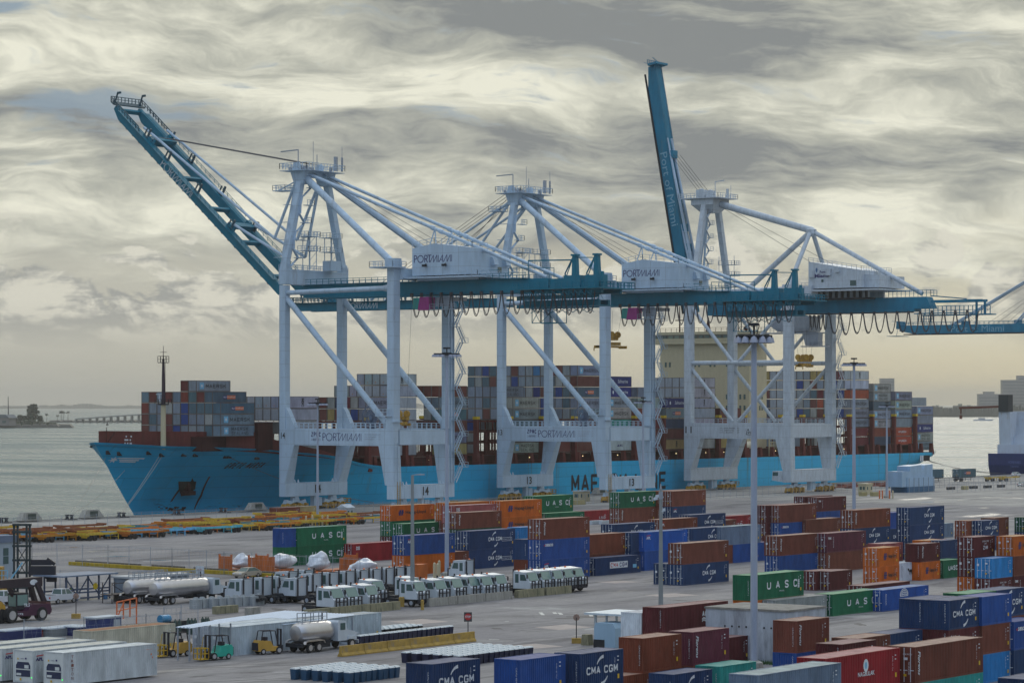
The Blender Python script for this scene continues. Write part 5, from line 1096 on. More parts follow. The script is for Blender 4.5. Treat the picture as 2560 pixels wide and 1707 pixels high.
# crane instances
new_crane(516.3, '14', 'white gantry crane numbered 14 at the ship bow with teal boom raised', 40.8)
new_crane(604.6, '13', 'white gantry crane numbered 13 amidships with its teal boom lowered flat', 0)
old_crane(697.3, '11', 'white gantry crane numbered 11 with faded teal boom standing nearly upright', 79.5)
old_crane(972.0, '', 'far gantry crane at the right edge with only its lowered boom in view', 0, dz=2.0)
def spreader(x, y, z, ztop, label, wdt=12.0, small=False):
    t = thing('container_spreader', label, 'spreader', (x, y, z), 0, 'yellow spreaders hanging from the cranes')
    if small:
        MB().box(-1.0, 1.0, -2.6, 2.6, 1.6, 2.4).box(-.9, .9, -2.2, 2.2, .4, 1.2).build('head_block', YEL, t)
    else:
        MB().box(-1.2, 1.2, -1.8, 1.8, 2.2, 3.2).box(-.8, .8, -3.6, 3.6, .9, 1.7).build('head_block', YEL, t)
    sv = MB()
    for dx in (-1.3, 1.3):
        for dy in (-1.4, 1.4): sv.lathe([(.85, -.25), (.9, 0), (.85, .25)], (dx, dy, 3.6 if not small else 2.9), 12, 'y')
    sv.build('rope_sheave', YEL, t)
    hl = 3.05 if small else 6.0
    MB().box(-.5, .5, -hl, hl, .3, .8).box(-1.2, 1.2, -hl, -hl+.4, .1, .8).box(-1.2, 1.2, hl-.4, hl, .1, .8).box(-1.25, -1.05, -hl-.1, -hl+.1, -.6, .3).box(1.05, 1.25, -hl-.1, -hl+.1, -.6, .3).build('spreader_frame', YEL, t)
    rp_ = MB()
    for dx in (-1.3, 1.3):
        for dy in (-1.4, 1.4): rp_.path([(dx, dy, 3.5), (dx*1.6, dy*1.6, ztop-z)], .035, 4)
    rp_.build('hoist_rope', ROPE, t)
spreader(-403.6, 616.2, 39.3, 49, 'yellow spreader hanging high inside crane 13 behind its landside leg')
spreader(-398.2, 708.5, 35.4, 48, 'yellow spreader hanging inside crane 11 beside its landside leg', small=True)
spreader(-405.0, 528.0, 19.8, 48, 'yellow spreader lowered to portal beam height inside crane 14', small=True)

# ------------------------------------------------------------------ shipping containers
def box_body(Lc, H, corr=.28, dep=.045, end_near='plain', lod=0):
    """container along +y from 0 to Lc, x from -2.438 to 0, corner (0,0) is the near landside corner"""
    W = 2.438; mb = MB(); e = .11
    for x in (-W, -e-.0):  # corner posts
        for y in (0, Lc-.14): mb.box(x, x+e, y, y+.14, 0, H)
    for x in (-W+.003, -.10): mb.box(x, x+.097, .14, Lc-.14, 0.0, .16); mb.box(x, x+.097, .14, Lc-.14, H-.08, H-.004)
    for y in (.003, Lc-.12): mb.box(-W+e, -e, y, y+.117, 0, .16); mb.box(-W+e, -e, y, y+.117, H-.1, H-.004)
    def wall(pts_fn, n, z0, z1):
        prev = None
        for k in range(n+1):
            for ph, d in ((0, 0), (.25, 0), (.5, 1), (.75, 1)):
                if k == n and ph > 0: break
                u = (k+ph)/n; a = pts_fn(u, d, z0); b = pts_fn(u, d, z1)
                if prev: mb.quad(prev[0], a, b, prev[1])
                prev = (a, b)
    if lod: 
        n = int(Lc/.56)
    else: n = int(Lc/corr)
    wall(lambda u, d, z: (-.012-d*dep, .14+u*(Lc-.28), z), n, .16, H-.08)
    wall(lambda u, d, z: (-W+.012+d*dep, .14+u*(Lc-.28), z), n, .16, H-.08)
    m_ = 5 if lod else 9
    if end_near == 'plain': wall(lambda u, d, z: (-W+e+u*(W-2*e), .02+d*.05, z), m_, .16, H-.1)
    wall(lambda u, d, z: (-W+e+u*(W-2*e), Lc-.02-d*.05, z), m_, .16, H-.1)
    mb.box(-W+e, -e, .1, Lc-.1, .1, .15)
    return mb
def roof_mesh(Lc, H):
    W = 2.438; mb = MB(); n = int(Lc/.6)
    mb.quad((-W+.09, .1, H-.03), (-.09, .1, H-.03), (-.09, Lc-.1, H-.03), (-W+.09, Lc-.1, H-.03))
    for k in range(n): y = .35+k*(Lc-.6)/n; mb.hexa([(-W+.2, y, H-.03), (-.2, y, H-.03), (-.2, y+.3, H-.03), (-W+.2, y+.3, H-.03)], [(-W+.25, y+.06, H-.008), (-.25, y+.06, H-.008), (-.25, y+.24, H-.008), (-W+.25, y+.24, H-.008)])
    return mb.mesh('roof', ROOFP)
CM = {}
def cmesh(Lc, H, door, lod=0):
    k = (Lc, H, door, lod)
    if k not in CM: CM[k] = box_body(Lc, H, end_near='door' if door else 'plain', lod=lod).mesh('body', PAINT)
    return CM[k]
RM = {}; DM = {}
def doors(H):
    if H not in DM:
        d = MB().box(-1.1, 0, 0, .06, .17, H-.11)
        for z in (.55, 1.15, 1.75, H-.55): d.box(-1.05, -.05, -.02, 0, z, z+.28)
        r = MB()
        for x in (-.25, -.82): r.tube((x, -.06, .1), (x, -.06, H-.08), .028, n=5); r.box(x-.05, x+.28, -.09, -.05, 1.0, 1.06)
        DM[H] = (d.mesh('door', PAINT), r.mesh('lock_rods', WHTL))
    return DM[H]
CAST = MB()
COLS = {'green': (.012, .13, .062), 'brown': (.17, .052, .035), 'rust': (.20, .055, .03), 'maroon': (.105, .022, .025), 'purple': (.13, .032, .05), 'red': (.27, .018, .025), 'pink': (.30, .085, .085), 'orange': (.52, .12, .015), 'navy': (.018, .048, .13), 'blue': (.02, .075, .28), 'bright blue': (.015, .09, .38), 'sky blue': (.02, .20, .48), 'teal': (.03, .27, .25), 'white': (.58, .62, .68), 'grey': (.30, .32, .32), 'greyblue': (.16, .22, .31), 'black': (.02, .025, .035), 'dark green': (.012, .07, .04), 'tan': (.33, .26, .13)}
def lettering(kind, Lc, H):
    """flat marks for the +X side: u along the container, v up"""
    f = Flat(); long_ = Lc > 8; mats = [WHTL, NAVYL, BLKL, REDL, YELL, SKYL]
    if kind in ('uasc',):
        if long_:
            for i, ch in enumerate('UASC'): f.block(ch, 3.6+i*2.05, 4.5+i*2.05, H*.38, H*.69, w=.22)
            f.text('VESSEL', 6.4, 7.6, H*.26, H*.31)
            for k in range(5): f.rect(10.75, 11.15, H*.34+k*.2, H*.34+k*.2+.15)
        else: f.block('UASC', 1.6, 4.6, H*.42, H*.68, w=.24, gap=.2)
    elif kind in ('cma', 'cmab'):
        c = Lc*.56 if long_ else Lc*.5; s = 1.0; wd = 1.75 if long_ else 2.2
        f.block('CMA CGM', c-wd, c+wd, H*.41, H*.62, w=.24, gap=.16)
        for a0, a1, dx, dy, sg in ((96, 152, .3, .62, 1), (-84, -28, -.3, .44, 1)):
            pts = []; r = 1.12
            for k in range(9): a = R(a0+(a1-a0)*k/8); pts.append((c+dx+r*1.1*math.cos(a)*.95+(.35 if dy > .5 else -.35)*0, H*.5+r*.95*math.sin(a)))
            n_ = len(pts)
            for k in range(n_-1):
                w0 = .06+.14*(1-k/8); f.line([pts[k], pts[k+1]], w0*1.3)
        if kind == 'cmab': f.text('Non Container Operating', c+wd+.15, c+wd+2.6, H*.42, H*.5); f.line([(c+wd+.05, H*.38), (c+wd+2.7, H*.38), (c+wd+2.7, H*.55), (c+wd+.05, H*.55), (c+wd+.05, H*.38)], .05)
    elif kind == 'cmabox':
        f.rect(3.8, 8.6, H*.36, H*.72); f.block('CMA', 4.0, 6.0, H*.42, H*.66, m=3, w=.25, gap=.2); f.block('CGM', 6.4, 8.4, H*.42, H*.66, m=1, w=.25, gap=.2); f.rect(10.0, 11.0, H*.3, H*.5, 5)
    elif kind == 'hapag':
        u = 2.0 if long_ else 1.5; s = 1.0 if long_ else .62
        for k in (0, 1): f.poly([(u+k*.62*s, H*.34), (u+.5*s+k*.62*s, H*.34), (u+.75*s+k*.62*s, H*.70), (u+.25*s+k*.62*s, H*.70)], 1)
        f.rect(u-.1*s, u+1.5*s, H*.49, H*.55, 1)
        f.text('Hapag-Lloyd', u+1.9*s, u+(7.6 if long_ else 5.9)*s, H*.38, H*.64, m=2, bold=.02)
    elif kind == 'triton': f.vtext('TRITON', .75, 1.05, H*.3, H*.86, m=2 if False else 0, bold=.02)
    elif kind == 'script': f.vtext('Florens', .5, .92, H*.22, H*.88, bold=.02, shear=.3)
    elif kind == 'seaco': f.poly([(.5, H*.72), (.75, H*.78), (.75, H*.66)], 3); f.text('seaco', .85, 2.8 if long_ else 2.6, H*.66, H*.8, bold=.03)
    elif kind == 'apl': f.text('APL', .5, 1.7, H*.62, H*.76, bold=.03); f.line([(.6, H*.8), (1.7, H*.83)], .1, 3)
    elif kind == 'tex': f.text('tex', .4, 1.4, H*.68, H*.82, bold=.03); f.vtext('triton', 1.9, 2.15, H*.25, H*.8)
    elif kind == 'acl':
        f.block('ACL', 7.2, 8.7, H*.50, H*.72, w=.25, gap=.18)
        f.line([(7.15, H*.40), (7.5, H*.46), (7.9, H*.40), (8.3, H*.46), (8.75, H*.41)], .16); f.line([(7.15, H*.32), (7.5, H*.38), (7.9, H*.32), (8.3, H*.38), (8.75, H*.33)], .13)
    elif kind == 'ocl': f.text('CAI', 1.6, 3.3, H*.58, H*.78, m=3, bold=.04)
    elif kind == 'globe':
        for k in range(5): f.line([(5.6+1.1*math.cos(R(a)), H*.62+.9*math.sin(R(a))*(k/4)) for a in range(20, 171, 25)], .08)
        for k in (-.5, 0, .5): f.line([(5.6+k, H*.62), (5.6+k*.6, H*.62+.85)], .07)
        f.vtext('BEACON', .7, 1.0, H*.3, H*.8)
    elif kind == 'zim': f.block('ZIM', 2.6, 3.9, H*.34, H*.54, w=.24, gap=.2); f.text('SEVEN STAR', 2.3, 4.2, H*.72, H*.80); f.text('LINE', 2.9, 3.6, H*.6, H*.68)
    elif kind == 'goat':
        f.poly([(2.6, H*.5), (3.0, H*.62), (3.5, H*.60), (3.9, H*.48), (3.7, H*.44), (3.55, H*.5), (3.5, H*.34), (3.35, H*.34), (3.3, H*.46), (3.0, H*.46), (2.95, H*.33), (2.8, H*.33), (2.78, H*.48)], 2); f.poly([(2.6, H*.5), (2.2, H*.6), (2.3, H*.7), (2.5, H*.66), (2.75, H*.60)], 2); f.vtext('MIDLAND', .3, .5, H*.2, H*.85, m=1)
    elif kind == 'apldsi': f.text('DSI', .8, 1.7, H*.66, H*.86, bold=.03)
    elif kind == 'nagbulak': f.disc(6.5, H*.66, .42, .5); f.disc(6.5, H*.66, .2, .28, 5); f.text('NAGBULAK', 5.2, 7.9, H*.38, H*.5, bold=.02)
    elif kind == 'south': f.text('S SUD', 6.0, 8.6, H*.3, H*.5); f.line([(8, H*.6), (8.6, H*.6)], .1)
    elif kind == 'maersk': 
        f.rect(1.2, 2.7, H*.22, H*.80, 5); f.star(1.95, H*.51, .52); f.block('MAERSK', 3.4, 10.6, H*.33, H*.67, m=2, w=.18, gap=.28)
    elif kind == 'maersksl':
        f.rect(1.2, 2.7, H*.22, H*.80, 5); f.star(1.95, H*.51, .52); f.block('MAERSK', 3.8, 9.8, H*.53, H*.82, m=2, w=.18, gap=.28); f.block('SEALAND', 3.8, 9.8, H*.14, H*.42, m=2, w=.13, gap=.3)
    elif kind == 'po': f.rect(3.8, 5.2, H*.34, H*.66, 1); f.text('P&O', 4.0, 5.0, H*.42, H*.58); f.text('Nedlloyd', 5.3, 8.1, H*.42, H*.58, m=0); 
    elif kind == 'saf': f.text('Safmarine', 5.0, 10.2, H*.36, H*.7, shear=.2); f.disc(2.6, H*.5, .35, .5)
    elif kind == 'msc': f.vtext('MSC', 5.6, 6.5, H*.16, H*.84, m=2, bold=.04)
    elif kind == 'mcc': f.text('MCC', 6.2, 7.6, H*.42, H*.62, m=1, bold=.03); f.poly([(4.6, H*.42), (5.4, H*.6), (6.0, H*.42)], 1)
    elif kind == 'hyundai': f.block('HYUNDAI', 2.6, 8.2, H*.36, H*.62, w=.22, gap=.25)
    # small capacity marks near the far upper corner and a yellow warning square
    if kind not in ('maersk', 'maersksl', 'po', 'saf', 'msc'):
        for k in range(2): f.rect(Lc-.9, Lc-.68, H*.80-k*.3, H*.83-k*.3)
        f.vtext('45G1 67 CU', Lc-1.32, Lc-1.2, H*.4, H*.8)
        f.rect(Lc-.85, Lc-.6, H*.22, H*.34, 4)
    if kind == 'triton': f.m = f.m
    return f.mesh('x', .014, mats) if f.v else None
LM = {}
def lmesh(kind, Lc, H):
    k = (kind, Lc, H)
    if k not in LM:
        LM[k] = lettering(kind, Lc, H)
        if kind == 'po' and LM[k]: pass
    return LM[k]
f_ = Flat(); f_.text('CMAU 541238 5', -1.0, -.2, 2.25, 2.38); f_.rect(-.95, -.6, 1.85, 2.05, 0); f_.vtext('MAX GROSS 30480', -.55, -.4, .7, 1.7); f_.rect(-2.1, -1.8, 1.6, 1.9, 0); f_.rect(-.95, -.7, .55, .75, 1)
DOORMARK = f_.mesh('y', -.1, [WHTL, YELL])
f_ = Flat(); f_.vtext('CAXU 824117 6', -.42, -.3, .6, 2.3); ENDMARK = f_.mesh('y', -.005, WHTL)
def container(x, y, z, Lc, H, col, label, mark='plain', door=True, rz=0, group=None, lod=0, roofcol=None):
    c = COLS[col] if isinstance(col, str) else col
    fb = random.uniform(.85, 1.15); c = tuple(v*fb*random.uniform(.97, 1.03) for v in c)
    t = thing('shipping_container', label, 'container', (x, y, z), rz, group)
    inst('body', cmesh(Lc, H, door, lod), t, col=c)
    if (Lc, H) not in RM: RM[(Lc, H)] = roof_mesh(Lc, H)
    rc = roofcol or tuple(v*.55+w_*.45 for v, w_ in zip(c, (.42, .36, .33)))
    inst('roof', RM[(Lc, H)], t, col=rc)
    if door:
        dm, rm_ = doors(H)
        for dx in (-.115, -1.222):
            d = inst('door', dm, t, (dx, .003, 0), col=c); inst('lock_rods', rm_, d)
        inst('door_lettering', DOORMARK, t)
    else: inst('end_lettering', ENDMARK, t)
    lm = lmesh(mark, Lc, H)
    if lm: inst('lettering', lm, t)
    return t
HC, SD = 2.896, 2.591
MARKW = {'uasc': 'with spaced white letters', 'cma': 'with white letters between two arcs', 'cmab': 'with white letters, arcs and a boxed line', 'cmabox': 'with a white lettered panel', 'hapag': 'with a dark blue emblem and name', 'script': 'with vertical white script', 'seaco': 'with small white name and red wedge', 'apl': 'with small white letters at its corner', 'tex': 'with vertical white letters on its end', 'acl': 'with white letters over waves', 'ocl': 'with red letters', 'globe': 'with a white globe', 'zim': 'with white letters and stars', 'goat': 'with a black leaping animal', 'apldsi': 'with three small white letters', 'nagbulak': 'with a round white emblem', 'south': 'with white letters', 'plain': '', 'triton': 'with vertical letters'}
TIERW = {1: [''], 2: ['upper', 'lower'], 3: ['top', 'middle', 'bottom']}
def nomark(m): return 'plain' if m == '' else m
# (corner px, top py, [(colour, mark) top->bottom], length, height, door?, where)
ST = [
 (712, 1321, [('blue', ''), ('green', '')], 40, HC, 0, 'end-on left of the two stacked green boxes by the white-wrapped loads'),
 (744, 1319.5, [('green', 'uasc'), ('green', 'uasc')], 40, HC, 1, 'of the green pair behind the white-wrapped loads'),
 (882, 1359.5, [('red', 'apldsi')], 40, HC, 1, 'alone between the green pair and the blue box'),
 (1013, 1339, [('blue', 'apl'), ('orange', '')], 40, HC, 1, 'of the stack behind the short concrete lamp post'),
 (1050, 1385, [('brown', '')], 40, HC, 1, 'on the ground behind the orange skip'),
 (1171.5, 1327.5, [('navy', 'cmab'), ('navy', 'cmab')], 40, HC, 1, 'of the navy pair right of the tall lamp pole'),
 (979, 1264, [('orange', 'hapag'), ('green', ''), ('maroon', '')], 40, 2.6, 1, 'of the stack in front of crane 14'),
 (1009.5, 1309, [('green', 'uasc'), ('brown', '')], 40, 2.6, 1, 'beside the orange stack in front of crane 14'),
 (1118, 1257, [('orange', ''), ('brown', ''), ('brown', '')], 40, 2.75, 1, 'behind the pink one in front of crane 14'),
 (1134.5, 1263.8, [('pink', 'apldsi'), ('brown', ''), ('brown', '')], 40, 2.75, 1, 'of the stack right of the orange stack at crane 14'),
 (1143, 1281.6, [('brown', 'script'), ('dark green', ''), ('dark green', '')], 40, 2.6, 1, 'of the stack just above the navy pair'),
 (1254, 1252, [('orange', 'hapag'), ('orange', 'hapag'), ('green', '')], 40, 2.75, 1, 'of the orange stack left of crane 13'),
 (1336, 1240, [('green', 'uasc'), ('green', ''), ('brown', '')], 40, HC, 1, 'behind the orange stack left of crane 13'),
 (1365, 1283, [('green', ''), ('brown', '')], 40, HC, 1, 'half hidden behind the tall brown and blue stack'),
 (1319, 1348, [('navy', ''), ('rust', '')], 40, HC, 0, 'end-on just left of the tall brown and blue stack'),
 (1300, 1318, [('sky blue', ''), ('tan', '')], 40, HC, 0, 'showing between the navy pair and the tall stack'),
 (1355, 1298, [('brown', 'script'), ('blue', 'seaco'), ('blue', 'apl')], 40, HC, 1, 'of the tall stack behind the last five white tractors'),
 (1453, 1338, [('rust', ''), ('brown', '')], 40, HC, 1, 'right behind the tall brown and blue stack'),
 (1488.7, 1395, [('navy', 'cmabox')], 40, SD, 1, 'on the ground right of the tall stack'),
 (1577, 1331, [('navy', ''), ('navy', '')], 40, HC, 1, 'left of the bright blue pair'),
 (1611, 1330, [('bright blue', 'apl'), ('blue', '')], 40, HC, 0, 'of the bright blue pair beside the grey post'),
 (1727.6, 1321, [('navy', 'cmab'), ('blue', '')], 40, HC, 1, 'behind the brown and navy pair by the grey post'),
 (1708, 1358.4, [('brown', ''), ('navy', 'cma')], 40, HC, 1, 'of the pair right of the grey post'),
 (1671, 1409, [('navy', '')], 40, HC, 1, 'on the ground touching the left of the brown and navy pair'),
 (1551, 1231, [('green', 'uasc'), ('brown', 'script'), ('brown', '')], 40, HC, 1, 'of the green-topped stack in front of crane 13 right leg'),
 (1650, 1227, [('rust', ''), ('rust', ''), ('brown', '')], 40, HC, 0, 'squeezed behind the top of the grey post'),
 (1680, 1227.5, [('brown', ''), ('navy', 'apl'), ('brown', '')], 40, HC, 1, 'of the brown-topped stack right of the grey post top'),
 (1534, 1310.7, [('navy', 'cma'), ('navy', '')], 40, HC, 1, 'below the green-topped stack near crane 13'),
 (1648, 1298.6, [('rust', 'apl'), ('navy', '')], 40, HC, 1, 'crossed by the grey post, behind the bright blue pair'),
 (1723, 1287, [('navy', 'cmab'), ('brown', '')], 40, HC, 1, 'far row behind the rust one at the grey post'),
 (1800, 1291, [('red', 'south')], 40, HC, 0, 'low behind the front lamp pole'),
 (1758, 1303, [('brown', '')], 40, HC, 0, 'low left of the red box behind the front lamp pole'),
 (1803, 1317, [('greyblue', ''), ('brown', '')], 40, HC, 0, 'passing behind the front lamp pole'),
 (1833, 1361, [('blue', '')], 40, HC, 0, 'sliver left of the lone brown box by the front lamp pole'),
 (1838, 1360, [('brown', 'script')], 40, HC, 1, 'on the ground behind the front lamp pole'),
 (1917, 1263, [('maroon', ''), ('maroon', ''), ('maroon', '')], 40, 2.8, 1, 'end-on just right of the front lamp pole'),
 (1950, 1263, [('brown', ''), ('blue', 'seaco'), ('brown', '')], 40, 2.8, 1, 'of the stack right of the front lamp pole'),
 (2010, 1241, [('maroon', ''), ('maroon', '')], 40, HC, 1, 'farthest maroon row before the quay fence'),
 (2044, 1243.4, [('maroon', 'tex'), ('blue', '')], 40, HC, 1, 'in front of the farthest maroon row'),
 (2015, 1299, [('brown', ''), ('brown', '')], 40, HC, 0, 'between the two tall brown-topped stacks'),
 (2135, 1275, [('rust', 'script'), ('navy', 'cma'), ('brown', '')], 40, 2.8, 1, 'of the stack left of the tall navy stack'),
 (2200, 1283, [('blue', ''), ('navy', 'cma')], 40, HC, 0, 'in the gap left of the tall navy stack'),
 (2275, 1268.6, [('navy', 'cma'), ('navy', 'cma'), ('navy', '')], 40, 2.8, 1, 'of the tall navy stack'),
 (1947, 1339.7, [('brown', 'script'), ('blue', '')], 40, HC, 1, 'of the brown over blue pair right of the front lamp pole'),
 (2067, 1333, [('purple', 'tex'), ('brown', 'script')], 40, HC, 1, 'of the pair left of the orange short boxes'),
 (1878, 1438, [('green', 'uasc'), ('orange', '')], 40, 2.74, 0, 'crossed by the front lamp pole above the white concrete block'),
 (1937.5, 1499.9, [('grey', 'ocl')], 40, SD, 1, 'in front of the green one by the lamp pole'),
 (2080.6, 1485, [('green', 'uasc')], 40, SD, 1, 'on the ground right of the pale grey box'),
 (2207, 1474.6, [('bright blue', 'globe')], 40, SD, 1, 'on the ground right of the lone green one'),
 (2160, 1464, [('maroon', '')], 40, SD, 1, 'low behind the green and blue ground boxes'),
 (2040, 1427.5, [('maroon', '')], 20, SD, 1, 'short, left of the pair of maroon doors'),
 (2076, 1427.7, [('maroon', '')], 20, SD, 1, 'short, below the brown over blue pair'),
 (2196.7, 1369.7, [('orange', 'hapag'), ('orange', 'hapag')], 20, SD, 1, 'of the short orange pair left of the white one'),
 (2208, 1359, [('pink', ''), ('brown', '')], 20, SD, 0, 'short, peeping behind the short orange pair'),
 (2251, 1407, [('white', 'goat')], 20, SD, 1, 'short, between the orange boxes'),
 (2301.5, 1359.4, [('maroon', 'script'), ('orange', 'hapag')], 20, SD, 0, 'of the short maroon over orange pair'),
 (2318, 1351, [('orange', 'hapag'), ('brown', '')], 20, SD, 0, 'short, behind the maroon over orange pair'),
 (2358.5, 1400.5, [('green', 'uasc')], 20, SD, 0, 'short, half hidden left of the maroon tower'),
 (2352, 1351, [('navy', ''), ('navy', '')], 20, SD, 1, 'short and dark, behind the short green one'),
 (2436, 1342.5, [('maroon', 'zim'), ('maroon', ''), ('orange', '')], 20, SD, 1, 'of the short maroon tower near the right edge'),
 (2480, 1395.9, [('sky blue', 'plain'), ('maroon', 'zim')], 20, SD, 1, 'stuck to the right of the maroon tower'),
 (2533.5, 1340.7, [('orange', 'hapag'), ('brown', ''), ('maroon', 'tex')], 20, SD, 1, 'of the orange-topped stack at the right edge'),
 (2419, 1301.4, [('rust', ''), ('brown', '')], 20, SD, 1, 'left end of the far short row near the right edge'),
 (2458.6, 1301.4, [('navy', 'cma'), ('navy', '')], 20, SD, 1, 'middle of the far short row near the right edge'),
 (2484, 1294.5, [('brown', ''), ('brown', '')], 20, SD, 0, 'behind the navy one in the far short row'),
 (2568, 1293, [('dark green', ''), ('navy', '')], 20, SD, 1, 'at the right end of the far short row'),
 (2310, 1312, [('greyblue', '')], 40, SD, 0, 'low and pale, right of the tall navy stack'),
 # foreground
 (1079.5, 1659.6, [('navy', 'cma'), ('navy', '')], 20, HC, 0, 'of the nearest navy stack at the bottom centre'),
 (1301, 1649, [('blue', ''), ('navy', '')], 20, HC, 0, 'of the plain blue stack at the bottom centre'),
 (1451, 1634, [('navy', 'cma'), ('navy', '')], 20, HC, 0, 'right beside the plain blue stack at the bottom'),
 (1606.5, 1595, [('rust', ''), ('rust', '')], 20, 2.74, 0, 'of the rusty stack left of the purple one'),
 (1732, 1579.4, [('purple', 'script'), ('brown', '')], 20, 2.74, 0, 'right behind the rusty stack in the foreground'),
 (1659, 1518.6, [('maroon', 'acl'), ('brown', '')], 40, SD, 0, 'of the long maroon stack behind the rusty one'),
 (1796, 1597, [('maroon', '')], 20, SD, 0, 'alone before the white concrete block'),
 (1800, 1665.4, [('teal', '')], 20, HC, 0, 'short, behind the pale blue-grey one in front'),
 (1684, 1685, [('navy', 'cma')], 20, HC, 0, 'short, low in front of the rusty stack'),
 (1540, 1692, [('rust', '')], 20, SD, 0, 'low, behind the navy pair at the bottom'),
 (1896, 1687, [('greyblue', ''), ('greyblue', '')], 40, HC, 0, 'of the pale blue-grey stack at the bottom edge'),
 (2062, 1645.8, [('red', 'nagbulak'), ('red', '')], 40, HC, 0, 'of the bright red stack in the foreground'),
 (2287.5, 1616.8, [('brown', 'script'), ('teal', '')], 40, HC, 1, 'of the long brown over teal stack, foreground right'),
 (1991, 1552, [('brown', 'script'), ('blue', '')], 20, 2.74, 0, 'of the brown over blue pair before the concrete block'),
 (2226, 1584, [('navy', ''), ('navy', '')], 20, SD, 1, 'short, with its dark roof left of the lettered navy stack'),
 (2142, 1596, [('brown', ''), ('brown', '')], 20, SD, 0, 'short, tan roof showing behind the red one'),
 (2105, 1610, [('maroon', ''), ('maroon', '')], 20, SD, 0, 'short, low roof right of the brown over blue pair'),
 (2309, 1498, [('navy', ''), ('maroon', ''), ('maroon', '')], 20, SD, 0, 'left of the lettered navy tower'),
 (2371.6, 1500.8, [('navy', 'cma'), ('maroon', 'tex'), ('brown', '')], 20, SD, 0, 'of the lettered navy tower'),
 (2455.8, 1491.4, [('blue', 'plain'), ('brown', ''), ('sky blue', '')], 20, SD, 0, 'of the blue tower right of the lettered navy one'),
 (2418, 1484, [('green', ''), ('maroon', ''), ('brown', '')], 20, SD, 0, 'with pale green roof behind the lettered navy tower'),
 (2492, 1475, [('navy', 'cma'), ('brown', ''), ('brown', '')], 20, SD, 0, 'behind the blue tower near the right edge'),
 (2566, 1512, [('sky blue', ''), ('brown', '')], 20, SD, 0, 'cut by the right edge, above the small-lettered blue one'),
 (2535, 1554, [('blue', 'seaco'), ('navy', 'cmabox')], 20, SD, 1, 'of the stack cut by the right edge'),
 (2562, 1697, [('navy', '')], 20, SD, 0, 'in the bottom right corner'),
]
YARD_N = 0
for (px, py, tiers, ln, H, door, where) in ST:
    n = len(tiers); Lc = 12.192 if ln == 40 else 6.058
    hh = HC if H >= 2.85 else SD
    hs = [HC if (H >= 2.85 or (H > 2.65 and i % 2 == 0)) else SD for i in range(n)]
    zt = sum(hs); x, y = gp(px, py, zt); z = zt
    for i, (col, mk) in enumerate(tiers):
        z -= hs[i]; tw = TIERW[n][i]
        adj = {'greyblue': 'pale blue-grey', 'rust': 'rusty red', 'tan': 'sand-coloured', 'dark green': 'dark green'}.get(col, col)
        lb = ' '.join(v for v in ((tw+' ' if tw else '')+adj, 'container', MARKW[nomark(mk)], where) if v)
        ws = lb.split()
        if len(ws) > 16: lb = ' '.join(v for v in ((tw+' ' if tw else '')+adj, 'container', where) if v)
        lb = ' '.join(lb.split()[:16])
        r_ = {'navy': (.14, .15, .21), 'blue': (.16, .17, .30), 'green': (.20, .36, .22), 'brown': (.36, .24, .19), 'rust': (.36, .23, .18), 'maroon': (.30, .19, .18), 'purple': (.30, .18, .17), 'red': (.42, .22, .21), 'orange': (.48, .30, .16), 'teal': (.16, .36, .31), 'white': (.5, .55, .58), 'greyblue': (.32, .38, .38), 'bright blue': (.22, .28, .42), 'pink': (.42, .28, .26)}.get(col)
        jx, jy = random.uniform(-.03, .03), random.uniform(-.04, .04)
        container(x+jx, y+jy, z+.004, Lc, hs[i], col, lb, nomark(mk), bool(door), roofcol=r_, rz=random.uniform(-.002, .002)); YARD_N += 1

# ------------------------------------------------------------------ containers on the ship
SCM = {}
def ship_mesh(Lc, H, reefer=False):
    k = (Lc, H, reefer)
    if k not in SCM:
        W = 2.438; mb = MB(); e = .12
        for x in (-W, -e):
            for y in (0, Lc-.14): mb.box(x, x+e, y, y+.14, 0, H, 1)
        for x in (-W+.003, -.10): mb.box(x, x+.097, .14, Lc-.14, 0.0, .14, 1); mb.box(x, x+.097, .14, Lc-.14, H-.09, H-.004, 1)
        for y in (.003, Lc-.12): mb.box(-W+e, -e, y, y+.117, 0, .14, 1); mb.box(-W+e, -e, y, y+.117, H-.1, H-.004, 1)
        mb.box(-W+.035, -.035, .04, Lc-.04, .06, H-.03, 0)
        if reefer:
            for z in (.5, 1.1, 1.7, 2.3): mb.box(-W+.3, -.3, .0, .035, z, z+.06, 2)
            for x in (-W+.55, -1.25, -.6): mb.box(x, x+.05, -.01, .035, .1, H-.1, 2)
            mb.box(-W+.9, -1.2, -.005, .035, .6, .8, 3)
        SCM[k] = mb.mesh('body', [SHIPP, mat('container_frame_dull', (.10, .085, .08), .6), GREY, mat('orange_label', (.5, .2, .04), .6)])
    return SCM[k]
SGREY = [(.17, .22, .27), (.20, .25, .30), (.24, .28, .31), (.28, .30, .30), (.21, .26, .33), (.16, .20, .26), (.30, .32, .31)]
SMISC = {'b': (.015, .05, .22), 'r': (.20, .04, .03), 'n': (.14, .04, .035), 's': (.02, .16, .36), 'w': (.42, .46, .52), 'y': (.33, .25, .09), 't': (.02, .22, .20), 'd': (.07, .13, .17), 'o': (.33, .06, .03), 'v': (.02, .03, .16), 'm': (.13, .018, .03), 'k': (.03, .05, .10)}
CN = {'b': 'dark blue', 'r': 'red', 'n': 'brown', 's': 'sky blue', 'w': 'white', 'y': 'mustard', 't': 'turquoise', 'd': 'dark grey', 'o': 'orange-red', 'v': 'deep blue', 'm': 'maroon', 'k': 'navy', 'g': 'grey'}
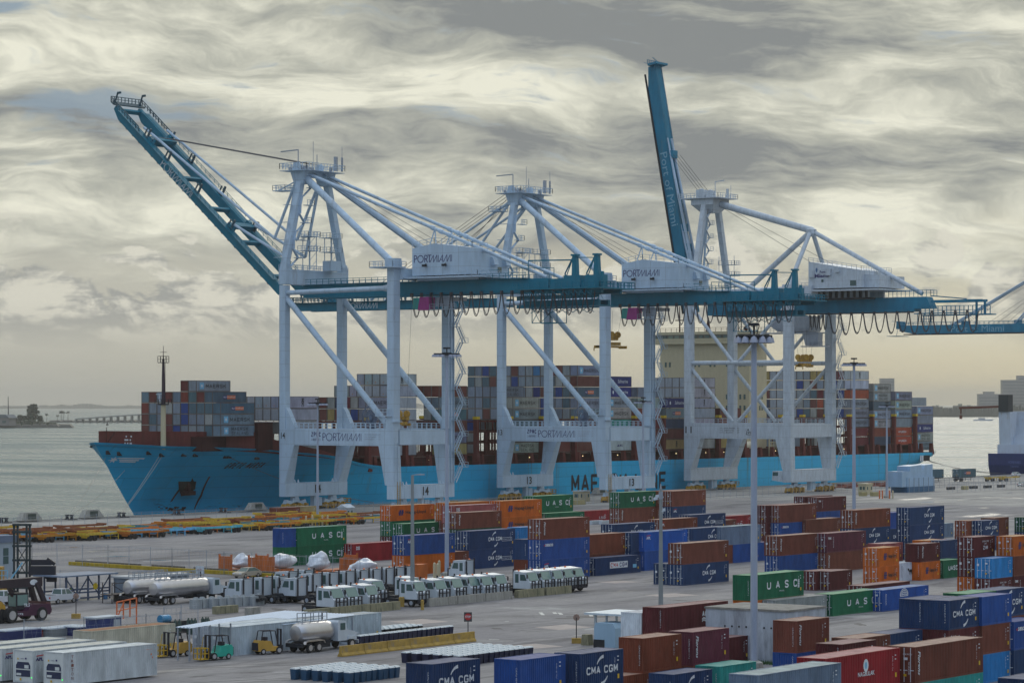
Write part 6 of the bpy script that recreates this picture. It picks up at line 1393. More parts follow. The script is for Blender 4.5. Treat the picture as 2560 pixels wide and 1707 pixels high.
ORD = ['first', 'second', 'third', 'fourth', 'fifth', 'sixth', 'seventh', 'eighth', 'ninth', 'tenth', 'eleventh', 'twelfth', 'thirteenth', 'fourteenth', 'fifteenth', 'sixteenth', 'seventeenth', 'eighteenth', 'nineteenth', 'twentieth', 'twenty-first', 'twenty-second', 'twenty-third', 'twenty-fourth']
# bay: y start, x of the landside face, base z, pitch, heights per row (from the quay side), side marks by tier (top first), reefer rows
XO = -437.8
BAYS = [
 dict(y=502.6, z=17.45, p=2.63, h=[3, 4, 4, 4, 4, 4, 4, 4, 4, 4], side={(0, 2): 'po:d', (0, 1): 'maersk:g', (0, 0): 'maersksl:g', (1, 3): 'po:d'}, cols={(4, 2): 'b', (4, 1): 'b', (9, 2): 'r', (9, 0): 'n', (6, 0): 'm', (1, 3): 'd', (1, 2): 'd'}),
 dict(y=502.6, z=17.45+4*2.63, p=2.63, h=[0, 0, 0, 1, 1], side={(3, 0): 'maersk:g'}, cols={}),
 dict(y=526.6, z=12.2, p=2.94, h=[5]*9, side={(0, 4): 'msc:g', (0, 3): 'plain:g', (0, 2): 'plain:g', (0, 1): 'plain:g', (0, 0): 'msc:g'}, reef=range(0, 7), cols={(5, 4): 'w', (4, 4): 'w', (5, 3): 'y'}),
 dict(y=542.0, z=11.7, p=2.98, h=[0]*5+[3]*9, side={}, cols={}),
 dict(y=557.4, z=11.9, p=2.99, h=[5]*10, side={(0, 4): 'maersk:g', (0, 3): 'plain:g', (0, 2): 'plain:n', (0, 1): 'script:n', (0, 0): 'plain:n'}, cols={(3, 4): 'k', (2, 4): 'm', (3, 3): 'r', (4, 3): 'y', (2, 2): 'm', (3, 2): 'b', (1, 4): 'g'}),
 dict(y=572.6, z=11.9, p=2.99, h=[0, 0, 7, 7, 7, 7, 6, 6, 6, 4, 4, 4, 4], side={(2, 6): 'msc:g'}, reef=(2, 3, 4, 5, 6, 7), cols={(3, 5): 'w', (4, 5): 'w', (5, 5): 'w'}),
 dict(y=587.8, z=11.9, p=2.99, h=[6]*8, side={(0, 5): 'plain:n', (0, 4): 'maersk:g', (0, 3): 'po:d', (0, 2): 'plain:n', (0, 1): 'maersk:g', (0, 0): 'plain:y'}, cols={(7, 5): 'n', (6, 5): 'n', (0, 5): 'n', (1, 5): 'n', (4, 4): 'd', (5, 3): 'm', (4, 3): 'r', (3, 3): 'm', (2, 3): 't', (3, 4): 'd'}),
 dict(y=605.4, z=11.9, p=2.99, h=[0]*4+[3]*12, side={}, cols={}),
 dict(y=620.8, z=11.9, p=2.99, h=[5, 5, 6, 6, 6, 6, 6, 6, 6, 6], side={(0, 4): 'maersk:g', (0, 3): 'maersk:g', (0, 2): 'plain:d', (0, 1): 'plain:g', (0, 0): 'maersksl:g', (2, 5): 'maersksl:g'}, cols={(6, 3): 'r', (9, 5): 'n', (8, 5): 'b', (7, 5): 'n'}),
 dict(y=636.2, z=11.9, p=2.99, h=[2, 2, 2, 2, 2]+[3]*10, side={(0, 1): 'plain:n', (0, 0): 'plain:n'}, cols={}),
 dict(y=651.7, z=11.9, p=2.99, h=[8]*15, side={(0, 7): 'maersk:g', (0, 6): 'plain:n', (0, 5): 'po:d', (0, 4): 'maersk:g', (0, 3): 'maersk:g', (0, 2): 'plain:n', (0, 1): 'plain:n', (0, 0): 'plain:n'}, cols={(12, 7): 'b', (11, 6): 'n', (5, 7): 's', (8, 6): 'b', (3, 7): 'm', (0, 6): 'n', (5, 5): 'v', (1, 5): 'd', (2, 4): 'g', (14, 7): 'd', (13, 6): 'g'}),
 dict(y=667.1, z=11.9, p=3.0, h=[7, 7, 7], side={(0, 6): 'saf:v', (0, 5): 'saf:v', (0, 4): 'maersk:g', (0, 3): 'maersk:g', (0, 2): 'plain:t', (0, 1): 'plain:w', (0, 0): 'mcc:w'}, cols={}),
 dict(y=682.3, z=11.9, p=3.0, h=[6, 6, 6], side={(0, 5): 'plain:g', (0, 4): 'plain:g', (0, 3): 'plain:r', (0, 2): 'plain:m', (0, 1): 'plain:n', (0, 0): 'plain:m'}, cols={(0, 4): 'g'}),
 dict(y=697.4, z=11.9, p=3.0, h=[5, 5, 5, 5], side={(0, 4): 'saf:v', (0, 3): 'po:g', (0, 2): 'plain:k', (0, 1): 'plain:n', (0, 0): 'msc:y'}, cols={}),
 dict(y=712.9, z=11.9, p=3.0, h=[7, 7, 7, 7, 7, 7], side={(0, 6): 'msc:w', (0, 5): 'msc:w', (0, 4): 'msc:w', (0, 3): 'plain:n', (0, 2): 'plain:n', (0, 1): 'plain:m', (0, 0): 'plain:n'}, reef=(0, 1, 2, 3, 4, 5), cols={}),
 dict(y=728.0, z=11.9, p=3.0, h=[4, 4, 4, 3], side={(0, 3): 'plain:n', (0, 2): 'plain:n', (0, 1): 'plain:w', (0, 0): 'plain:y'}, cols={}),
 dict(y=763.8, z=11.5, p=3.0, h=[0]*3+[3]*12, side={}, cols={}),
 dict(y=778.6, z=11.5, p=3.0, h=[0]*3+[3]*12, side={}, cols={}),
 dict(y=794.0, z=11.5, p=3.0, h=[0]*2+[3]*13, side={}, cols={}),
 dict(y=809.2, z=11.5, p=3.05, h=[8]*13, side={(0, 7): 'msc:w', (0, 6): 'plain:w', (0, 5): 'plain:o', (0, 4): 'maersk:g', (0, 3): 'maersk:g', (0, 2): 'maersk:g', (0, 1): 'script:m', (0, 0): 'plain:m'}, reef=(11, 10, 9, 8), cols={(1, 7): 'm', (12, 7): 'y', (12, 6): 'y', (4, 7): 'y', (3, 7): 'd', (2, 7): 'm', (5, 5): 'd', (4, 5): 'm', (5, 4): 'n', (4, 4): 'o', (1, 3): 'b', (0, 3): 'g', (1, 4): 'g', (12, 4): 'k', (12, 3): 'k', (0, 7): 'w', (0, 6): 'w', (0, 5): 'o', (6, 7): 'g', (5, 7): 'y'}),
 dict(y=824.4, z=11.5, p=2.88, h=[7]*4, side={(0, 6): 'maersk:g', (0, 5): 'maersksl:g', (0, 4): 'plain:d', (0, 3): 'maersk:g', (0, 2): 'maersksl:g', (0, 1): 'plain:r', (0, 0): 'plain:k'}, cols={}),
 dict(y=839.5, z=11.5, p=2.95, h=[6]*4, side={(0, 5): 'maersk:g', (0, 4): 'maersk:g', (0, 3): 'maersk:g', (0, 2): 'plain:g', (0, 1): 'hyundai:o', (0, 0): 'hyundai:o'}, cols={}),
 dict(y=855.0, z=9.6, p=2.95, h=[5, 6, 6, 6], side={(0, 4): 'maersk:g', (0, 3): 'plain:g', (0, 2): 'saf:v', (0, 1): 'maersksl:g', (0, 0): 'maersksl:g', (1, 5): 'maersk:g'}, cols={}),
]
rnd = random.Random(11); cand = []
for bi, b in enumerate(BAYS):
    prev = next((q for q in reversed(BAYS[:bi]) if b['y']-20 < q['y'] < b['y']-5), None)
    mxh = max(b['h']) if b['h'] else 0
    for r, h in enumerate(b['h']):
        for t_ in range(h):
            ztop = b['z']+(t_+1)*b['p']
            sideseen = r == 0 or b['h'][r-1] <= t_
            pz = prev['z']+(prev['h'][r] if r < len(prev['h']) else 0)*prev['p'] if prev else 0
            if prev and r >= len(prev['h']): pz = prev['z']
            endseen = pz < ztop-.4 and (ztop > 21.2 or b['z'] > 17)
            top = t_ == h-1
            if r > 0 and not (sideseen or endseen or top): continue
            cand.append((bi, r, t_, sideseen, endseen, top))
# the ones that show largest stay individuals, the hidden inner tops are one joined mass
score = lambda c: (3 if c[3] and c[1] == 0 else 0)+(2.5 if c[4] else 0)+(1 if c[3] else 0)+(.2 if c[5] else 0)
cand.sort(key=lambda c: -score(c))
LIMIT = 300-YARD_N+12
indiv = cand[:max(0, LIMIT)]; rest = [c for c in cand[max(0, LIMIT):]]+[c for c in indiv if score(c) < .5]
indiv = [c for c in indiv if score(c) >= .5]
bayname = lambda bi: ORD[sum(1 for q in sorted(set(round(v['y']) for v in BAYS)) if q <= round(BAYS[bi]['y']))-1]
SL = {}
for (bi, r, t_, ss_, es_, tp_) in indiv:
    b = BAYS[bi]; mk, cc = 'plain', None
    if (r, t_) in b['side']: mk, cc = b['side'][(r, t_)].split(':')
    cc = b['cols'].get((r, t_), cc or rnd.choices(['g', 'g', 'g', 'g', 'n', 'n', 'd', 'b', 'r'], k=1)[0])
    col = rnd.choice(SGREY) if cc == 'g' else SMISC[cc]
    reef = 'reef' in b and r in b['reef']
    if reef and (r, t_) not in b['cols']: col = (.36, .40, .45); cc = 'w'
    col = tuple(v*rnd.uniform(.9, 1.1) for v in col)
    H = SD if b['p'] < 2.75 else HC
    z = b['z']+t_*b['p']; x = XO-r*2.5; twenty = b['z'] > 25
    htot = b['h'][r]
    lb = f"{'pale' if cc == 'w' else CN[cc]} container aboard, {bayname(bi)} bay from the bow, row {r+1} from the quay, tier {t_+1} up"
    if r == 0: lb = f"{'pale' if cc == 'w' else CN[cc]} quayside container in the ship's {bayname(bi)} bay from the bow, {ORD[t_]} tier up"
    else: lb = f"{'pale' if cc == 'w' else CN[cc]} container in the ship's {bayname(bi)} bay, {ORD[r]} row from the quay, {ORD[t_+(4 if twenty else 0)]} tier up"
    o = thing('shipping_container', lb, 'container', (x, b['y']+rnd.uniform(-.05, .05), z))
    inst('body', ship_mesh(12.192, H, reef and es_), o, col=col)
    if mk != 'plain':
        k = ('s', mk, H)
        if k not in SL: SL[k] = lettering(mk, 12.192, H)
        if SL[k]:
            l_ = inst('lettering', SL[k], o)
            if mk == 'po':
                ov = Flat().rect(5.2, 8.2, H*.34, H*.66).mesh('x', .008, ORNL); inst('lettering_panel', ov, o)
SM = [mat('container_frame_dull', (.10, .085, .08), .6), GREY]; SMI = {}
def SCOL(cc):
    if cc == 'g': cc = 'g%d' % rnd.randrange(len(SGREY))
    if cc not in SMI: SMI[cc] = len(SM); SM.append(mat('stow_'+cc, (.36, .40, .45) if cc == 'w' else SGREY[int(cc[1])] if cc[0] == 'g' else SMISC[cc], .5, var=.25))
    return SMI[cc]
if rest:
    mb = MB(); pal = []
    for (bi, r, t_, *_) in rest:
        b = BAYS[bi]; H = SD if b['p'] < 2.75 else HC; x = XO-r*2.5; z = b['z']+t_*b['p']; y = b['y']
        cc = b['cols'].get((r, t_), rnd.choices(['g', 'g', 'g', 'g', 'g', 'n', 'd', 'b'], k=1)[0]); ci = SCOL(cc)
        if 'reef' in b and r in b['reef'] and (r, t_) not in b['cols']: ci = SCOL('w')
        mb.box(x-2.40, x-.03, y+.04, y+12.15, z+.06, z+H-.03, ci)
        for xx in (x-2.438, x-.12): mb.box(xx, xx+.12, y, y+.14, z, z+H, 0)
        mb.box(x-2.32, x-.12, y+.003, y+.12, z, z+.14, 0).box(x-2.32, x-.12, y+.003, y+.12, z+H-.1, z+H-.004, 0)
        if ci == SCOL('w'):
            for zz in (.5, 1.1, 1.7, 2.3): mb.box(x-2.14, x-.3, y-.0, y+.035, z+zz, z+zz+.06, 1)
            for xx in (.55, 1.2, 1.85): mb.box(x-xx, x-xx+.05, y-.01, y+.035, z+.1, z+H-.1, 1)
    tag(mb.build('shipping_container', SM), 'inner rows of stacked containers aboard the container ship', 'container', kind='stuff')
# two maroon housings beside the first bays
hs_ = MB().box(-438.6, -436.9, 514.9, 520.4, 14, 20.6).build('deck_house', MAROON2, SHIP)
# ------------------------------------------------------------------ lamp poles
def big_pole(px, py, ztop, label, arms='ring', rb=.42, rt=.2):
    x, y = gp(px, py); t = thing('lamp_pole', label, 'lamp pole', (x, y, 0), 0, 'high mast lamps of the terminal')
    MB().tube((0, 0, 0), (0, 0, ztop), rb, rt, 14).build('pole', PGREY, t, smooth=True)
    MB().lathe([(rb+.5, 0), (rb+.5, .5), (rb+.1, .7)], (0, 0, 0), 12).build('base', CONC, t)
    hd = MB()
    if arms == 'ring':
        hd.lathe([(.5, ztop-.2), (1.75, ztop+.05), (1.75, ztop+.25), (.5, ztop+.3)], (0, 0, 0), 16); hd.tube((0, 0, ztop), (0, 0, ztop+1.3), .1); hd.lathe([(.2, ztop+1.1), (.55, ztop+1.15), (.5, ztop+1.4)], (0, 0, 0), 12)
        for k in range(4): a = k*math.pi/2+.4; hd.bar((.5*math.cos(a), .5*math.sin(a), ztop+1.15), (.3*math.cos(a), .3*math.sin(a), ztop+.4), .06)
        hd.build('head_frame', DARK, t)
        shade = MB().lathe([(.18, .28), (.30, .1), (.40, -.28), (.42, -.34), (.38, -.32)], (0, 0, 0), 14).mesh('lamp_shade', mat('lamp_shade_grey', (.30, .33, .42), .4), True)
        for k in range(12): a = 2*math.pi*k/12; inst('lamp_shade', shade, t, (1.55*math.cos(a), 1.55*math.sin(a), ztop-.15))
    elif arms == 'bar':
        ux, uy = CA, SA
        hd.bar((-1.9*ux, -1.9*uy, ztop), (1.9*ux, 1.9*uy, ztop), .3, .2).box(-.5, .5, -.5, .5, ztop-.2, ztop+.2).tube((0, 0, ztop), (0, 0, ztop+.9), .08).box(-.45, .45, -.3, .3, ztop+.7, ztop+.95).build('head_frame', DARK, t)
        sh = MB().hexa([(-.28, -.3, -.35), (.28, -.3, -.35), (.28, .3, -.35), (-.28, .3, -.35)], [(-.18, -.2, 0), (.18, -.2, 0), (.18, .2, 0), (-.18, .2, 0)]).mesh('lamp_shade', mat('lamp_shade_grey', (.30, .33, .42), .4))
        for u in (-1.8, -1.2, -.6, .6, 1.2, 1.8):
            for v in (-.5, .5): inst('lamp_shade', sh, t, (u*ux-v*uy, u*uy+v*ux, ztop-.1))
    return t
big_pole(1885, 1668, 31.3, 'nearest tall blue-grey lamp pole with a ring of lamps, in the right foreground', 'ring', .36, .27)
big_pole(1117, 1440, 32.3, 'tall lamp pole left of the boxed-line navy pair, by the tractors', 'bar', .33, .2)
big_pole(794, 1312, 25.2, 'thin lamp pole standing among the chassis before crane 14', 'bar', .3, .17)
big_pole(2135, 1373, 32.0, 'tall lamp pole behind the rusty script stack, below crane 11', 'bar', .36, .22)
big_pole(2217, 1244, 24.6, 'far lamp pole with orange bollards round its foot', 'bar', .34, .2)
big_pole(1608, 1290, 25.6, 'lamp pole in front of crane 13 landside leg', 'bar', .3, .18)
def conc_post(px, py, ztop, label, cams):
    x, y = gp(px, py); t = thing('concrete_lamp_post', label, 'lamp post', (x, y, 0), ALPHA)
    MB().hexa([(-.28, -.28, 0), (.28, -.28, 0), (.28, .28, 0), (-.28, .28, 0)], [(-.17, -.17, ztop), (.17, -.17, ztop), (.17, .17, ztop), (-.17, .17, ztop)]).build('post', mat('post_concrete', (.24, .26, .26), .8), t)
    if cams:
        MB().tube((0, 0, ztop), (0, 0, ztop+.6), .12, .05, 8).box(-.25, .25, -.25, .25, ztop-1.3, ztop-.4).build('bracket', GREY, t)
        for dx, z in ((-.65, ztop-1.2), (.3, ztop-2.6), (-.4, ztop-.9)): MB().hexa([(dx-.28, -.2, z-.25), (dx+.28, -.2, z-.15), (dx+.28, .2, z-.15), (dx-.28, .2, z-.25)], [(dx-.25, -.15, z+.1), (dx+.25, -.15, z+.2), (dx+.25, .15, z+.2), (dx-.25, .15, z+.1)]).build('camera_housing', WHITE2, t)
    else: MB().bar((0, 0, ztop), (1.1, 0, ztop+.15), .12).box(.6, 1.5, -.15, .15, ztop, ztop+.16).build('lamp', GREY, t)
conc_post(1031, 1514, 16.2, 'square grey concrete lamp post rising between the white tractors', False)
conc_post(1652, 1517, 14.6, 'square grey concrete post with white cameras near its top', True)

# ------------------------------------------------------------------ terminal tractors
TRW = mat('tractor_white', (.50, .56, .62), .4, var=.12, stain=(.3, .27, .22), sthr=.66)
SCREEN = mat('screen_glass', (.16, .26, .24), .12, spec=.7, var=.05)
ORB = mat('orange_beacon', (.75, .16, .02), .4)
BPAD = mat('bumper_black', (.02, .02, .03), .6)
def tractor(x, y, rz, label, group):
    t = thing('terminal_tractor', label, 'tractor', (x, y, 0), rz, group)
    cab = MB().prism([(-.1, .95), (2.62, .95), (2.62, 1.75), (2.35, 1.95), (1.85, 3.05), (.0, 3.25), (-.1, 3.0)], 'y', -1.18, 1.18)
    cab.box(.1, 1.9, -1.2, 1.2, 3.06, 3.1); cab.build('cab', TRW, t)
    MB().prism([(2.37, 1.98), (2.40, 1.99), (1.93, 3.0), (1.90, 2.99)], 'y', -1.02, 1.02).build('windscreen', SCREEN, t)
    for s_ in (-1, 1):
        MB().prism([(1.0, 2.0), (2.05, 2.0), (1.72, 2.8), (1.0, 2.8)], 'y', s_*1.185-.01, s_*1.185+.01).build('side_window', GLASS, t)
        MB().box(.2, .75, s_*1.185-.01, s_*1.185+.01, 1.7, 2.85).build('side_window', GLASS, t)
    MB().box(-2.9, -.1, -.5, .5, .6, .95).box(-.2, 2.4, -.55, .55, .45, .94).box(-1.9, -.2, -1.15, -.6, .45, 1.0).box(-2.8, -.3, .6, 1.1, .5, .9).hexa([(-2.6, -.5, .95), (-1.3, -.5, .95), (-1.3, .5, .95), (-2.6, .5, .95)], [(-2.4, -.45, 1.25), (-1.4, -.45, 1.25), (-1.4, .45, 1.25), (-2.4, .45, 1.25)]).build('chassis', DARK, t)
    MB().bar((-.25, -.95, .9), (-.25, -.95, 3.45), .14).bar((-.3, .95, .9), (-.3, .95, 3.1), .16).bar((-.25, -.95, 3.2), (-.25, .95, 3.2), .1).build('exhaust_frame', BPAD, t)
    bg = MB().box(2.63, 2.8, -1.15, 1.15, .45, .95)
    for dy in (-1.05, -.4, .4, 1.05): bg.bar((2.85, dy, .6), (2.85, dy, 2.0), .13)
    bg.bar((2.85, -1.05, 1.95), (2.85, -.4, 1.95), .13).bar((2.85, .4, 1.95), (2.85, 1.05, 1.95), .13).bar((2.85, -1.05, 1.5), (2.85, 1.05, 1.5), .1).build('bumper_guard', BPAD, t)
    MB().lathe([(.13, 3.1), (.13, 3.3), (.05, 3.38)], (.5, -.8, 0), 8).build('beacon', ORB, t)
    for s_ in (-1, 1):
        MB().bar((1.7, s_*1.1, 2.9), (2.3, s_*1.35, 2.8), .04).box(2.2, 2.3, s_*1.35-.1, s_*1.35+.1, 2.3, 2.8).build('mirror', BPAD, t)
    wh = MB().lathe([(.30, -.16), (.48, -.15), (.5, 0), (.48, .15), (.30, .16)], (0, 0, 0), 16, 'y').mesh('wheel', BLACK, True); rm_ = MB().lathe([(.27, -.17), (.2, -.1), (.1, -.18)], (0, 0, 0), 10, 'y').mesh('rim', GREY)
    for xx, yy in ((1.7, -1.02), (1.7, 1.02), (-1.9, -1.0), (-1.9, 1.0)):
        w_ = inst('wheel', wh, t, (xx, yy, .5)); inst('rim', rm_, w_, (0, 0, 0), 0 if yy < 0 else math.pi)
    return t
proto = tractor(-214.4, onx(808, -214.4), 0, 'white terminal tractor, leftmost of the front row with bumper guards facing right', 'tractors in the front row')
FR = [845, 893, 1014, 1067, 1108, 1151, 1183, 1219, 1298, 1331, 1361, 1388, 1413]
FW = ['second tractor from the left in the front row', 'third tractor from the left in the front row, before the gap', 'tractor right behind the square concrete lamp post', 'tractor just right of the square concrete lamp post', 'fifth tractor left of the wall gap in the front row', 'tractor below the tall lamp pole foot, front row', 'tractor second from the end of the middle front group', 'last tractor of the middle front group', 'leftmost of the last five front tractors', 'second of the last five front tractors', 'middle one of the last five front tractors', 'fourth of the last five front tractors', 'rightmost tractor of the whole front row']
for px, lb in zip(FR, FW):
    xx = -214.4+random.uniform(-.4, .4); dup(proto, (xx, onx(px, xx), 0), random.uniform(-.03, .03), 'white '+lb)
dup(proto, (-219.5, onx(912, -219.5), 0), 0, 'white tractor half hidden behind the third front-row tractor'); dup(proto, (-219.2, onx(1003, -219.2), 0), 0, 'white tractor half hidden behind the concrete lamp post')
BKL = ['leftmost tractor of the rear row, slanted cab facing left', 'second tractor of the rear row from the left', 'third tractor of the rear row from the left', 'fourth tractor of the rear row from the left', 'fifth tractor of the rear row from the left', 'sixth tractor of the rear row from the left', 'seventh tractor of the rear row from the left', 'eighth tractor of the rear row from the left', 'ninth tractor of the rear row from the left', 'tenth tractor of the rear row from the left', 'last tractor of the rear row beside the orange skip']
pb = None
for i, (px, lb) in enumerate(zip([617, 665, 706, 790, 832, 873, 908, 940, 972, 998, 1021], BKL)):
    xx = -232.2; o = dup(proto, (xx, onx(px, xx), 0), math.pi+random.uniform(-.03, .03), 'white '+lb); o['group'] = 'tractors in the rear row'
o = dup(proto, (-228.0, onx(752, -228.0), 0), math.pi, 'white tractor standing forward of the rear row, near wheel visible'); o['group'] = 'tractors in the rear row'
for px, xx, lb in ((730, -238, 'white tractor behind the rear row near its left end'), (770, -238, 'white tractor behind the rear row with its roof just showing')): dup(proto, (xx, onx(px, xx), 0), math.pi, lb)
xx, yy = gp(1172, 1456); dup(proto, (xx, yy, 0), math.pi, 'lone white tractor parked left-facing under the boxed-line navy pair')

# ------------------------------------------------------------------ barriers, blocks, kerbs
JY = mat('jersey_yellow', (.42, .27, .06), .8, var=.3, stain=(.16, .15, .16), sthr=.56, scale=1.5, stretch=(1, 1, 1))
OLDC = mat('mossy_concrete', (.27, .25, .16), .9, var=.4, stain=(.07, .08, .05), sthr=.48, scale=2.5)
def jersey(L_, h=.95, m=JY):
    return MB().prism([(-.32, 0), (.32, 0), (.32, .12), (.14, .38), (.09, h), (-.09, h), (-.14, .38), (-.32, .12)], 'y', .02, L_-.02).mesh('traffic_barrier', m)
jm = jersey(3.75, 1.05)
for k in range(6):
    o = inst('traffic_barrier', jm, None, (-176.4, 220.4+k*3.78, .005), random.uniform(-.01, .01)); tag(o, f'worn yellow concrete barrier, {ORD[k]} from the left in the front line', 'barrier', 'yellow barriers in the foreground line')
bl = MB().prism([(-.35, 0), (.35, 0), (.3, 1.0), (-.3, 1.0)], 'y', .03, 5.9)
bmsh = [bl.mesh('concrete_barrier', OLDC), bl.mesh('concrete_barrier', CONC)]
for k, (y0_, kind) in enumerate(((257.5, 0), (263.5, 0), (269.5, 0), (281.2, 1), (287.2, 1), (293.2, 1), (300.4, 0), (306.8, 0))):
    o = inst('concrete_barrier', bmsh[kind], None, (-211.3, y0_, .005), 0); tag(o, f"{'mossy stained' if kind == 0 else 'plain grey'} concrete barrier, {ORD[k]} from the left before the front tractors", 'barrier', 'low barriers in front of the tractors')
yk = MB().box(0, 4.9, -.3, .3, .0, .55).mesh('yellow_kerb_block', mat('kerb_yellow', (.38, .27, .015), .8, var=.25)); gk = MB().box(0, 7.2, -.25, .25, .0, .7).mesh('grey_kerb_block', mat('kerb_dull', (.13, .12, .11), .9))
p0, p1 = Vector(gp(175, 1412)), Vector(gp(735, 1446)); d_ = (p1-p0); n_ = int(d_.length/5)
for k in range(n_):
    c = p0+d_.normalized()*k*5.0; o = inst('yellow_kerb_block', yk, None, (c.x, c.y, .005), math.atan2(d_.y, d_.x)); tag(o, f'low yellow kerb block, {ORD[min(k, 19)]} from the left in the long kerb line', 'kerb', 'yellow kerb line by the fence')
for k, (a_, b_) in enumerate(((0, 0), (.16, 0), (.36, 0), (.55, 0), (.72, 0), (.86, 0))):
    c = p0+d_*a_+Vector((-.2, 1.6)); o = inst('grey_kerb_block', gk, None, (c.x, c.y, .005), math.atan2(d_.y, d_.x)); tag(o, f'dull grey kerb block behind the yellow kerb line, {ORD[k]} from the left', 'kerb', 'grey blocks behind the yellow kerb')
x, y = gp(505, 1436); t = thing('notice_board', 'white board leaning on the long yellow kerb', 'board', (x, y, 0), math.atan2(d_.y, d_.x)); MB().box(-.9, .9, -.45, -.38, .1, 1.3).build('panel', WHITE2, t); inst('lettering', Flat().text('35', -.5, -.1, .6, .9).text('P', .2, .45, .6, .9).mesh('y', -.46, REDL), t)
cm_ = MB().box(-.55, .55, -.55, .55, 0, 1.15).hexa([(-.3, -.3, 1.15), (.3, -.3, 1.15), (.3, .3, 1.15), (-.3, .3, 1.15)], [(-.18, -.18, 1.4), (.18, -.18, 1.4), (.18, .18, 1.4), (-.18, .18, 1.4)]).mesh('concrete_block', mat('block_pale', (.30, .33, .35), .9, var=.3, stain=(.12, .12, .12)))
for k in range(9):
    u = k/8; o = inst('concrete_block', cm_, None, (-232.4+u*2.2+random.uniform(-.2, .2), 262.0+u*9.6, .005), random.uniform(-.1, .1)); tag(o, f'pale cube block with a lifting lug, {ORD[k]} from the left by the tank trailer', 'block', 'lugged cube blocks by the tank trailer')
for px0, px1, py, m_, nm in ((540, 602, 1535, OLDC, 'long mossy concrete block lying alone on the pavement'), (621, 655, 1538, CONC, 'short dark grey concrete block lying alone')):
    x0_, y0_ = gp(px0, py); x1_, y1_ = gp(px1, py); l_ = y1_-y0_; t = MB().box(-.6, 0, 0, (px1-px0)/15.2, 0, .9).build('concrete_block', m_, None, (x0_, y0_, .005)); tag(t, nm, 'block')
for i, (px, py) in enumerate(((1083-50, 1510), (1040-30, 1512), (1093, 1520))):
    pass
bo = MB().lathe([(.16, 0), (.16, 1.15), (.05, 1.25)], (0, 0, 0), 10)
for i, (px, py, m_, lb) in enumerate(((1001, 1516, JY, 'left yellow bollard at the square concrete lamp post'), (1007, 1516, JY, 'right yellow bollard at the square concrete lamp post'), (1056, 1524, JY, 'yellow bollard before the grey barrier right of the lamp post'), (1086, 1444, CREAM, 'first pale bollard left of the tall lamp pole foot'), (1094, 1446, CREAM, 'second pale bollard left of the tall lamp pole foot'), (1127, 1446, CREAM, 'pale bollard just right of the tall lamp pole foot'), (1098, 1438, CREAM, 'rear pale bollard behind the tall lamp pole foot'), (765, 1316, CREAM, 'first pale post among the chassis'), (781, 1314, CREAM, 'second pale post among the chassis'), (806, 1314, CREAM, 'third pale post right of the thin lamp pole'), (819, 1314, CREAM, 'rightmost pale post among the chassis'), (2199, 1246, ORNL, 'left orange bollard at the far lamp pole foot'), (2206, 1246, ORNL, 'second orange bollard at the far lamp pole foot'), (2224, 1246, ORNL, 'orange bollard right of the far lamp pole'), (2232, 1246, CREAM, 'pale bollard right of the far lamp pole'))):
    x, y = gp(px, py); s_ = 1.8 if m_ in (CREAM, ORNL) else 1.0
    key = ('bo', m_.name, s_)
    if key not in CM: CM[key] = MB().lathe([(.2, 0), (.2, 1.15*s_), (.05, 1.25*s_)], (0, 0, 0), 10).mesh('bollard', m_)
    tag(inst('bollard', CM[key], None, (x, y, .004)), lb, 'bollard', 'bollards in the yard')

# ------------------------------------------------------------------ fences
def fence(pts, h, step, label, m=GREY):
    t = thing('chain_link_fence', label, 'fence', (*pts[0], 0)); o0 = Vector((*pts[0], 0)); pm = MB().tube((0, 0, 0), (0, 0, h+.25), .045, n=6).mesh('fence_post', m)
    wr = MB()
    for a, b in zip(pts, pts[1:]):
        a = Vector((*a, 0))-o0; b = Vector((*b, 0))-o0; n = max(1, int((b-a).length/step))
        for k in range(n+1): inst('fence_post', pm, t, tuple(a.lerp(b, k/n)))
        wr.bar(a+Vector((0, 0, h)), b+Vector((0, 0, h)), .045); wr.bar(a+Vector((0, 0, .1)), b+Vector((0, 0, .1)), .03)
        for z in (h*.25, h*.5, h*.75, h+.12, h+.24): wr.bar(a+Vector((0, 0, z)), b+Vector((0, 0, z)), .012)
        m2 = int((b-a).length/.9)
        for k in range(m2): c = a.lerp(b, k/m2); e = a.lerp(b, (k+.5)/m2); wr.bar(c+Vector((0, 0, .1)), e+Vector((0, 0, h)), .010).bar(e+Vector((0, 0, h)), a.lerp(b, (k+1)/m2)+Vector((0, 0, .1)), .010)
    o = wr.build('wire_mesh', m, t); o['kind'] = 'stuff'
fence([(-402, 390), (-399, 470), (-395, 560), (-390, 640), (-386.5, 760), (-385, 960)], 2.6, 3.2, 'long chain link fence between the crane rails and the container yard')
fence([gp(0, 1400), gp(80, 1410), gp(270, 1418), gp(430, 1426), gp(560, 1436), gp(700, 1443), gp(900, 1455)], 3.2, 4.2, 'chain link fence with thin posts behind the yellow kerb')
fence([gp(150, 1480), gp(290, 1484)], 2.8, 4.5, 'short fence behind the blue-roofed shelter')
fence([gp(60, 1610), gp(210, 1606), gp(365, 1595), gp(450, 1588)], 2.4, 3.6, 'low fence behind the white refrigerated containers')
fence([gp(410, 1580), gp(495, 1570)], 2.6, 2.4, 'fence panel round the gas cylinders')
fence([gp(2370, 1231), gp(2560, 1220)], 2.4, 3.0, 'fence before the parked trailers at the far right')

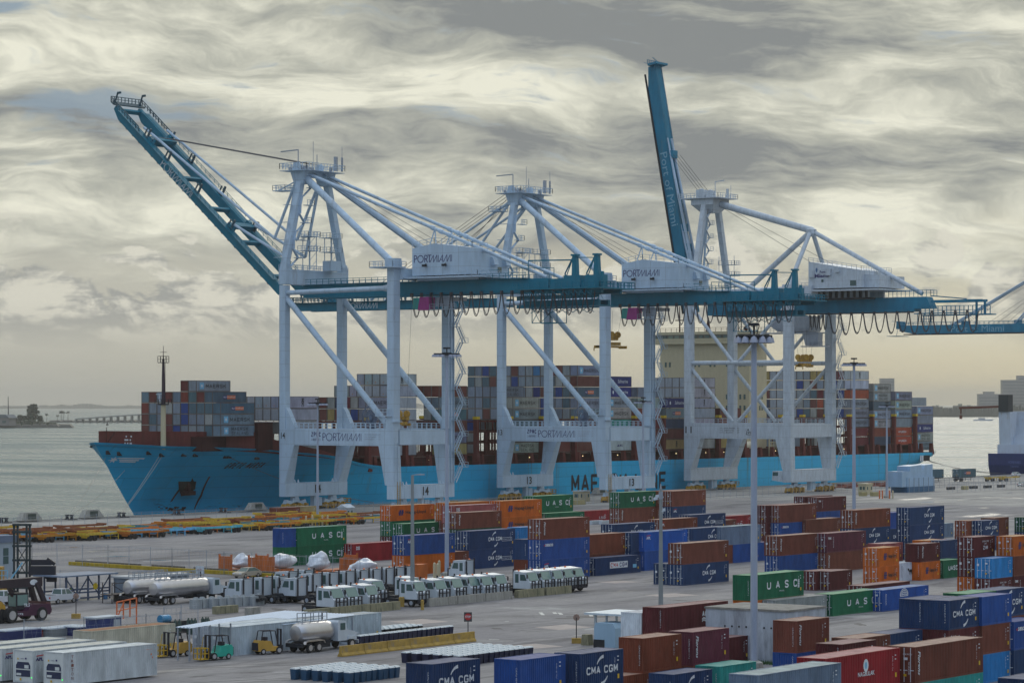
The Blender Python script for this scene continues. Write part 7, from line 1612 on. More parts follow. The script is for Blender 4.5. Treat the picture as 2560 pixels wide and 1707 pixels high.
# ------------------------------------------------------------------ reefers and white sheds
REW = mat('reefer_white', (.60, .63, .62), .5, var=.1, stain=(.4, .37, .3), sthr=.64)
def reefer(x, y, label, mark, roof):
    t = thing('refrigerated_container', label, 'container', (x, y, .15), 0, 'white refrigerated containers in the near corner')
    H, Lc, W = HC, 12.192, 2.438
    inst('body', cmesh(Lc, H, True, 0), t, col=(.52, .56, .58)); inst('roof', roof_mesh(Lc, H) if (Lc, H) not in RM else RM[(Lc, H)], t, col=roof)
    fr = MB().box(-W+.11, -.11, .03, .1, .15, H-.1); fr.box(-W+.02, -W+.12, -.02, .02, 0, H).box(-.12, -.02, -.02, .02, 0, H).build('end_frame', REW, t)
    un = MB().prism([(-W+.35, .55), (-.35, .55), (-.35, 1.55), (-.55, 1.85), (-W+.55, 1.85), (-W+.35, 1.55)], 'y', -.01, .028); u_ = un.build('cooling_unit', mat('unit_dark', (.02, .03, .08), .5), t)
    MB().box(-W+.3, -.3, -.04, .0, 1.15, 1.24).box(-W+.45, -W+1.0, -.05, 0, .65, .85).box(-1.0, -.5, -.05, 0, 1.3, 1.6).build('unit_panel', REW, u_)
    f = Flat().rect(-.95, -.75, 2.1, 2.25).text('CARRIER', -1.5, -1.1, 2.1, 2.2).rect(-1.6, -1.4, .2, .4, 1).rect(-1.9, -1.75, 2.05, 2.2, 1); inst('end_lettering', f.mesh('y', -.025, [NAVYL, YELL]), t)
    if mark == 'TRITON':
        f = Flat()
        for k, ch in enumerate('TRITON'): f.text(ch, .95, 1.25, 2.35-k*.38, 2.6-k*.38)
        inst('lettering', f.mesh('x', .014, mat('triton_brown', (.18, .06, .05), .6)), t)
    else:
        f = Flat().text('APL', .35, 1.3, 1.95, 2.25, 0, bold=.04).line([(.45, 2.4), (1.35, 2.45)], .09, 1); inst('lettering', f.mesh('x', .014, [NAVYL, REDL]), t)
    f = Flat().rect(11.3, 11.45, 1.9, 2.05).rect(11.5, 11.62, 1.6, 1.75).text('TRIU 8', 10.6, 11.4, 2.4, 2.48); inst('capacity_marks', f.mesh('x', .013, ORNL), t)
    MB().lathe([(.05, 0), (.05, .03)], (-.12, -.06, .5), 8, 'y').build('status_light', mat('green_light', (.02, .9, .1), .4, emit=(.02, 1, .1)), t)
for k, (px, py, lb, mk) in enumerate(((159, 1631, 'nearest white refrigerated container with vertical brown letters', 'TRITON'), (82, 1626, 'white refrigerated container second from the right with a small red and blue name', 'APL'), (5, 1621, 'white refrigerated container third from the right, cut by the left edge', 'APL'), (-72, 1616, 'white refrigerated container whose roof shows at the far left', 'APL'))):
    x, y = gp(px, py, HC+.15); reefer(x, y, lb, mk, (.66, .68, .66) if k == 0 else (.58, .57, .50))
x, y = gp(228, 1577, HC); container(x, y, 0, 12.192, HC, (.48, .46, .36), 'beige storage container with a rusty roof behind the yellow forklift', door=False, roofcol=(.30, .15, .08))
x, y = gp(575, 1567, HC); container(x, y, 0, 12.192, HC, (.44, .50, .58), 'bluish white storage container with doors behind the teal forklift', door=True, roofcol=(.55, .6, .62))
container(x-2.5, y, 0, 12.192, HC, (.46, .52, .60), 'bluish white storage container left of its twin behind the teal forklift', door=True, roofcol=(.55, .6, .62))
container(x-.1, y+12.4, 0, 12.192, HC, (.42, .48, .56), 'bluish white storage container at the back of the shed row', door=False, roofcol=(.4, .42, .42))
def canopy(x0, x1, y0, y1, z, label):
    t = thing('canopy_roof', label, 'canopy', (x0, y0, 0)); w_, l_ = x1-x0, y1-y0; mb = MB(); n = int(w_/.4)
    for k in range(n): u = k*w_/n; mb.hexa([(u, 0, z), (u+w_/n, 0, z), (u+w_/n, l_, z+.3), (u, l_, z+.3)], [(u+.05, 0, z+.07), (u+w_/n*.5, 0, z+.12), (u+w_/n*.5, l_, z+.42), (u+.05, l_, z+.37)])
    o = mb.build('roof_sheet', mat('sheet_pale_blue', (.46, .55, .66), .4, var=.12), t); pm = MB().box(-.06, .06, -.06, .06, 0, z+.1).mesh('post', GREY)
    for a in (.15, w_-.15):
        for b in (.2, l_*.5, l_-.2): inst('post', pm, t, (a, b, 0))
x0_, y0_ = gp(566, 1551, 2.7); x1_, y1_ = gp(872, 1543, 2.7); canopy(x0_-2, x1_, y0_, y1_+1, 2.6, 'pale blue corrugated canopy roof over the white shed row')
x0_, y0_ = gp(450, 1566, 3.3); canopy(x0_-.6, x0_+1.2, y0_+.0, y0_+6.5, 3.2, 'small pale canopy roof left of the white containers')
# concrete block building
x, y = gp(1969, 1530, 5.0); t = thing('concrete_block_building', 'large weathered white concrete box among the stacks by the front lamp pole', 'building', (x, y, 0))
WC = mat('weathered_white_concrete', (.42, .46, .52), .85, var=.3, stain=(.16, .17, .19), sthr=.5, scale=.9, stretch=(1, 1, .2))
MB().box(-9.2, 0, 0, 7.4, 0, 5.0).build('wall', WC, t); MB().box(-9.3, .1, -.1, 7.5, 5.01, 5.2).build('roof', mat('roof_grey_dirty', (.25, .24, .22), .9, var=.4), t)
vm = MB().lathe([(.1, -.04), (.1, 0)], (0, 0, 0), 8, 'y').mesh('vent_hole', BLACK)
for u in (-7.0, -6.2, -5.4, -4.6, -2.6, -1.8): inst('vent_hole', vm, t, (u, -.005, 3.4))
g_ = MB(); rnd = random.Random(4); bx, by = x-2.5, y-.9
for k in range(260):
    a = rnd.uniform(-1.6, 1.6); b = rnd.uniform(-.5, .5); h = rnd.uniform(.1, .5); g_.quad((bx+a, by+b, 0), (bx+a+.08, by+b, 0), (bx+a+rnd.uniform(-.2, .2), by+b+.05, h))
tag(g_.build('weeds', mat('weed_green', (.04, .10, .03), .9)), None, None, kind='stuff')
# pale blue guard booth with canopy
x, y = gp(1538, 1622); t = thing('guard_booth', 'pale blue cabin with a flat canopy left of the long maroon stack', 'booth', (x, y, 0))
LB = mat('booth_blue', (.28, .42, .55), .5, var=.08)
MB().prism([(-2.6, .0), (0, 0), (0, 2.1), (-.3, 2.6), (-2.4, 2.6), (-2.6, 2.1)], 'y', .0, 3.0).build('wall', LB, t); MB().box(-2.65, -1.3, -.02, .4, .05, .9).build('door_opening', DARK, t)
MB().box(-4.5, .4, 1, 7, 3.3, 3.5).box(-3.9, -3.7, 2, 2.2, 0, 3.3).box(-2.5, -2.35, 2, 2.2, 2.6, 3.3).box(-.6, -.45, 2, 2.2, 2.6, 3.3).box(-3.9, -3.7, 6, 6.2, 0, 3.3).build('canopy', mat('canopy_white_blue', (.5, .58, .64), .5), t)
x, y = gp(1462, 1612); tag(MB().prism([(-.5, 0), (.5, 0), (.35, 1.1), (-.35, 1.1)], 'y', 0, .9).build('concrete_block', OLDC, None, (x, y, 0)), 'small mossy concrete block beside the pale blue cabin', 'block')
def stop_sign(px, py, h, label, front=True, rz=ALPHA):
    x, y = gp(px, py); t = thing('stop_sign', label, 'sign', (x, y, 0), rz)
    MB().box(-.5, .5, -.35, .35, 0, .55).build('base', JY, t); MB().tube((0, 0, .5), (0, 0, h), .05, n=6).build('post', DARK, t)
    if front:
        MB().box(-.42, .42, -.09, -.05, h-.5, h+.5).build('backing', mat('sign_black', (.05, .05, .055), .6), t); f = Flat().poly([(.38*math.cos(R(22.5+45*k)), h+.02+.38*math.sin(R(22.5+45*k))) for k in range(8)]); p_ = inst('sign_face', f.mesh('y', -.10, REDL), t); inst('lettering', Flat().text('STOP', -.28, .28, h-.1, h+.14, bold=.02).mesh('y', -.105, WHTL), p_)
    else: MB().lathe([(.36, -.02), (.36, .02)], (0, 0, h), 8, 'y').build('sign_face', mat('sign_back', (.30, .20, .16), .6), t)
stop_sign(1170, 1600, 2.5, 'black-backed red stop sign at the end of the yellow barriers')
stop_sign(1441, 1607, 2.7, 'round sign seen from behind by the pale blue cabin', False)
stop_sign(190, 1545, 2.6, 'pole sign with a yellow base by the purple reach stacker', False)

# ------------------------------------------------------------------ rows of covered bins
BN = {}
def bins(px, py, ny, nx, sy, sx_, col, group, h=1.05, lbl=''):
    x0_, y0_ = gp(px, py)
    if col not in BN:
        c = {'dark': (.012, .016, .05), 'blue': (.012, .06, .13), 'black': (.012, .016, .02)}[col]; mm = mat('bin_'+col, c, .4)
        BN[col] = (MB().hexa([(-.27, -.27, 0), (.27, -.27, 0), (.27, .27, 0), (-.27, .27, 0)], [(-.33, -.33, .95), (.33, -.33, .95), (.33, .33, .95), (-.33, .33, .95)]).mesh('tub', mm), MB().hexa([(-.35, -.35, .955), (.35, -.35, .955), (.35, .35, .955), (-.35, .35, .955)], [(-.2, -.3, 1.08), (.2, -.3, 1.08), (.2, .3, 1.08), (-.2, .3, 1.08)]).mesh('lid', mat('lid_white', (.55, .60, .62), .5)))
    for i in range(nx):
        for j in range(ny):
            o = thing('lidded_bin', f'{col} tub with white lid, {ORD[j % 20]} along row {ORD[i]} {lbl}', 'bin', (x0_-i*sx_+random.uniform(-.04, .04), y0_+j*sy+random.uniform(-.04, .04), .004), random.uniform(-.1, .1), group)
            inst('tub', BN[col][0], o); inst('lid', BN[col][1], o)
bins(905, 1600, 11, 3, 1.0, .9, 'black', 'black bins right of the tanker truck', lbl='behind the yellow barriers')
bins(900, 1612, 20, 1, .82, .9, 'dark', 'dark blue bins behind the yellow barriers', lbl='touching the yellow barriers')
bins(1005, 1600, 6, 1, .85, .9, 'blue', 'blue bins behind the yellow barriers', lbl='right end by the yellow barriers')
bins(872, 1707, 9, 6, .85, 1.25, 'blue', 'blue bins at the bottom left of the navy stack', lbl='left of the nearest navy stack')
bins(1145, 1664, 15, 6, .85, 1.25, 'dark', 'dark bins between the nearest stacks', lbl='behind the nearest blue stacks')
x, y = gp(872, 1612); t = thing('white_trough', 'white plastic crate at the left end of the bin row', 'crate', (x, y, 0)); MB().box(-1, 0, 0, 1.8, 0, 1.2).build('body', WHITE2, t); MB().box(.0, .03, .2, .7, .3, .8).box(0, .03, 1.0, 1.6, .3, .8).build('opening', DARK, t)

# ------------------------------------------------------------------ tankers, forklifts, cars
CHROME = mat('tank_aluminium', (.50, .50, .52), .28, .75, var=.1)
WHM = MB().lathe([(.30, -.14), (.49, -.13), (.52, 0), (.49, .13), (.30, .14)], (0, 0, 0), 18, 'y').mesh('wheel', BLACK, True); RIM = MB().lathe([(.30, -.15), (.28, -.05), (.1, -.12)], (0, 0, 0), 12, 'y').mesh('rim', mat('rim_bright', (.5, .5, .52), .35, .6))
def wheel(t, x, y, z=.52, axle='x', s=1.0):
    w_ = inst('wheel', WHM, t, (x, y, z)); w_.rotation_euler = (0, 0, math.pi/2 if axle == 'x' else 0); w_.scale = (s, s, s)
    if x < 0: w_.rotation_euler = (0, 0, -math.pi/2)
    inst('rim', RIM, w_); return w_
def tanker(x, y, L_, label, truck=True, rear_truck=False, name='tanker_truck'):
    """points along +y, origin at its middle of width, rear"""
    t = thing(name, label, 'truck', (x, y, 0))
    ty1 = L_-3.4 if truck else L_
    prof = [(.2, 0.0), (.75, .1), (1.0, .45), (1.08, 1.0), (1.08, ty1-1.0), (1.0, ty1-.4), (.7, ty1-.1), (.2, ty1)]
    mb = MB(); mb.lathe(prof, (0, 0, 2.0), 20, 'y'); mb.build('tank', CHROME, t, smooth=True)
    MB().rail([(-.35, .8, 3.05), (-.35, ty1-.8, 3.05)], .9, 1.0, .035).rail([(.35, .8, 3.05), (.35, ty1-.8, 3.05)], .9, 1.0, .035).box(-.3, .3, .8, ty1-.8, 3.02, 3.1).build('tank_walkway', GREY, t)
    MB().box(-.4, .4, .1, L_-.4, .75, 1.0).box(-1.15, -.5, ty1-3.0, ty1-1.2, .45, 1.0).box(.5, 1.15, ty1-3.0, ty1-1.2, .45, 1.1).box(-1.1, 1.1, -.1, .1, .6, 1.0).build('chassis', DARK, t)
    fd = MB()
    for s_ in (-1, 1): fd.prism([(.2, .9), (.35, 1.2), (1.0, 1.32), (2.6, 1.32), (3.2, 1.2), (3.4, .9), (3.3, .9), (3.1, 1.15), (.5, 1.15), (.3, .9)], 'x', s_*1.2-.28, s_*1.2+.05)
    fd.build('mudguard', CHROME, t)
    for yy in (1.1, 2.45):
        for s_ in (-1, 1): wheel(t, s_*1.05, yy)
    if truck:
        c0 = ty1+.1
        MB().prism([(c0, .9), (c0+1.5, .9), (c0+1.5, 2.0), (c0+1.25, 2.9), (c0+.15, 3.0), (c0, 2.8)], 'x', -1.1, 1.1).build('cab', TRW, t)
        MB().prism([(c0+1.5, .9), (c0+3.2, .8), (c0+3.2, 1.5), (c0+2.9, 1.75), (c0+1.5, 2.0)], 'x', -.95, .95).build('bonnet', TRW, t)
        MB().box(1.105, 1.12, c0+.35, c0+1.15, 2.0, 2.7).box(-1.12, -1.105, c0+.35, c0+1.15, 2.0, 2.7).build('side_window', GLASS, t)
        MB().prism([(c0+1.53, 2.05), (c0+1.55, 2.06), (c0+1.31, 2.85), (c0+1.29, 2.84)], 'x', -.95, .95).build('windscreen', GLASS, t)
        MB().tube((-1.0, c0, 1), (-1.0, c0, 3.7), .08, n=8).build('exhaust_stack', BPAD, t)
        for s_ in (-1, 1):
            wheel(t, s_*1.05, c0+2.2); MB().prism([(c0+1.5, 1.0), (c0+1.7, 1.3), (c0+2.7, 1.3), (c0+3.0, 1.0)], 'x', s_*1.1-.2, s_*1.1+.1).build('mudguard', TRW, t)
            MB().box(s_*.75-.15, s_*.75+.15, c0+3.2, c0+3.24, 1.0, 1.2).build('headlight', WHTL, t)
        MB().box(-1.1, 1.1, c0+3.25, c0+3.4, .5, .85).build('bumper', GREY, t)
    return t
tanker(-182.6, 220.9, 8.9, 'silver tanker truck with white cab parked beside the white shed row')
tanker(-240.6, 263.4, 13.4, 'long silver tank truck with white cab behind the cube blocks')
tanker(-245.0, 263.4, 8.0, 'silver tank trailer behind the long tank truck', truck=False, name='tank_trailer')
def forklift(x, y, rz, col, label, basket=True):
    t = thing('forklift', label, 'forklift', (x, y, 0), rz, 'forklifts by the white sheds'); m_ = mat('forklift_'+col, {'yellow': (.50, .29, .05), 'teal': (.02, .36, .27)}[col], .45, var=.2)
    MB().prism([(-1.5, .35), (1.0, .35), (1.0, .75), (.2, .8), (-.1, 1.35), (-1.35, 1.45), (-1.55, 1.1)], 'y', -.6, .6).build('body', m_, t)
    MB().box(-1.62, -1.4, -.55, .55, .45, 1.2).box(-.7, -.3, -.3, .3, 1.4, 1.75).build('counterweight', BPAD, t)
    cg = MB()
    for s_ in (-.5, .5): cg.bar((-1.15, s_, 1.4), (-.95, s_, 2.35), .08).bar((.75, s_, .8), (.45, s_, 2.35), .08)
    cg.bar((-.95, -.5, 2.35), (.45, -.5, 2.35), .07).bar((-.95, .5, 2.35), (.45, .5, 2.35), .07)
    for k in range(5): cg.bar((-.9+k*.33, -.5, 2.36), (-.9+k*.33, .5, 2.36), .05)
    cg.build('overhead_guard', BPAD, t)
    ms = MB()
    for s_ in (-.38, -.25, .25, .38): ms.bar((1.2, s_, .15), (1.2, s_, 2.5), .09, .14)
    ms.box(1.15, 1.25, -.4, .4, 2.4, 2.5).box(1.25, 1.35, -.5, .5, .3, .9).build('mast', BPAD, t); MB().box(1.3, 2.4, -.35, -.22, .12, .18).box(1.3, 2.4, .22, .35, .12, .18).build('fork', DARK, t)
    MB().box(-.5, .0, -.25, .25, 1.0, 1.15).box(-.6, -.5, -.25, .25, 1.1, 1.6).build('seat', BPAD, t)
    if basket:
        b = MB().rail([(1.5, -.55, .2), (2.5, -.55, .2), (2.5, .55, .2), (1.5, .55, .2), (1.5, -.55, .2)], 1.05, .5, .035).box(1.5, 2.5, -.55, .55, .15, .22).bar((1.5, -.55, 1.2), (1.4, -.4, 2.3), .05); tag(b.build('work_basket', mat('basket_yellow', (.58, .36, .02), .5), t), None, None)
    for xx, s_ in ((.85, .95), (-.95, .75)):
        for yy in (-.55, .55):
            w_ = inst('wheel', WHM, t, (xx, yy, .4*s_+.02)); w_.scale = (.78*s_, .78*s_, .78*s_); w_.rotation_euler = (0, 0, 0 if yy < 0 else math.pi); inst('rim', RIM, w_)
for px, py, col, rz, lb, bk in ((440, 1646, 'yellow', R(-100), 'yellow forklift with a work basket beside the beige container', True), (543, 1654, 'teal', R(-100), 'teal forklift with a yellow work basket', True), (618, 1638, 'yellow', R(75), 'yellow forklift behind, left of its twin at the white sheds', False), (672, 1640, 'yellow', R(70), 'yellow forklift nearest the tanker truck', False)):
    x, y = gp(px, py-6); forklift(x, y, rz, col, lb, bk)
def car(x, y, rz, kind, col, label):
    t = thing('parked_car' if kind == 'car' else 'pickup_truck', label, 'car' if kind == 'car' else 'pickup', (x, y, 0), rz); m_ = mat('car_'+col, {'white': (.60, .62, .66), 'beige': (.40, .36, .30), 'silver': (.42, .45, .48)}[col], .3, .1, var=.04)
    if kind == 'car':
        prof = [(-2.35, .35), (2.3, .3), (2.4, .6), (2.25, .8), (1.2, .95), (-1.9, .98), (-2.35, .85)]; roof = [(1.2, .94), (.45, 1.42), (-.9, 1.45), (-1.85, .97)]
    else:
        prof = [(-2.8, .5), (2.6, .45), (2.7, .8), (2.55, 1.1), (1.3, 1.2), (-.6, 1.2), (-2.8, 1.15)]; roof = [(1.35, 1.18), (.75, 1.8), (-.6, 1.82), (-.75, 1.18)]
    MB().prism(prof, 'y', -.88, .88).build('body', m_, t); n_ = len(roof)
    mb = MB(); top = [p for p in roof]
    mb.hexa([(roof[0][0], -.84, roof[0][1]), (roof[3][0], -.84, roof[3][1]), (roof[3][0], .84, roof[3][1]), (roof[0][0], .84, roof[0][1])], [(roof[1][0], -.66, roof[1][1]), (roof[2][0], -.66, roof[2][1]), (roof[2][0], .66, roof[2][1]), (roof[1][0], .66, roof[1][1])]); gb = mb.build('windows', GLASS, t)
    MB().box(roof[2][0]-.02, roof[1][0]+.02, -.69, .69, roof[1][1]-.02, roof[1][1]+.05).bar((roof[0][0], -.83, roof[0][1]), (roof[1][0], -.67, roof[1][1]), .08).bar((roof[0][0], .83, roof[0][1]), (roof[1][0], .67, roof[1][1]), .08).bar((roof[3][0], -.83, roof[3][1]), (roof[2][0], -.67, roof[2][1]), .1).bar((roof[3][0], .83, roof[3][1]), (roof[2][0], .67, roof[2][1]), .1).bar(((roof[1][0]+roof[2][0])/2, -.84, prof[4][1]), ((roof[1][0]+roof[2][0])/2, -.67, roof[1][1]), .08).build('roof', m_, t)
    if kind != 'car': MB().box(-2.7, -.9, -.7, .7, 1.16, 1.18).build('load_bed', DARK, t)
    for xx in (-1.45, 1.45):
        for yy in (-.8, .8): w_ = inst('wheel', WHM, t, (xx, yy, .34)); w_.scale = (.66, .66, .66); w_.rotation_euler = (0, 0, 0 if yy < 0 else math.pi); inst('rim', RIM, w_)
    fx_ = 2.4 if kind == 'car' else 2.7
    for s_ in (-1, 1): MB().box(fx_-.1, fx_+.0, s_*.6-.18, s_*.6+.18, .62, .75).build('headlight', WHTL, t); MB().box(prof[0][0]-.01, prof[0][0]+.06, s_*.7-.12, s_*.7+.12, .7, .95).build('tail_light', REDL, t)
for px, py, kind, col, rz, lb in ((618, 1443, 'car', 'beige', R(-88), 'beige saloon car parked by the long yellow kerb'), (152, 1507, 'pickup', 'white', R(92), 'white pickup truck parked before the blue-roofed shelter'), (8, 1512, 'pickup', 'white', R(92), 'white pickup truck cut by the left edge behind the reach stacker'), (2235, 1219, 'pickup', 'white', R(90), 'white van parked left of the blue-wrapped structure'), (2556, 1216, 'car', 'silver', R(95), 'silver car at the right edge of the quay'), (2540, 1190, 'car', 'white', R(90), 'pale car parked close to the white ship')):
    x, y = gp(px, py); car(x, y, rz, kind, col, lb)

# ------------------------------------------------------------------ reach stacker, mast handler, shelter, person
PUR = mat('dark_purple', (.055, .012, .04), .45, var=.2)
x, y = gp(92, 1552); t = thing('reach_stacker', 'dark purple reach stacker with its boom pointing left', 'reach stacker', (x-1.5, y-1.5, 0), R(-92))
MB().prism([(-3.6, .7), (3.0, .7), (3.0, 1.2), (0, 1.3), (-.9, 2.0), (-3.6, 1.9), (-3.9, 1.2)], 'y', -1.5, 1.5).build('body', PUR, t)
MB().prism([(-3.9, .9), (-3.0, .9), (-3.0, 2.2), (-3.7, 2.1)], 'y', -1.45, 1.45).build('counterweight', mat('counterweight_brown', (.12, .05, .05), .5), t)
MB().hexa([(-3.3, -.55, 3.9), (9, -.5, 4.0), (9, .5, 4.0), (-3.3, .55, 3.9)], [(-3.3, -.55, 5.0), (9, -.5, 4.8), (9, .5, 4.8), (-3.3, .55, 5.0)]).bar((-3.4, -.8, 2), (-2.3, -.6, 4.4), .5).bar((-3.4, .8, 2), (-2.3, .6, 4.4), .5).bar((-.2, 0, 1.6), (1.6, 0, 4.2), .4).build('boom', mat('boom_black', (.03, .02, .03), .5), t)
cb = MB().box(-.9, .9, -.75, .75, 1.4, 3.3).build('cab', BPAD, t); MB().box(-.75, .8, -.77, .77, 1.9, 3.1).box(.91, .93, -.6, .6, 1.8, 3.1).build('cab_window', SCREEN, t)
f = Flat().disc(-1.9, 4.45, .62, .34, 0, 8).text('TAYLOR', -2.35, -1.45, 4.36, 4.56, 1); me_ = f.mesh('y', .57, [WHTL, REDL])
for v in me_.vertices: v.co.x = -3.8-v.co.x
inst('maker_badge', me_, t)
for fc, (u0, u1, v0, v1, s) in enumerate(((-.4, .5, 1.75, 2.15, 'TR 5'), (.6, 2.6, .85, 1.1, 'TS9972'))):
    me_ = Flat().text(s, u0, u1, v0, v1, bold=.03).mesh('y', 1.52, WHTL)
    for v in me_.vertices: v.co.x = u0+u1-v.co.x
    inst('lettering', me_, t)
me_ = Flat().text('TR-5', -.5, .5, 1.5, 1.85, bold=.03).rect(-.55, .55, 2.0, 2.08).mesh('x', -3.92, WHTL)
for v in me_.vertices: v.co.x = -3.95; v.co.y = -v.co.y
inst('rear_lettering', me_, t)
for xx, s_ in ((2.4, 1.75), (-2.3, 1.6)):
    for yy in (-1.3, 1.3): w_ = inst('wheel', WHM, t, (xx, yy, .52*s_)); w_.scale = (s_, s_*1.5, s_); w_.rotation_euler = (0, 0, 0 if yy < 0 else math.pi); inst('rim', RIM, w_)
x, y = gp(14, 1556); t = thing('yellow_machine', 'yellow yard machine of which only the rear corner and wheel show', 'machine', (x-.8, y-3, 0)); MB().prism([(-2.5, .8), (2.6, .8), (2.6, 1.9), (2.0, 2.5), (-2.5, 2.5)], 'x', -1.3, 1.2).build('body', YEL, t)
for yy in (-1.5, 2.0): w_ = inst('wheel', WHM, t, (1.1, yy, .85)); w_.scale = (1.6, 1.9, 1.6); w_.rotation_euler = (0, 0, math.pi/2)
x, y = gp(55, 1500); t = thing('mast_handler', 'dark empty-container handler with a tall lattice mast at the left edge', 'container handler', (x, y, 0), ALPHA)
ms = MB()
for u in (-1.0, -.55, .6, 1.0): ms.box(u-.12, u+.12, -.2, .2, .4, 9.6)
for z in (1.5, 3.4, 5.0, 6.8, 8.6, 9.5): ms.box(-1.2, 1.2, -.3, .3, z, z+.28)
for z in (3.4, 5.0): ms.bar((-.5, 0, z), (.5, 0, z+1.6), .1).bar((.5, 0, z), (-.5, 0, z+1.6), .1)
ms.build('mast', mat('mast_black_green', (.02, .035, .04), .5), t)
MB().box(.9, 4.3, -.5, .3, 3.2, 4.4).box(1.2, 3.8, -.4, .2, 4.5, 5.2).bar((3.2, 0, 5.3), (4.2, 0, 4.6), .4).box(3.0, 4.4, -.7, .5, 2.8, 3.3).box(3.2, 4.4, -.6, .4, 2.4, 2.8).build('spreader', BPAD, t)
MB().box(-6, -1.2, -1.3, 1.3, 1.0, 2.6).box(-4.4, -2.4, -.9, .9, 2.6, 4.3).build('body', YEL, t); MB().rail([(-4.5, -1.35, 2.6), (-1.6, -1.35, 2.6)], 1.3, .7, .05).bar((-1.2, -1.4, 2.8), (.3, -1.4, 4.9), .18).build('railing', mat('rail_sky_blue', (.2, .45, .6), .5), t)
for xx in (-.9, -4.8): w_ = inst('wheel', WHM, t, (xx, -1.1, .7)); w_.scale = (1.4, 1.6, 1.4)
x, y = gp(38, 1440); t = thing('site_office', 'grey flat-roofed cabin cut by the left edge behind the handler', 'building', (x, y, 0)); MB().box(-3.2, 0, -9, 0, 0, 5.0).build('wall', mat('office_grey', (.30, .36, .42), .6), t); MB().box(-3.4, .2, -9.2, .2, 5.01, 6.0).build('roof', mat('office_fascia', (.12, .16, .24), .6), t); MB().box(.0, .06, -2.4, -1.4, 1.9, 3.0).build('window', GLASS, t); MB().box(.0, .06, -2.4, -1.4, 3.1, 4.2).build('window', GLASS, t)
x, y = gp(165, 1503); t = thing('shelter', 'open timber shelter with a flat blue-grey roof', 'shelter', (x, y, 0)); SB = mat('shelter_blue', (.07, .10, .17), .6)
MB().box(-4.6, .6, -1.2, 9.0, 3.1, 3.28).build('roof', mat('shelter_roof', (.15, .20, .29), .5), t); pm = MB().box(-.09, .09, -.09, .09, 0, 3.1).mesh('post', SB)
for xx in (0, -3.8):
    for yy in (0, 2, 4, 6, 8): inst('post', pm, t, (xx, yy, 0))
sm = MB()
for yy in (0, 4): sm.bar((.0, yy, 2.9), (0, yy+2, .6), .12).bar((0, yy+4, 2.9), (0, yy+2, .6), .12)
for z in (.3, 1.0, 1.4): sm.bar((0, 0, z), (0, 8, z), .12, .18)
sm.bar((-3.8, 0, 1.1), (-3.8, 8, 1.1), .12, .2).build('bracing', SB, t)
tag(MB().lathe([(.3, 0), (.3, .75)], (0, 0, 0), 12).build('barrel', mat('barrel_blue', (.05, .16, .3), .4), None, (x+.6, y+6.6, 0)), 'dark blue barrel at the right corner of the shelter', 'barrel')
tag(MB().lathe([(.42, -.03), (.42, .03)], (0, 0, 0), 14, 'x').build('round_sign', mat('yellow_disc', (.6, .42, .02), .5), None, (x+.15, y+5.2, 1.7)), 'round yellow disc hung on the shelter posts', 'sign')
# person in a high-visibility vest
def person(x, y, z, rz, label, vest):
    t = thing('person', label, 'person', (x, y, z), rz)
    def skin(name, verts, edges, m, sub=1):
        me = bpy.data.meshes.new(name); me.from_pydata([v[:3] for v in verts], edges, []); o = bpy.data.objects.new(name, me); C.objects.link(o); s = o.modifiers.new('s', 'SKIN'); u = o.modifiers.new('u', 'SUBSURF'); u.levels = sub; u.render_levels = sub
        for i, v in enumerate(verts): me.skin_vertices[0].data[i].radius = (v[3], v[4] if len(v) > 4 else v[3])
        me.skin_vertices[0].data[0].use_root = True
        dg = bpy.context.evaluated_depsgraph_get(); m2 = bpy.data.meshes.new_from_object(o.evaluated_get(dg)); bpy.data.objects.remove(o); m2.materials.clear(); m2.materials.append(m); m2.polygons.foreach_set('use_smooth', [True]*len(m2.polygons)); return inst(name, m2, t)
    V = [(0, 0, .95, .15, .11), (0, 0, 1.15, .15, .1), (0, 0, 1.38, .17, .1), (0, 0, 1.5, .06), (0, .01, 1.62, .085, .1), (0, .01, 1.72, .08, .09),
         (-.1, 0, .88, .09), (-.12, .02, .48, .065), (-.12, -.02, .08, .045), (-.12, .12, .04, .04), (.1, 0, .88, .09), (.13, -.03, .48, .065), (.13, 0, .08, .045), (.13, .14, .04, .04),
         (-.22, 0, 1.42, .06), (-.28, 0, 1.14, .045), (-.24, .16, .98, .035), (.22, 0, 1.42, .06), (.29, -.02, 1.14, .045), (.26, .12, .95, .035)]
    E_ = [(0, 1), (1, 2), (2, 3), (3, 4), (4, 5), (0, 6), (6, 7), (7, 8), (8, 9), (0, 10), (10, 11), (11, 12), (12, 13), (2, 14), (14, 15), (15, 16), (2, 17), (17, 18), (18, 19)]
    skin('body', V, E_, mat('worker_clothes', (.05, .06, .09), .8), 2)
    skin('vest', [(0, 0, .98, .175, .135), (0, 0, 1.15, .175, .125), (0, 0, 1.4, .19, .12), (0, 0, 1.46, .13, .1)], [(0, 1), (1, 2), (2, 3)], vest, 1)
    MB().lathe([(.09, 1.70), (.115, 1.72), (.11, 1.78), (.05, 1.84)], (0, .01, 0), 12).build('helmet', WHITE2, t, smooth=True); MB().lathe([(.075, 1.58), (.08, 1.66), (.06, 1.7)], (0, .03, 0), 10).build('face', mat('skin_tone', (.32, .18, .12), .6), t)
x2, y2 = gp(187, 1497); person(x2-.6, y2, 0, R(200), 'person in a yellow-green high visibility vest standing under the shelter', mat('hi_vis', (.45, .60, .03), .7))
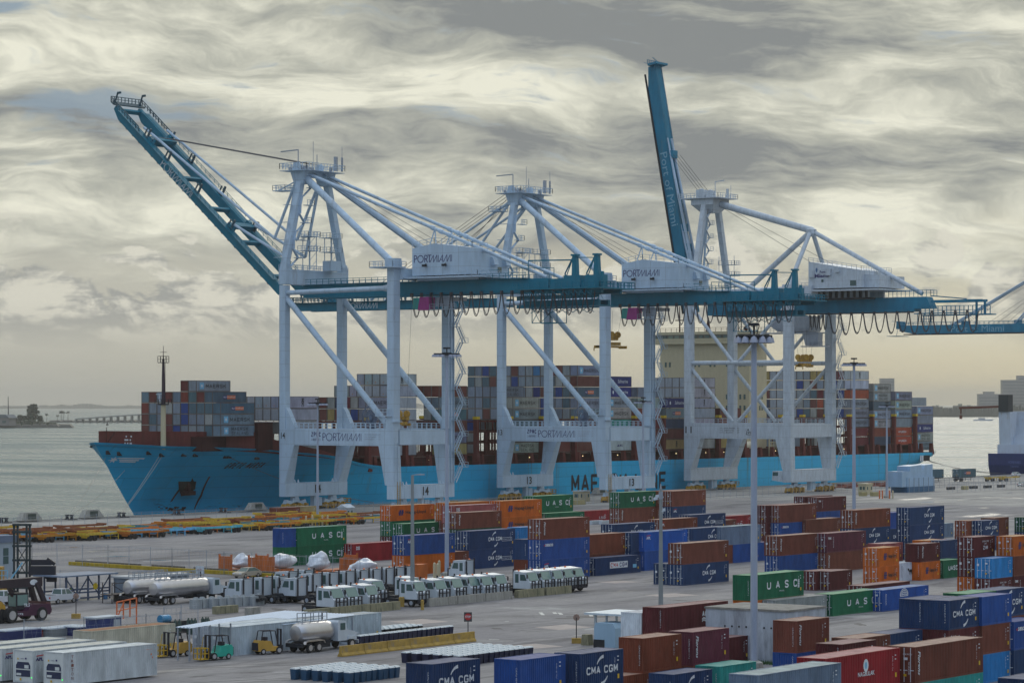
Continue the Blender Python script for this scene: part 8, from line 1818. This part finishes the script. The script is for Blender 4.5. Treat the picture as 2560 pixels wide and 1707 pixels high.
# scaffold frames and shed by the tank truck
x, y = gp(280, 1508); t = thing('steel_rack', 'dark rusty steel frames standing between the shelter and the grey shed', 'rack', (x, y, 0)); mb = MB()
for yy in (0, 2.2, 4.4): mb.bar((0, yy, 0), (0, yy, 2.6), .09).bar((-1.6, yy, 0), (-1.6, yy, 2.6), .09)
mb.bar((0, 0, 2.5), (0, 4.4, 2.5), .09).bar((0, 0, 2.4), (0, 2.2, 1.3), .07).box(-1.6, .2, -.4, 5.6, 1.05, 1.15).box(-1.2, -.2, 1.5, 3, .1, 1).build('frame', mat('rack_steel', (.05, .04, .04), .7), t)
x, y = gp(335, 1500); t = thing('storage_shed', 'grey corrugated shed behind the silver tank trailer', 'building', (x-1, y+.5, 0)); mb = MB()
for k in range(22): mb.box(0.0, .05, k*.5+.05, k*.5+.3, .05, 2.6)
mb.box(-3, 0, 0, 11, 0, 2.7).build('wall', mat('shed_grey', (.16, .20, .25), .6), t); MB().box(-3.3, .3, -.2, 11.2, 2.71, 2.95).build('roof', mat('shed_roof', (.42, .44, .46), .5), t)
# gas cylinders and blue drum behind the beige container
x, y = gp(415, 1590); 
cy = MB().lathe([(.2, 0), (.2, 1.5), (.08, 1.68), (.06, 1.8)], (0, 0, 0), 10).mesh('gas_cylinder', mat('cylinder_dark', (.03, .06, .05), .4), True)
for k, (dx, dy) in enumerate(((0, 0), (.5, .1), (.1, 2.0), (.5, 2.1), (.9, 2.2), (.2, 4.2), (.6, 4.3), (1.0, 4.2))):
    tag(inst('gas_cylinder', cy, None, (x+dx, y+dy+1.5, .004)), f'dark gas cylinder, {ORD[k]} from the left behind the beige container', 'gas cylinder', 'gas cylinders in the small compound')
x, y = gp(400, 1584); tag(MB().lathe([(.45, 0), (.47, .3), (.45, .9), (.47, 1.2), (.45, 1.4)], (0, 0, 0), 14, 'y').build('drum', mat('drum_blue', (.03, .22, .42), .4), None, (x, y, 1.6)), 'blue drum lying on the dark rack behind the beige container', 'drum')
tag(MB().box(-1.2, 0, -4, 4.5, 0, 1.3).build('dark_skid', DARK, None, (x+.8, y-1, 0)), 'long dark skid behind the beige container', 'skid')
x, y = gp(292, 1572); t = thing('tube_barrier', 'bent orange tube frame standing behind the beige container', 'barrier', (x, y, 0)); MB().rail([(0, 0, 1.0), (0, 3.2, 1.3)], 2.0, .9, .06).bar((0, 0, 1.2), (0, 1.2, 3), .1).bar((0, 0, 0), (0, 0, 1), .12).bar((0, 3.2, 0), (0, 3.2, 1.3), .12).build('frame', ORNL, t)
x, y = gp(245, 1598); t = thing('blue_generator', 'dark blue boxy generator with white top trim behind the reefers', 'generator', (x, y, 0)); MB().box(-1.8, 0, 0, 3.6, 0, 2.2).build('body', mat('gen_blue', (.02, .04, .16), .4), t); MB().box(-1.9, .1, -.3, 3.8, 2.21, 2.35).box(.0, .05, 2.4, 3.4, .8, 2.0).build('panel', WHITE2, t)
# ------------------------------------------------------------------ flat racks with wrapped loads
ORF = mat('flatrack_orange', (.48, .12, .02), .6, var=.3, stain=(.16, .06, .03)); WRAP = mat('shrink_wrap', (.62, .66, .72), .35, var=.12, scale=3)
def flatrack(px, py, L_, label, ends=(1, 1)):
    x, y = gp(px, py); t = thing('flat_rack', label, 'flat rack', (x, y, .004), 0, 'orange flat racks with wrapped loads')
    MB().box(-2.44, 0, 0, L_, .0, .45).build('deck', ORF, t)
    for i, e in enumerate(ends):
        if e: yy = 0 if i == 0 else L_-.2; MB().box(-2.44, 0, yy, yy+.2, .45, 2.4*e).box(-.15, .02, yy-.05, yy+.25, 0, 2.7*e).box(-2.46, -2.3, yy-.05, yy+.25, 0, 2.7*e).build('end_wall', ORF, t)
    return x, y
def wrapped(x, y, z, L_, h, label, seed):
    rnd = random.Random(seed); bm = bmesh.new(); bmesh.ops.create_icosphere(bm, subdivisions=4, radius=1)
    from mathutils import noise as mn
    for v in bm.verts:
        p = v.co.copy(); n = mn.noise(p*1.3+Vector((seed, 0, 0)))*.35+mn.noise(p*4+Vector((0, seed, 0)))*.08; s = 1+n
        v.co = Vector((p.x*1.15*s, p.y*L_/2*s, max(-.02, (p.z*.5+.5)*h*(1-.35*abs(p.y)**2)*s)))
    me = bpy.data.meshes.new('wrapped_load'); bm.to_mesh(me); bm.free(); me.materials.append(WRAP); me.polygons.foreach_set('use_smooth', [True]*len(me.polygons))
    return tag(inst('wrapped_load', me, None, (x, y, z)), label, 'wrapped load', 'white shrink-wrapped loads')
x, y = flatrack(578, 1431, 8.6, 'orange flat rack with a tall left end wall behind the beige car', (1, .9)); wrapped(x-1.2, y+3.9, .46, 5.0, 2.0, 'lumpy white wrapped load behind the beige car', 1)
x, y = flatrack(652, 1434, 7.5, 'orange flat rack with solid side panels behind the rear tractors', (1, .2)); MB().box(-.05, 0, 0, 3.2, .45, 2.4).build('side_panel', ORF, bpy.data.objects[[o.name for o in C.objects if o.name.startswith('flat_rack')][-1]]); wrapped(x-1.2, y+6.3, .46, 5.6, 2.5, 'white wrapped load with two humps before the green pair', 2)
x, y = flatrack(800, 1434, 9.0, 'orange flat rack half hidden behind the middle rear tractors', (0, 1)); wrapped(x-1.2, y+1.2, .46, 4.2, 2.6, 'round white wrapped load right of the green pair', 3); MB().box(-.05, 0, 4.6, 8.8, .45, 2.2).build('side_panel', ORF, bpy.data.objects[[o.name for o in C.objects if o.name.startswith('flat_rack')][-1]])
x, y = flatrack(890, 1440, 6.5, 'low orange flat rack behind the right rear tractors', (0, 0)); wrapped(x-1.2, y+3.2, .46, 6.2, 1.8, 'long low white wrapped load behind the rear tractors', 4)
x, y = gp(1041, 1452); t = thing('orange_skip', 'small orange steel skip right of the rear tractor row', 'skip', (x, y, 0)); MB().box(-1.8, 0, 0, 2.6, 0, 2.3).box(-1.9, .1, -.1, .05, 2.2, 2.4).box(-1.9, .1, 2.55, 2.7, 2.2, 2.4).build('body', ORF, t)

# ------------------------------------------------------------------ trailer chassis field
CHC = {'orange': (.58, .20, .03), 'yellow': (.60, .40, .05), 'sky blue': (.14, .45, .66), 'rust': (.28, .10, .05), 'teal': (.04, .25, .32)}
def chassis_mesh(Lc=12.0):
    mb = MB()
    for x in (-.55, .55): mb.box(x-.08, x+.08, 0, Lc, 1.0, 1.35)
    for y in (.0, Lc-.25): mb.box(-1.22, 1.22, y, y+.25, 1.1, 1.5)
    for y in (2.2, 4.4, 6.6, 8.8): mb.box(-.55, .55, y, y+.12, 1.05, 1.25)
    for x in (-1.0, 1.0): mb.bar((x, 8.9, .05), (x, 8.9, 1.1), .14).bar((x, 8.9, 1.0), (x*.5, 9.8, 1.2), .08)
    mb.bar((-1, 8.9, .6), (1, 8.9, .6), .08).box(-1.15, 1.15, .9, 1.0, .5, 1.0)
    return mb
fm_ = chassis_mesh().mesh('frame', objcol_mat('chassis_paint', .6, .35, 1.5))
cw = MB()
for yy in (1.3, 2.6):
    for x in (-1.0, 1.0): cw.lathe([(.3, -.25), (.5, -.22), (.5, .22), (.3, .25)], (x, yy, .5), 12, 'x')
cwm = cw.mesh('wheels', BLACK); rnd = random.Random(8)
GRPS = [(100, 1356, 'orange'), (205, 1352, 'yellow'), (300, 1348, 'orange'), (374, 1343, 'sky blue'), (486, 1336, 'sky blue'), (560, 1331, 'yellow'), (640, 1327, 'orange'), (735, 1320, 'yellow'), (815, 1314, 'orange'), (885, 1310, 'yellow'), (15, 1359, 'orange')]
for gi, (px, py, base) in enumerate(GRPS):
    gx, gy = gp(px, py)
    for k in range(7):
        if gx-k*3.1 < -397: break
        cn = base if k == 0 else rnd.choice(['orange', 'yellow', 'yellow', 'rust', 'sky blue', 'orange', 'teal'])
        o = thing('trailer_chassis', f'empty {cn} trailer chassis, {ORD[k]} from the yard side, {ORD[gi]} bay from left' if gi < 10 else f'empty {cn} trailer chassis, {ORD[k]} from the yard side in the leftmost bay', 'trailer chassis', (gx-k*3.1, gy+rnd.uniform(-1, 1), .004), rnd.uniform(-.02, .02), 'empty trailer chassis parked in rows')
        c = tuple(v*rnd.uniform(.8, 1.2) for v in CHC[cn]); inst('frame', fm_, o, col=c); inst('wheels', cwm, o)
        if rnd.random() < .35 and k > 0:
            o2 = thing('trailer_chassis', f'upper {cn} chassis stacked on bay {ORD[gi]} row {ORD[k]}', 'trailer chassis', (gx-k*3.1, gy+rnd.uniform(-.5, .5), .82), 0, 'empty trailer chassis parked in rows'); inst('frame', fm_, o2, col=CHC[rnd.choice(['rust', 'orange', 'yellow'])])
# yellow and brown boxes by crane 14
for px, py, ln, cc, lb in ((735, 1287, 6.058, 'brown', 'brown short container under crane 14 behind the chassis'), (775, 1284, 6.058, 'tan', 'mustard short container right of the brown one under crane 14')):
    x, y = gp(px-40 if cc == 'brown' else px-38, py+12); container(x, y, 0, ln+1.5, SD, cc, lb, 'plain', False)
def booth(px, py, w_, l_, h, m1, mr, label, gable=False):
    x, y = gp(px, py); t = thing('gate_booth', label, 'booth', (x, y, 0)); MB().box(-w_, 0, 0, l_, 0, h).build('wall', m1, t)
    if gable: MB().prism([(-w_-.3, h), (.3, h), (-w_/2, h+.8)], 'y', -.3, l_+.3).build('roof', mr, t)
    else: MB().box(-w_-.2, .2, -.2, l_+.2, h+.005, h+.25).build('roof', mr, t)
    wm = MB().box(-.01, .03, 0, .6, 0, .9).mesh('window', GLASS)
    for k in range(2): inst('window', wm, t, (0, .4+k*(l_-1.4), h-1.5))
    MB().box(-w_+.5, -w_+1.2, -.03, .01, h-1.5, h-.6).box(-1.1, -.5, -.03, .01, h-1.5, h-.6).build('window', GLASS, t)
booth(866, 1293, 2.4, 2.6, 2.1, WHITE2, WHITE2, 'tiny white gabled hut on the quay right of the chassis', True)
booth(1440+10, 1254, 2.2, 4.6, 2.6, CREAM, WHITE2, 'pale booth with dark red trim behind the two green boxes')
booth(2166, 1236, 2.6, 3.6, 2.8, CREAM, CREAM, 'cream checkpoint booth near crane 11')
for px, py, l_, lb in ((1437, 1262, 5, 'yellowish concrete block at the foot of the pale booth'), (1517, 1248, 3, 'yellowish block left of the green-topped stack'), (2183, 1240, 3.2, 'yellow block right of the cream checkpoint booth'), (2155, 1240, 3, 'yellow block left of the cream checkpoint booth'), (2410, 1224, 3, 'sandy block among the dark kerbs at far right')):
    x, y = gp(px, py); tag(MB().box(-1, 0, 0, l_, 0, 1.1).build('concrete_block', mat('block_sand', (.36, .31, .15), .8), None, (x, y, .004)), lb, 'block')
for k, px in enumerate((1480, 1505, 2372, 2429, 2464, 2498)):
    x, y = gp(px, 1311 if px < 2000 else 1224-(px-2370)*.045); tag(MB().box(-.8, 0, 0, 4.2, 0, .8).build('concrete_block', WHITE2 if px < 2000 else DARK, None, (x, y, .004)), ('pale block, %s below the red box behind the green pair' if px < 2000 else 'low dark kerb block, %s from the left at far right') % ORD[k if px < 2000 else k-2], 'block')
x, y = gp(1458, 1308); container(x, y, 0, 12.192, SD, 'red', 'bright red container lying behind the tall stack, left of the green-topped stack', 'south', False)
# blue-wrapped structure, trailers and pallets at the far right
x, y = gp(2268, 1231); t = thing('wrapped_structure', 'large pale blue sheeted structure on the far quay', 'structure', (x, y, 0)); BSH = mat('blue_sheeting', (.30, .45, .62), .45, var=.15, scale=.6)
MB().box(-5, 0, 0, 16.8, 1.6, 4.2).prism([(2.6, 4.2), (16.6, 4.2), (16.6, 7.8), (11.5, 7.6), (10.5, 6.2), (9.2, 7.7), (2.6, 7.4)], 'x', -4.6, -.4).box(-4.9, -.2, -2.8, 2.4, 1.6, 6.0).build('sheeting', BSH, t); MB().box(-5.1, .05, 0, 16.9, .0, 1.59).build('lower_band', mat('deep_blue_band', (.03, .12, .24), .5), t)
for k in range(6): MB().box(.051, .12, 1+k*3, 1.15+k*3, 0, 4.1).build('post', GREY, t)
for px, py, cc, mk, lb in ((2412, 1204, 'd', 'po', 'grey container on a road trailer beside the blue ship stern'), (2330, 1206, 'd', 'plain', 'grey container end behind the pale blue sheeted structure')):
    x, y = gp(px, py); x -= 2; t = container(x, y, 1.45, 12.192, SD, SMISC['d'], lb, mk, True); o = thing('trailer_chassis', 'dark road trailer carrying '+('the grey container by the ship stern' if mk == 'po' else 'the grey container behind the blue sheeting'), 'trailer chassis', (x-1.22, y, .1)); inst('frame', fm_, o, col=(.04, .04, .05)); inst('wheels', cwm, o)
    if mk == 'po': inst('lettering_panel', Flat().rect(5.2, 8.2, SD*.34, SD*.66).mesh('x', .008, ORNL), t)
for k, px in enumerate((2468, 2502)):
    x, y = gp(px, 1203); o = thing('trailer_chassis', f"yellow trailer chassis, {'left' if k == 0 else 'right'} of two below the white ship", 'trailer chassis', (x, y, 0)); inst('frame', fm_, o, col=CHC['yellow']); inst('wheels', cwm, o)
rnd = random.Random(21)
for k in range(9):
    x, y = gp(2080+k*22, 1222-k*.9-(k % 2)*5); o = thing('steel_beam_stack', f'rust-red spreader frame lying on the quay, {ORD[k]} right of crane 11', 'steel frame', (x, y, .004), rnd.uniform(-.1, .1)); MB().box(-.4, .4, 0, 9, .3, .7).box(-1.2, 1.2, 0, .4, .0, .8).box(-1.2, 1.2, 8.6, 9, 0, .8).build('frame', mat('frame_red', (.22, .05, .03), .6), o)
# ------------------------------------------------------------------ mooring gear
BOL = MB().lathe([(.55, 0), (.4, .2), (.3, .7), (.5, .9), (.45, 1.1)], (-.5, 0, 0), 10).lathe([(.55, 0), (.4, .2), (.3, .7), (.5, .9), (.45, 1.1)], (.5, .4, 0), 10).box(-1.5, 1.5, -.8, 1.2, 0, .12).mesh('mooring_bollard', DARK)
MB_ = [(172, 'leftmost dark twin mooring bollard with two ropes'), (302, 'dark twin mooring bollard below the ship bow'), (440, 'dark mooring bollard at the anchor of the ship'), (557, 'dark mooring bollard right of the anchor'), (8, 'dark mooring bollard cut by the left edge')]
for px, lb in MB_: tag(inst('mooring_bollard', BOL, None, (QX+1.3, onx(px, QX+1.3), .01)), lb, 'bollard', 'mooring bollards on the quay edge')
PYR = MB().hexa([(-.9, -3.2, 0), (.9, -3.2, 0), (.9, 3.2, 0), (-.9, 3.2, 0)], [(-.7, -1.9, 1.7), (.5, -1.9, 1.7), (.5, 1.9, 1.7), (-.7, 1.9, 1.7)]).mesh('body', CONC); PYD = MB().box(.0, .05, -1.2, 1.2, .2, 1.3).mesh('recess', mat('recess_green', (.05, .07, .06), .7))
for px, lb in ((73, 'sloped concrete fender block nearest the left edge of the quay'), (228, 'sloped concrete fender block left of the ship bow'), (640, 'sloped concrete fender block beside crane 14'), (1500, 'sloped concrete fender block between cranes 13 and 11')):
    t = thing('fender_block', lb, 'quay block', (QX+1.0, onx(px, QX+1), .255), 0, 'sloped concrete blocks on the quay edge'); inst('body', PYR, t); inst('recess', PYD, t, (.86, 0, .1))
def rope(p, q, sag, label, r=.05, m=None):
    p = Vector(p); q = Vector(q); pts = []
    for k in range(13): u = k/12; v = p.lerp(q, u); v.z -= sag*4*u*(1-u); pts.append(tuple(v))
    tag(MB().path(pts, r, 4).build('mooring_rope', m or mat('rope_pale', (.36, .33, .28), .8)), label, 'rope', 'mooring ropes of the container ship')
b0_ = (QX+1.3, onx(172, QX+1.3), .8); b1_ = (QX+1.3, onx(302, QX+1.3), .8)
rope(b0_, (SX+.6, 484.0, 12.6), .8, 'left mooring rope from the leftmost bollard to the bow tip'); rope(b0_, (SX+2.6, 488.3, 9.6), 1.0, 'second mooring rope from the leftmost bollard to the bow')
yy, zz = hyz(398, 1139); rope(b1_, (hull_x(yy, zz)+.1, yy, zz), .3, 'left of two parallel ropes up to the forward fairlead'); rope((b1_[0], b1_[1]+.3, .8), (hull_x(yy+.5, zz)+.1, yy+.6, zz), .3, 'right of two parallel ropes up to the forward fairlead')
yy, zz = hyz(573, 1143); rope((hull_x(yy, zz)+.1, yy, zz), (QX+1.5, onx(930, QX+1.3), .8), 1.5, 'long rope slanting down the bow towards crane 14', .05, mat('rope_brown', (.14, .10, .08), .8))
for k, (ye, ze) in enumerate(((862, 6.3), (862.6, 6.1), (863.2, 5.9), (863.8, 5.7))): rope((SIDE-1.5, ye, ze), (QX+1.5, 905+k*3, .8), .8, f'{ORD[k]} stern rope of the container ship running right to the quay', .04, ROPE)
# ------------------------------------------------------------------ white ship at the right edge, channel buoy, small boat
wy = onx(2580, QX-1.5); t = thing('coastal_ship', 'small white and navy cargo ship cut by the right edge', 'ship', (QX-1.2, wy, 0))
DB = mat('navy_hull', (.015, .03, .14), .4, var=.15)
MB().prism([(1.8, -3.2), (90, -3.2), (90, 7.2), (-1.2, 7.2), (-1.0, 3.0), (.6, -1)], 'x', -17, 0).build('hull', DB, t)
sp_ = MB().box(-15.5, -1.4, 3.4, 26, 7.2, 10.4).box(-14.6, -2.2, 6.6, 26, 10.4, 13.6).box(-14, -3, 8.6, 26, 13.6, 16.6).box(-13.6, -3.2, 9.8, 26, 16.6, 19.6).box(-14.6, -2, 11, 24, 19.6, 22.4).prism([(4.2, 7.2), (8.2, 7.2), (9.4, 22.2), (3.4, 22.2)], 'x', -15.0, -10.6)
so = sp_.build('superstructure', mat('ship_white', (.52, .58, .66), .5, var=.1, stain=(.35, .30, .24)), t)
for z in (13.6, 16.6, 19.6): MB().rail([(-1.9, 7.5, z), (-1.9, 26, z)], 1.1, 1.8, .05).build('deck_railing', WHITE2, t)
wm = MB().lathe([(.42, -.02), (.42, .06)], (0, 0, 0), 10, 'x').mesh('porthole', GLASS)
for yy in range(7): inst('porthole', wm, t, (-1.38, 5+yy*3, 9)); inst('porthole', wm, t, (-2.18, 8.5+yy*2.6, 12))
MB().box(-14.8, -11.0, 2.8, 6.8, 22.21, 28.4).build('funnel', mat('funnel_black', (.03, .035, .04), .5), t)
MB().bar((-12, 4.4, 24.2), (-30, 2.0, 23.6), .9, .8).bar((-29.4, 2, 23.6), (-29.4, 2, 21.4), .4).box(-29.8, -29.0, 1.6, 2.4, 19.6, 21.0).build('deck_crane_jib', mat('jib_brown', (.16, .05, .03), .6), t)
mm = MB().bar((-7, 16, 22.4), (-7, 16, 34), .5)
for z in (24.5, 26.4, 28.4, 30.4, 32): mm.box(-10, -4, 15.7, 16.3, z, z+.25).box(-7.2, -6.8, 12.4, 19, z+.6, z+.8)
mm.box(-8.6, -5.4, 15, 17, 24.4, 26).build('mast', MAROON2, t)
MB().lathe([(.1, -3), (.9, -2.2), (1.1, 0), (.9, 2.2), (.1, 3)], (-1.5, 9, 11.5), 10, 'y').build('lifeboat', ORNL, t, smooth=True)
MB().rail([(-.3, -.9, 7.2), (-.3, 3.4, 7.2)], 2.8, 1.7, .12).build('stern_railing', WHITE2, t)
inst('lettering', Flat().text('HOMEWARD', -9, -4, 3.6, 4.6).text('TAMPA', -8.2, -4.8, 2.2, 2.9).mesh('y', -1.25, mat('dim_lettering', (.12, .18, .4), .6)), t)
rope((QX-1, wy+9, 6.5), (QX+1.5, wy+24, .8), .8, 'left rope of the navy hulled ship at the right', .06); rope((QX-1, wy+14, 6.5), (QX+1.5, wy+28, .8), .8, 'right rope of the navy hulled ship at the right', .06)
b = vpt(268, 3700, -2.4); tag(MB().lathe([(1.6, -.2), (1.9, 1), (.7, 2.4), (.5, 4.5), (.1, 5)], (0, 0, 0), 10).build('channel_buoy', DARK, None, b), 'small dark buoy floating left of the ship bow', 'buoy')
b = vpt(2455, 4700, -2.4); t = thing('motor_boat', 'small pale boat far out on the water right of the ship stern', 'boat', b, ALPHA); MB().prism([(-14, 0), (16, 0), (19, 2.4), (-14, 2)], 'y', -3, 3).build('hull', WHITE2, t); MB().box(-6, 5, -2, 2, 2.4, 4.6).build('cabin', GREY, t)
lp = MB().tube((0, 0, 0), (0, 0, 9), .12, .08, 6).bar((0, 0, 9), (1.6, 0, 9.2), .14).mesh('street_lamp', GREY)
for k in range(7): p = vpt(230+k*22, 4180, 4+k*1.4); tag(inst('street_lamp', lp, None, p), f'distant street lamp on the bay bridge, {ORD[k]} from the left', 'street lamp', 'lamps along the bay bridge')

x, y = gp(1604, 1531, 4.55); container(x, y, 1.65, 12.192, HC, 'white', 'bluish white container on a trailer, end-on left of the long maroon stack', 'plain', False)
o = thing('trailer_chassis', 'dark trailer under the bluish white container left of the maroon stack', 'trailer chassis', (x-1.22, y, .14)); inst('frame', fm_, o, col=(.04, .04, .05)); inst('wheels', cwm, o)
# low clutter behind the refrigerated containers
rnd = random.Random(77)
for k, (px, py, w_, l_, h_, m_, lb) in enumerate(((20, 1600, 2.4, 5, .9, 'navy', 'dark low crate with white boards at the far left behind the reefers'), (75, 1594, 2.0, 4.5, .7, 'red', 'low stack of red-edged white boards behind the reefers'), (125, 1592, 2.4, 6, .8, 'grey', 'long low grey flat rack behind the reefers'), (200, 1590, 2.2, 3.5, .9, 'navy', 'low stack of dark blue frames with white tops'))):
    x, y = gp(px, py); t = thing('board_stack', lb, 'board stack', (x, y, 0)); c_ = {'navy': (.02, .03, .12), 'red': (.25, .03, .03), 'grey': (.2, .22, .23)}[m_]
    MB().box(-w_, 0, 0, l_, 0, h_).build('body', mat('stack_'+m_, c_, .6), t)
    for j in range(4): MB().box(-w_-.1+j*w_/4, -w_+.35+j*w_/4, -.15, l_+.15, h_+.002, h_+.12).build('board', WHITE2, t)
# ------------------------------------------------------------------ haze
hz = MB().box(-16500, 9000, -15, 24000, -14, 140).build('haze', bpy.data.materials.new('haze_air')); tag(hz, None, None, kind='stuff')
hm = bpy.data.materials['haze_air']; hm.use_nodes = True; ht = hm.node_tree; ht.nodes.clear()
ho = ht.nodes.new('ShaderNodeOutputMaterial'); hv = ht.nodes.new('ShaderNodeVolumePrincipled'); ht.links.new(hv.outputs[0], ho.inputs['Volume'])
hv.inputs['Color'].default_value = (.95, .92, .85, 1); hv.inputs['Density'].default_value = .00006; hv.inputs['Anisotropy'].default_value = .2
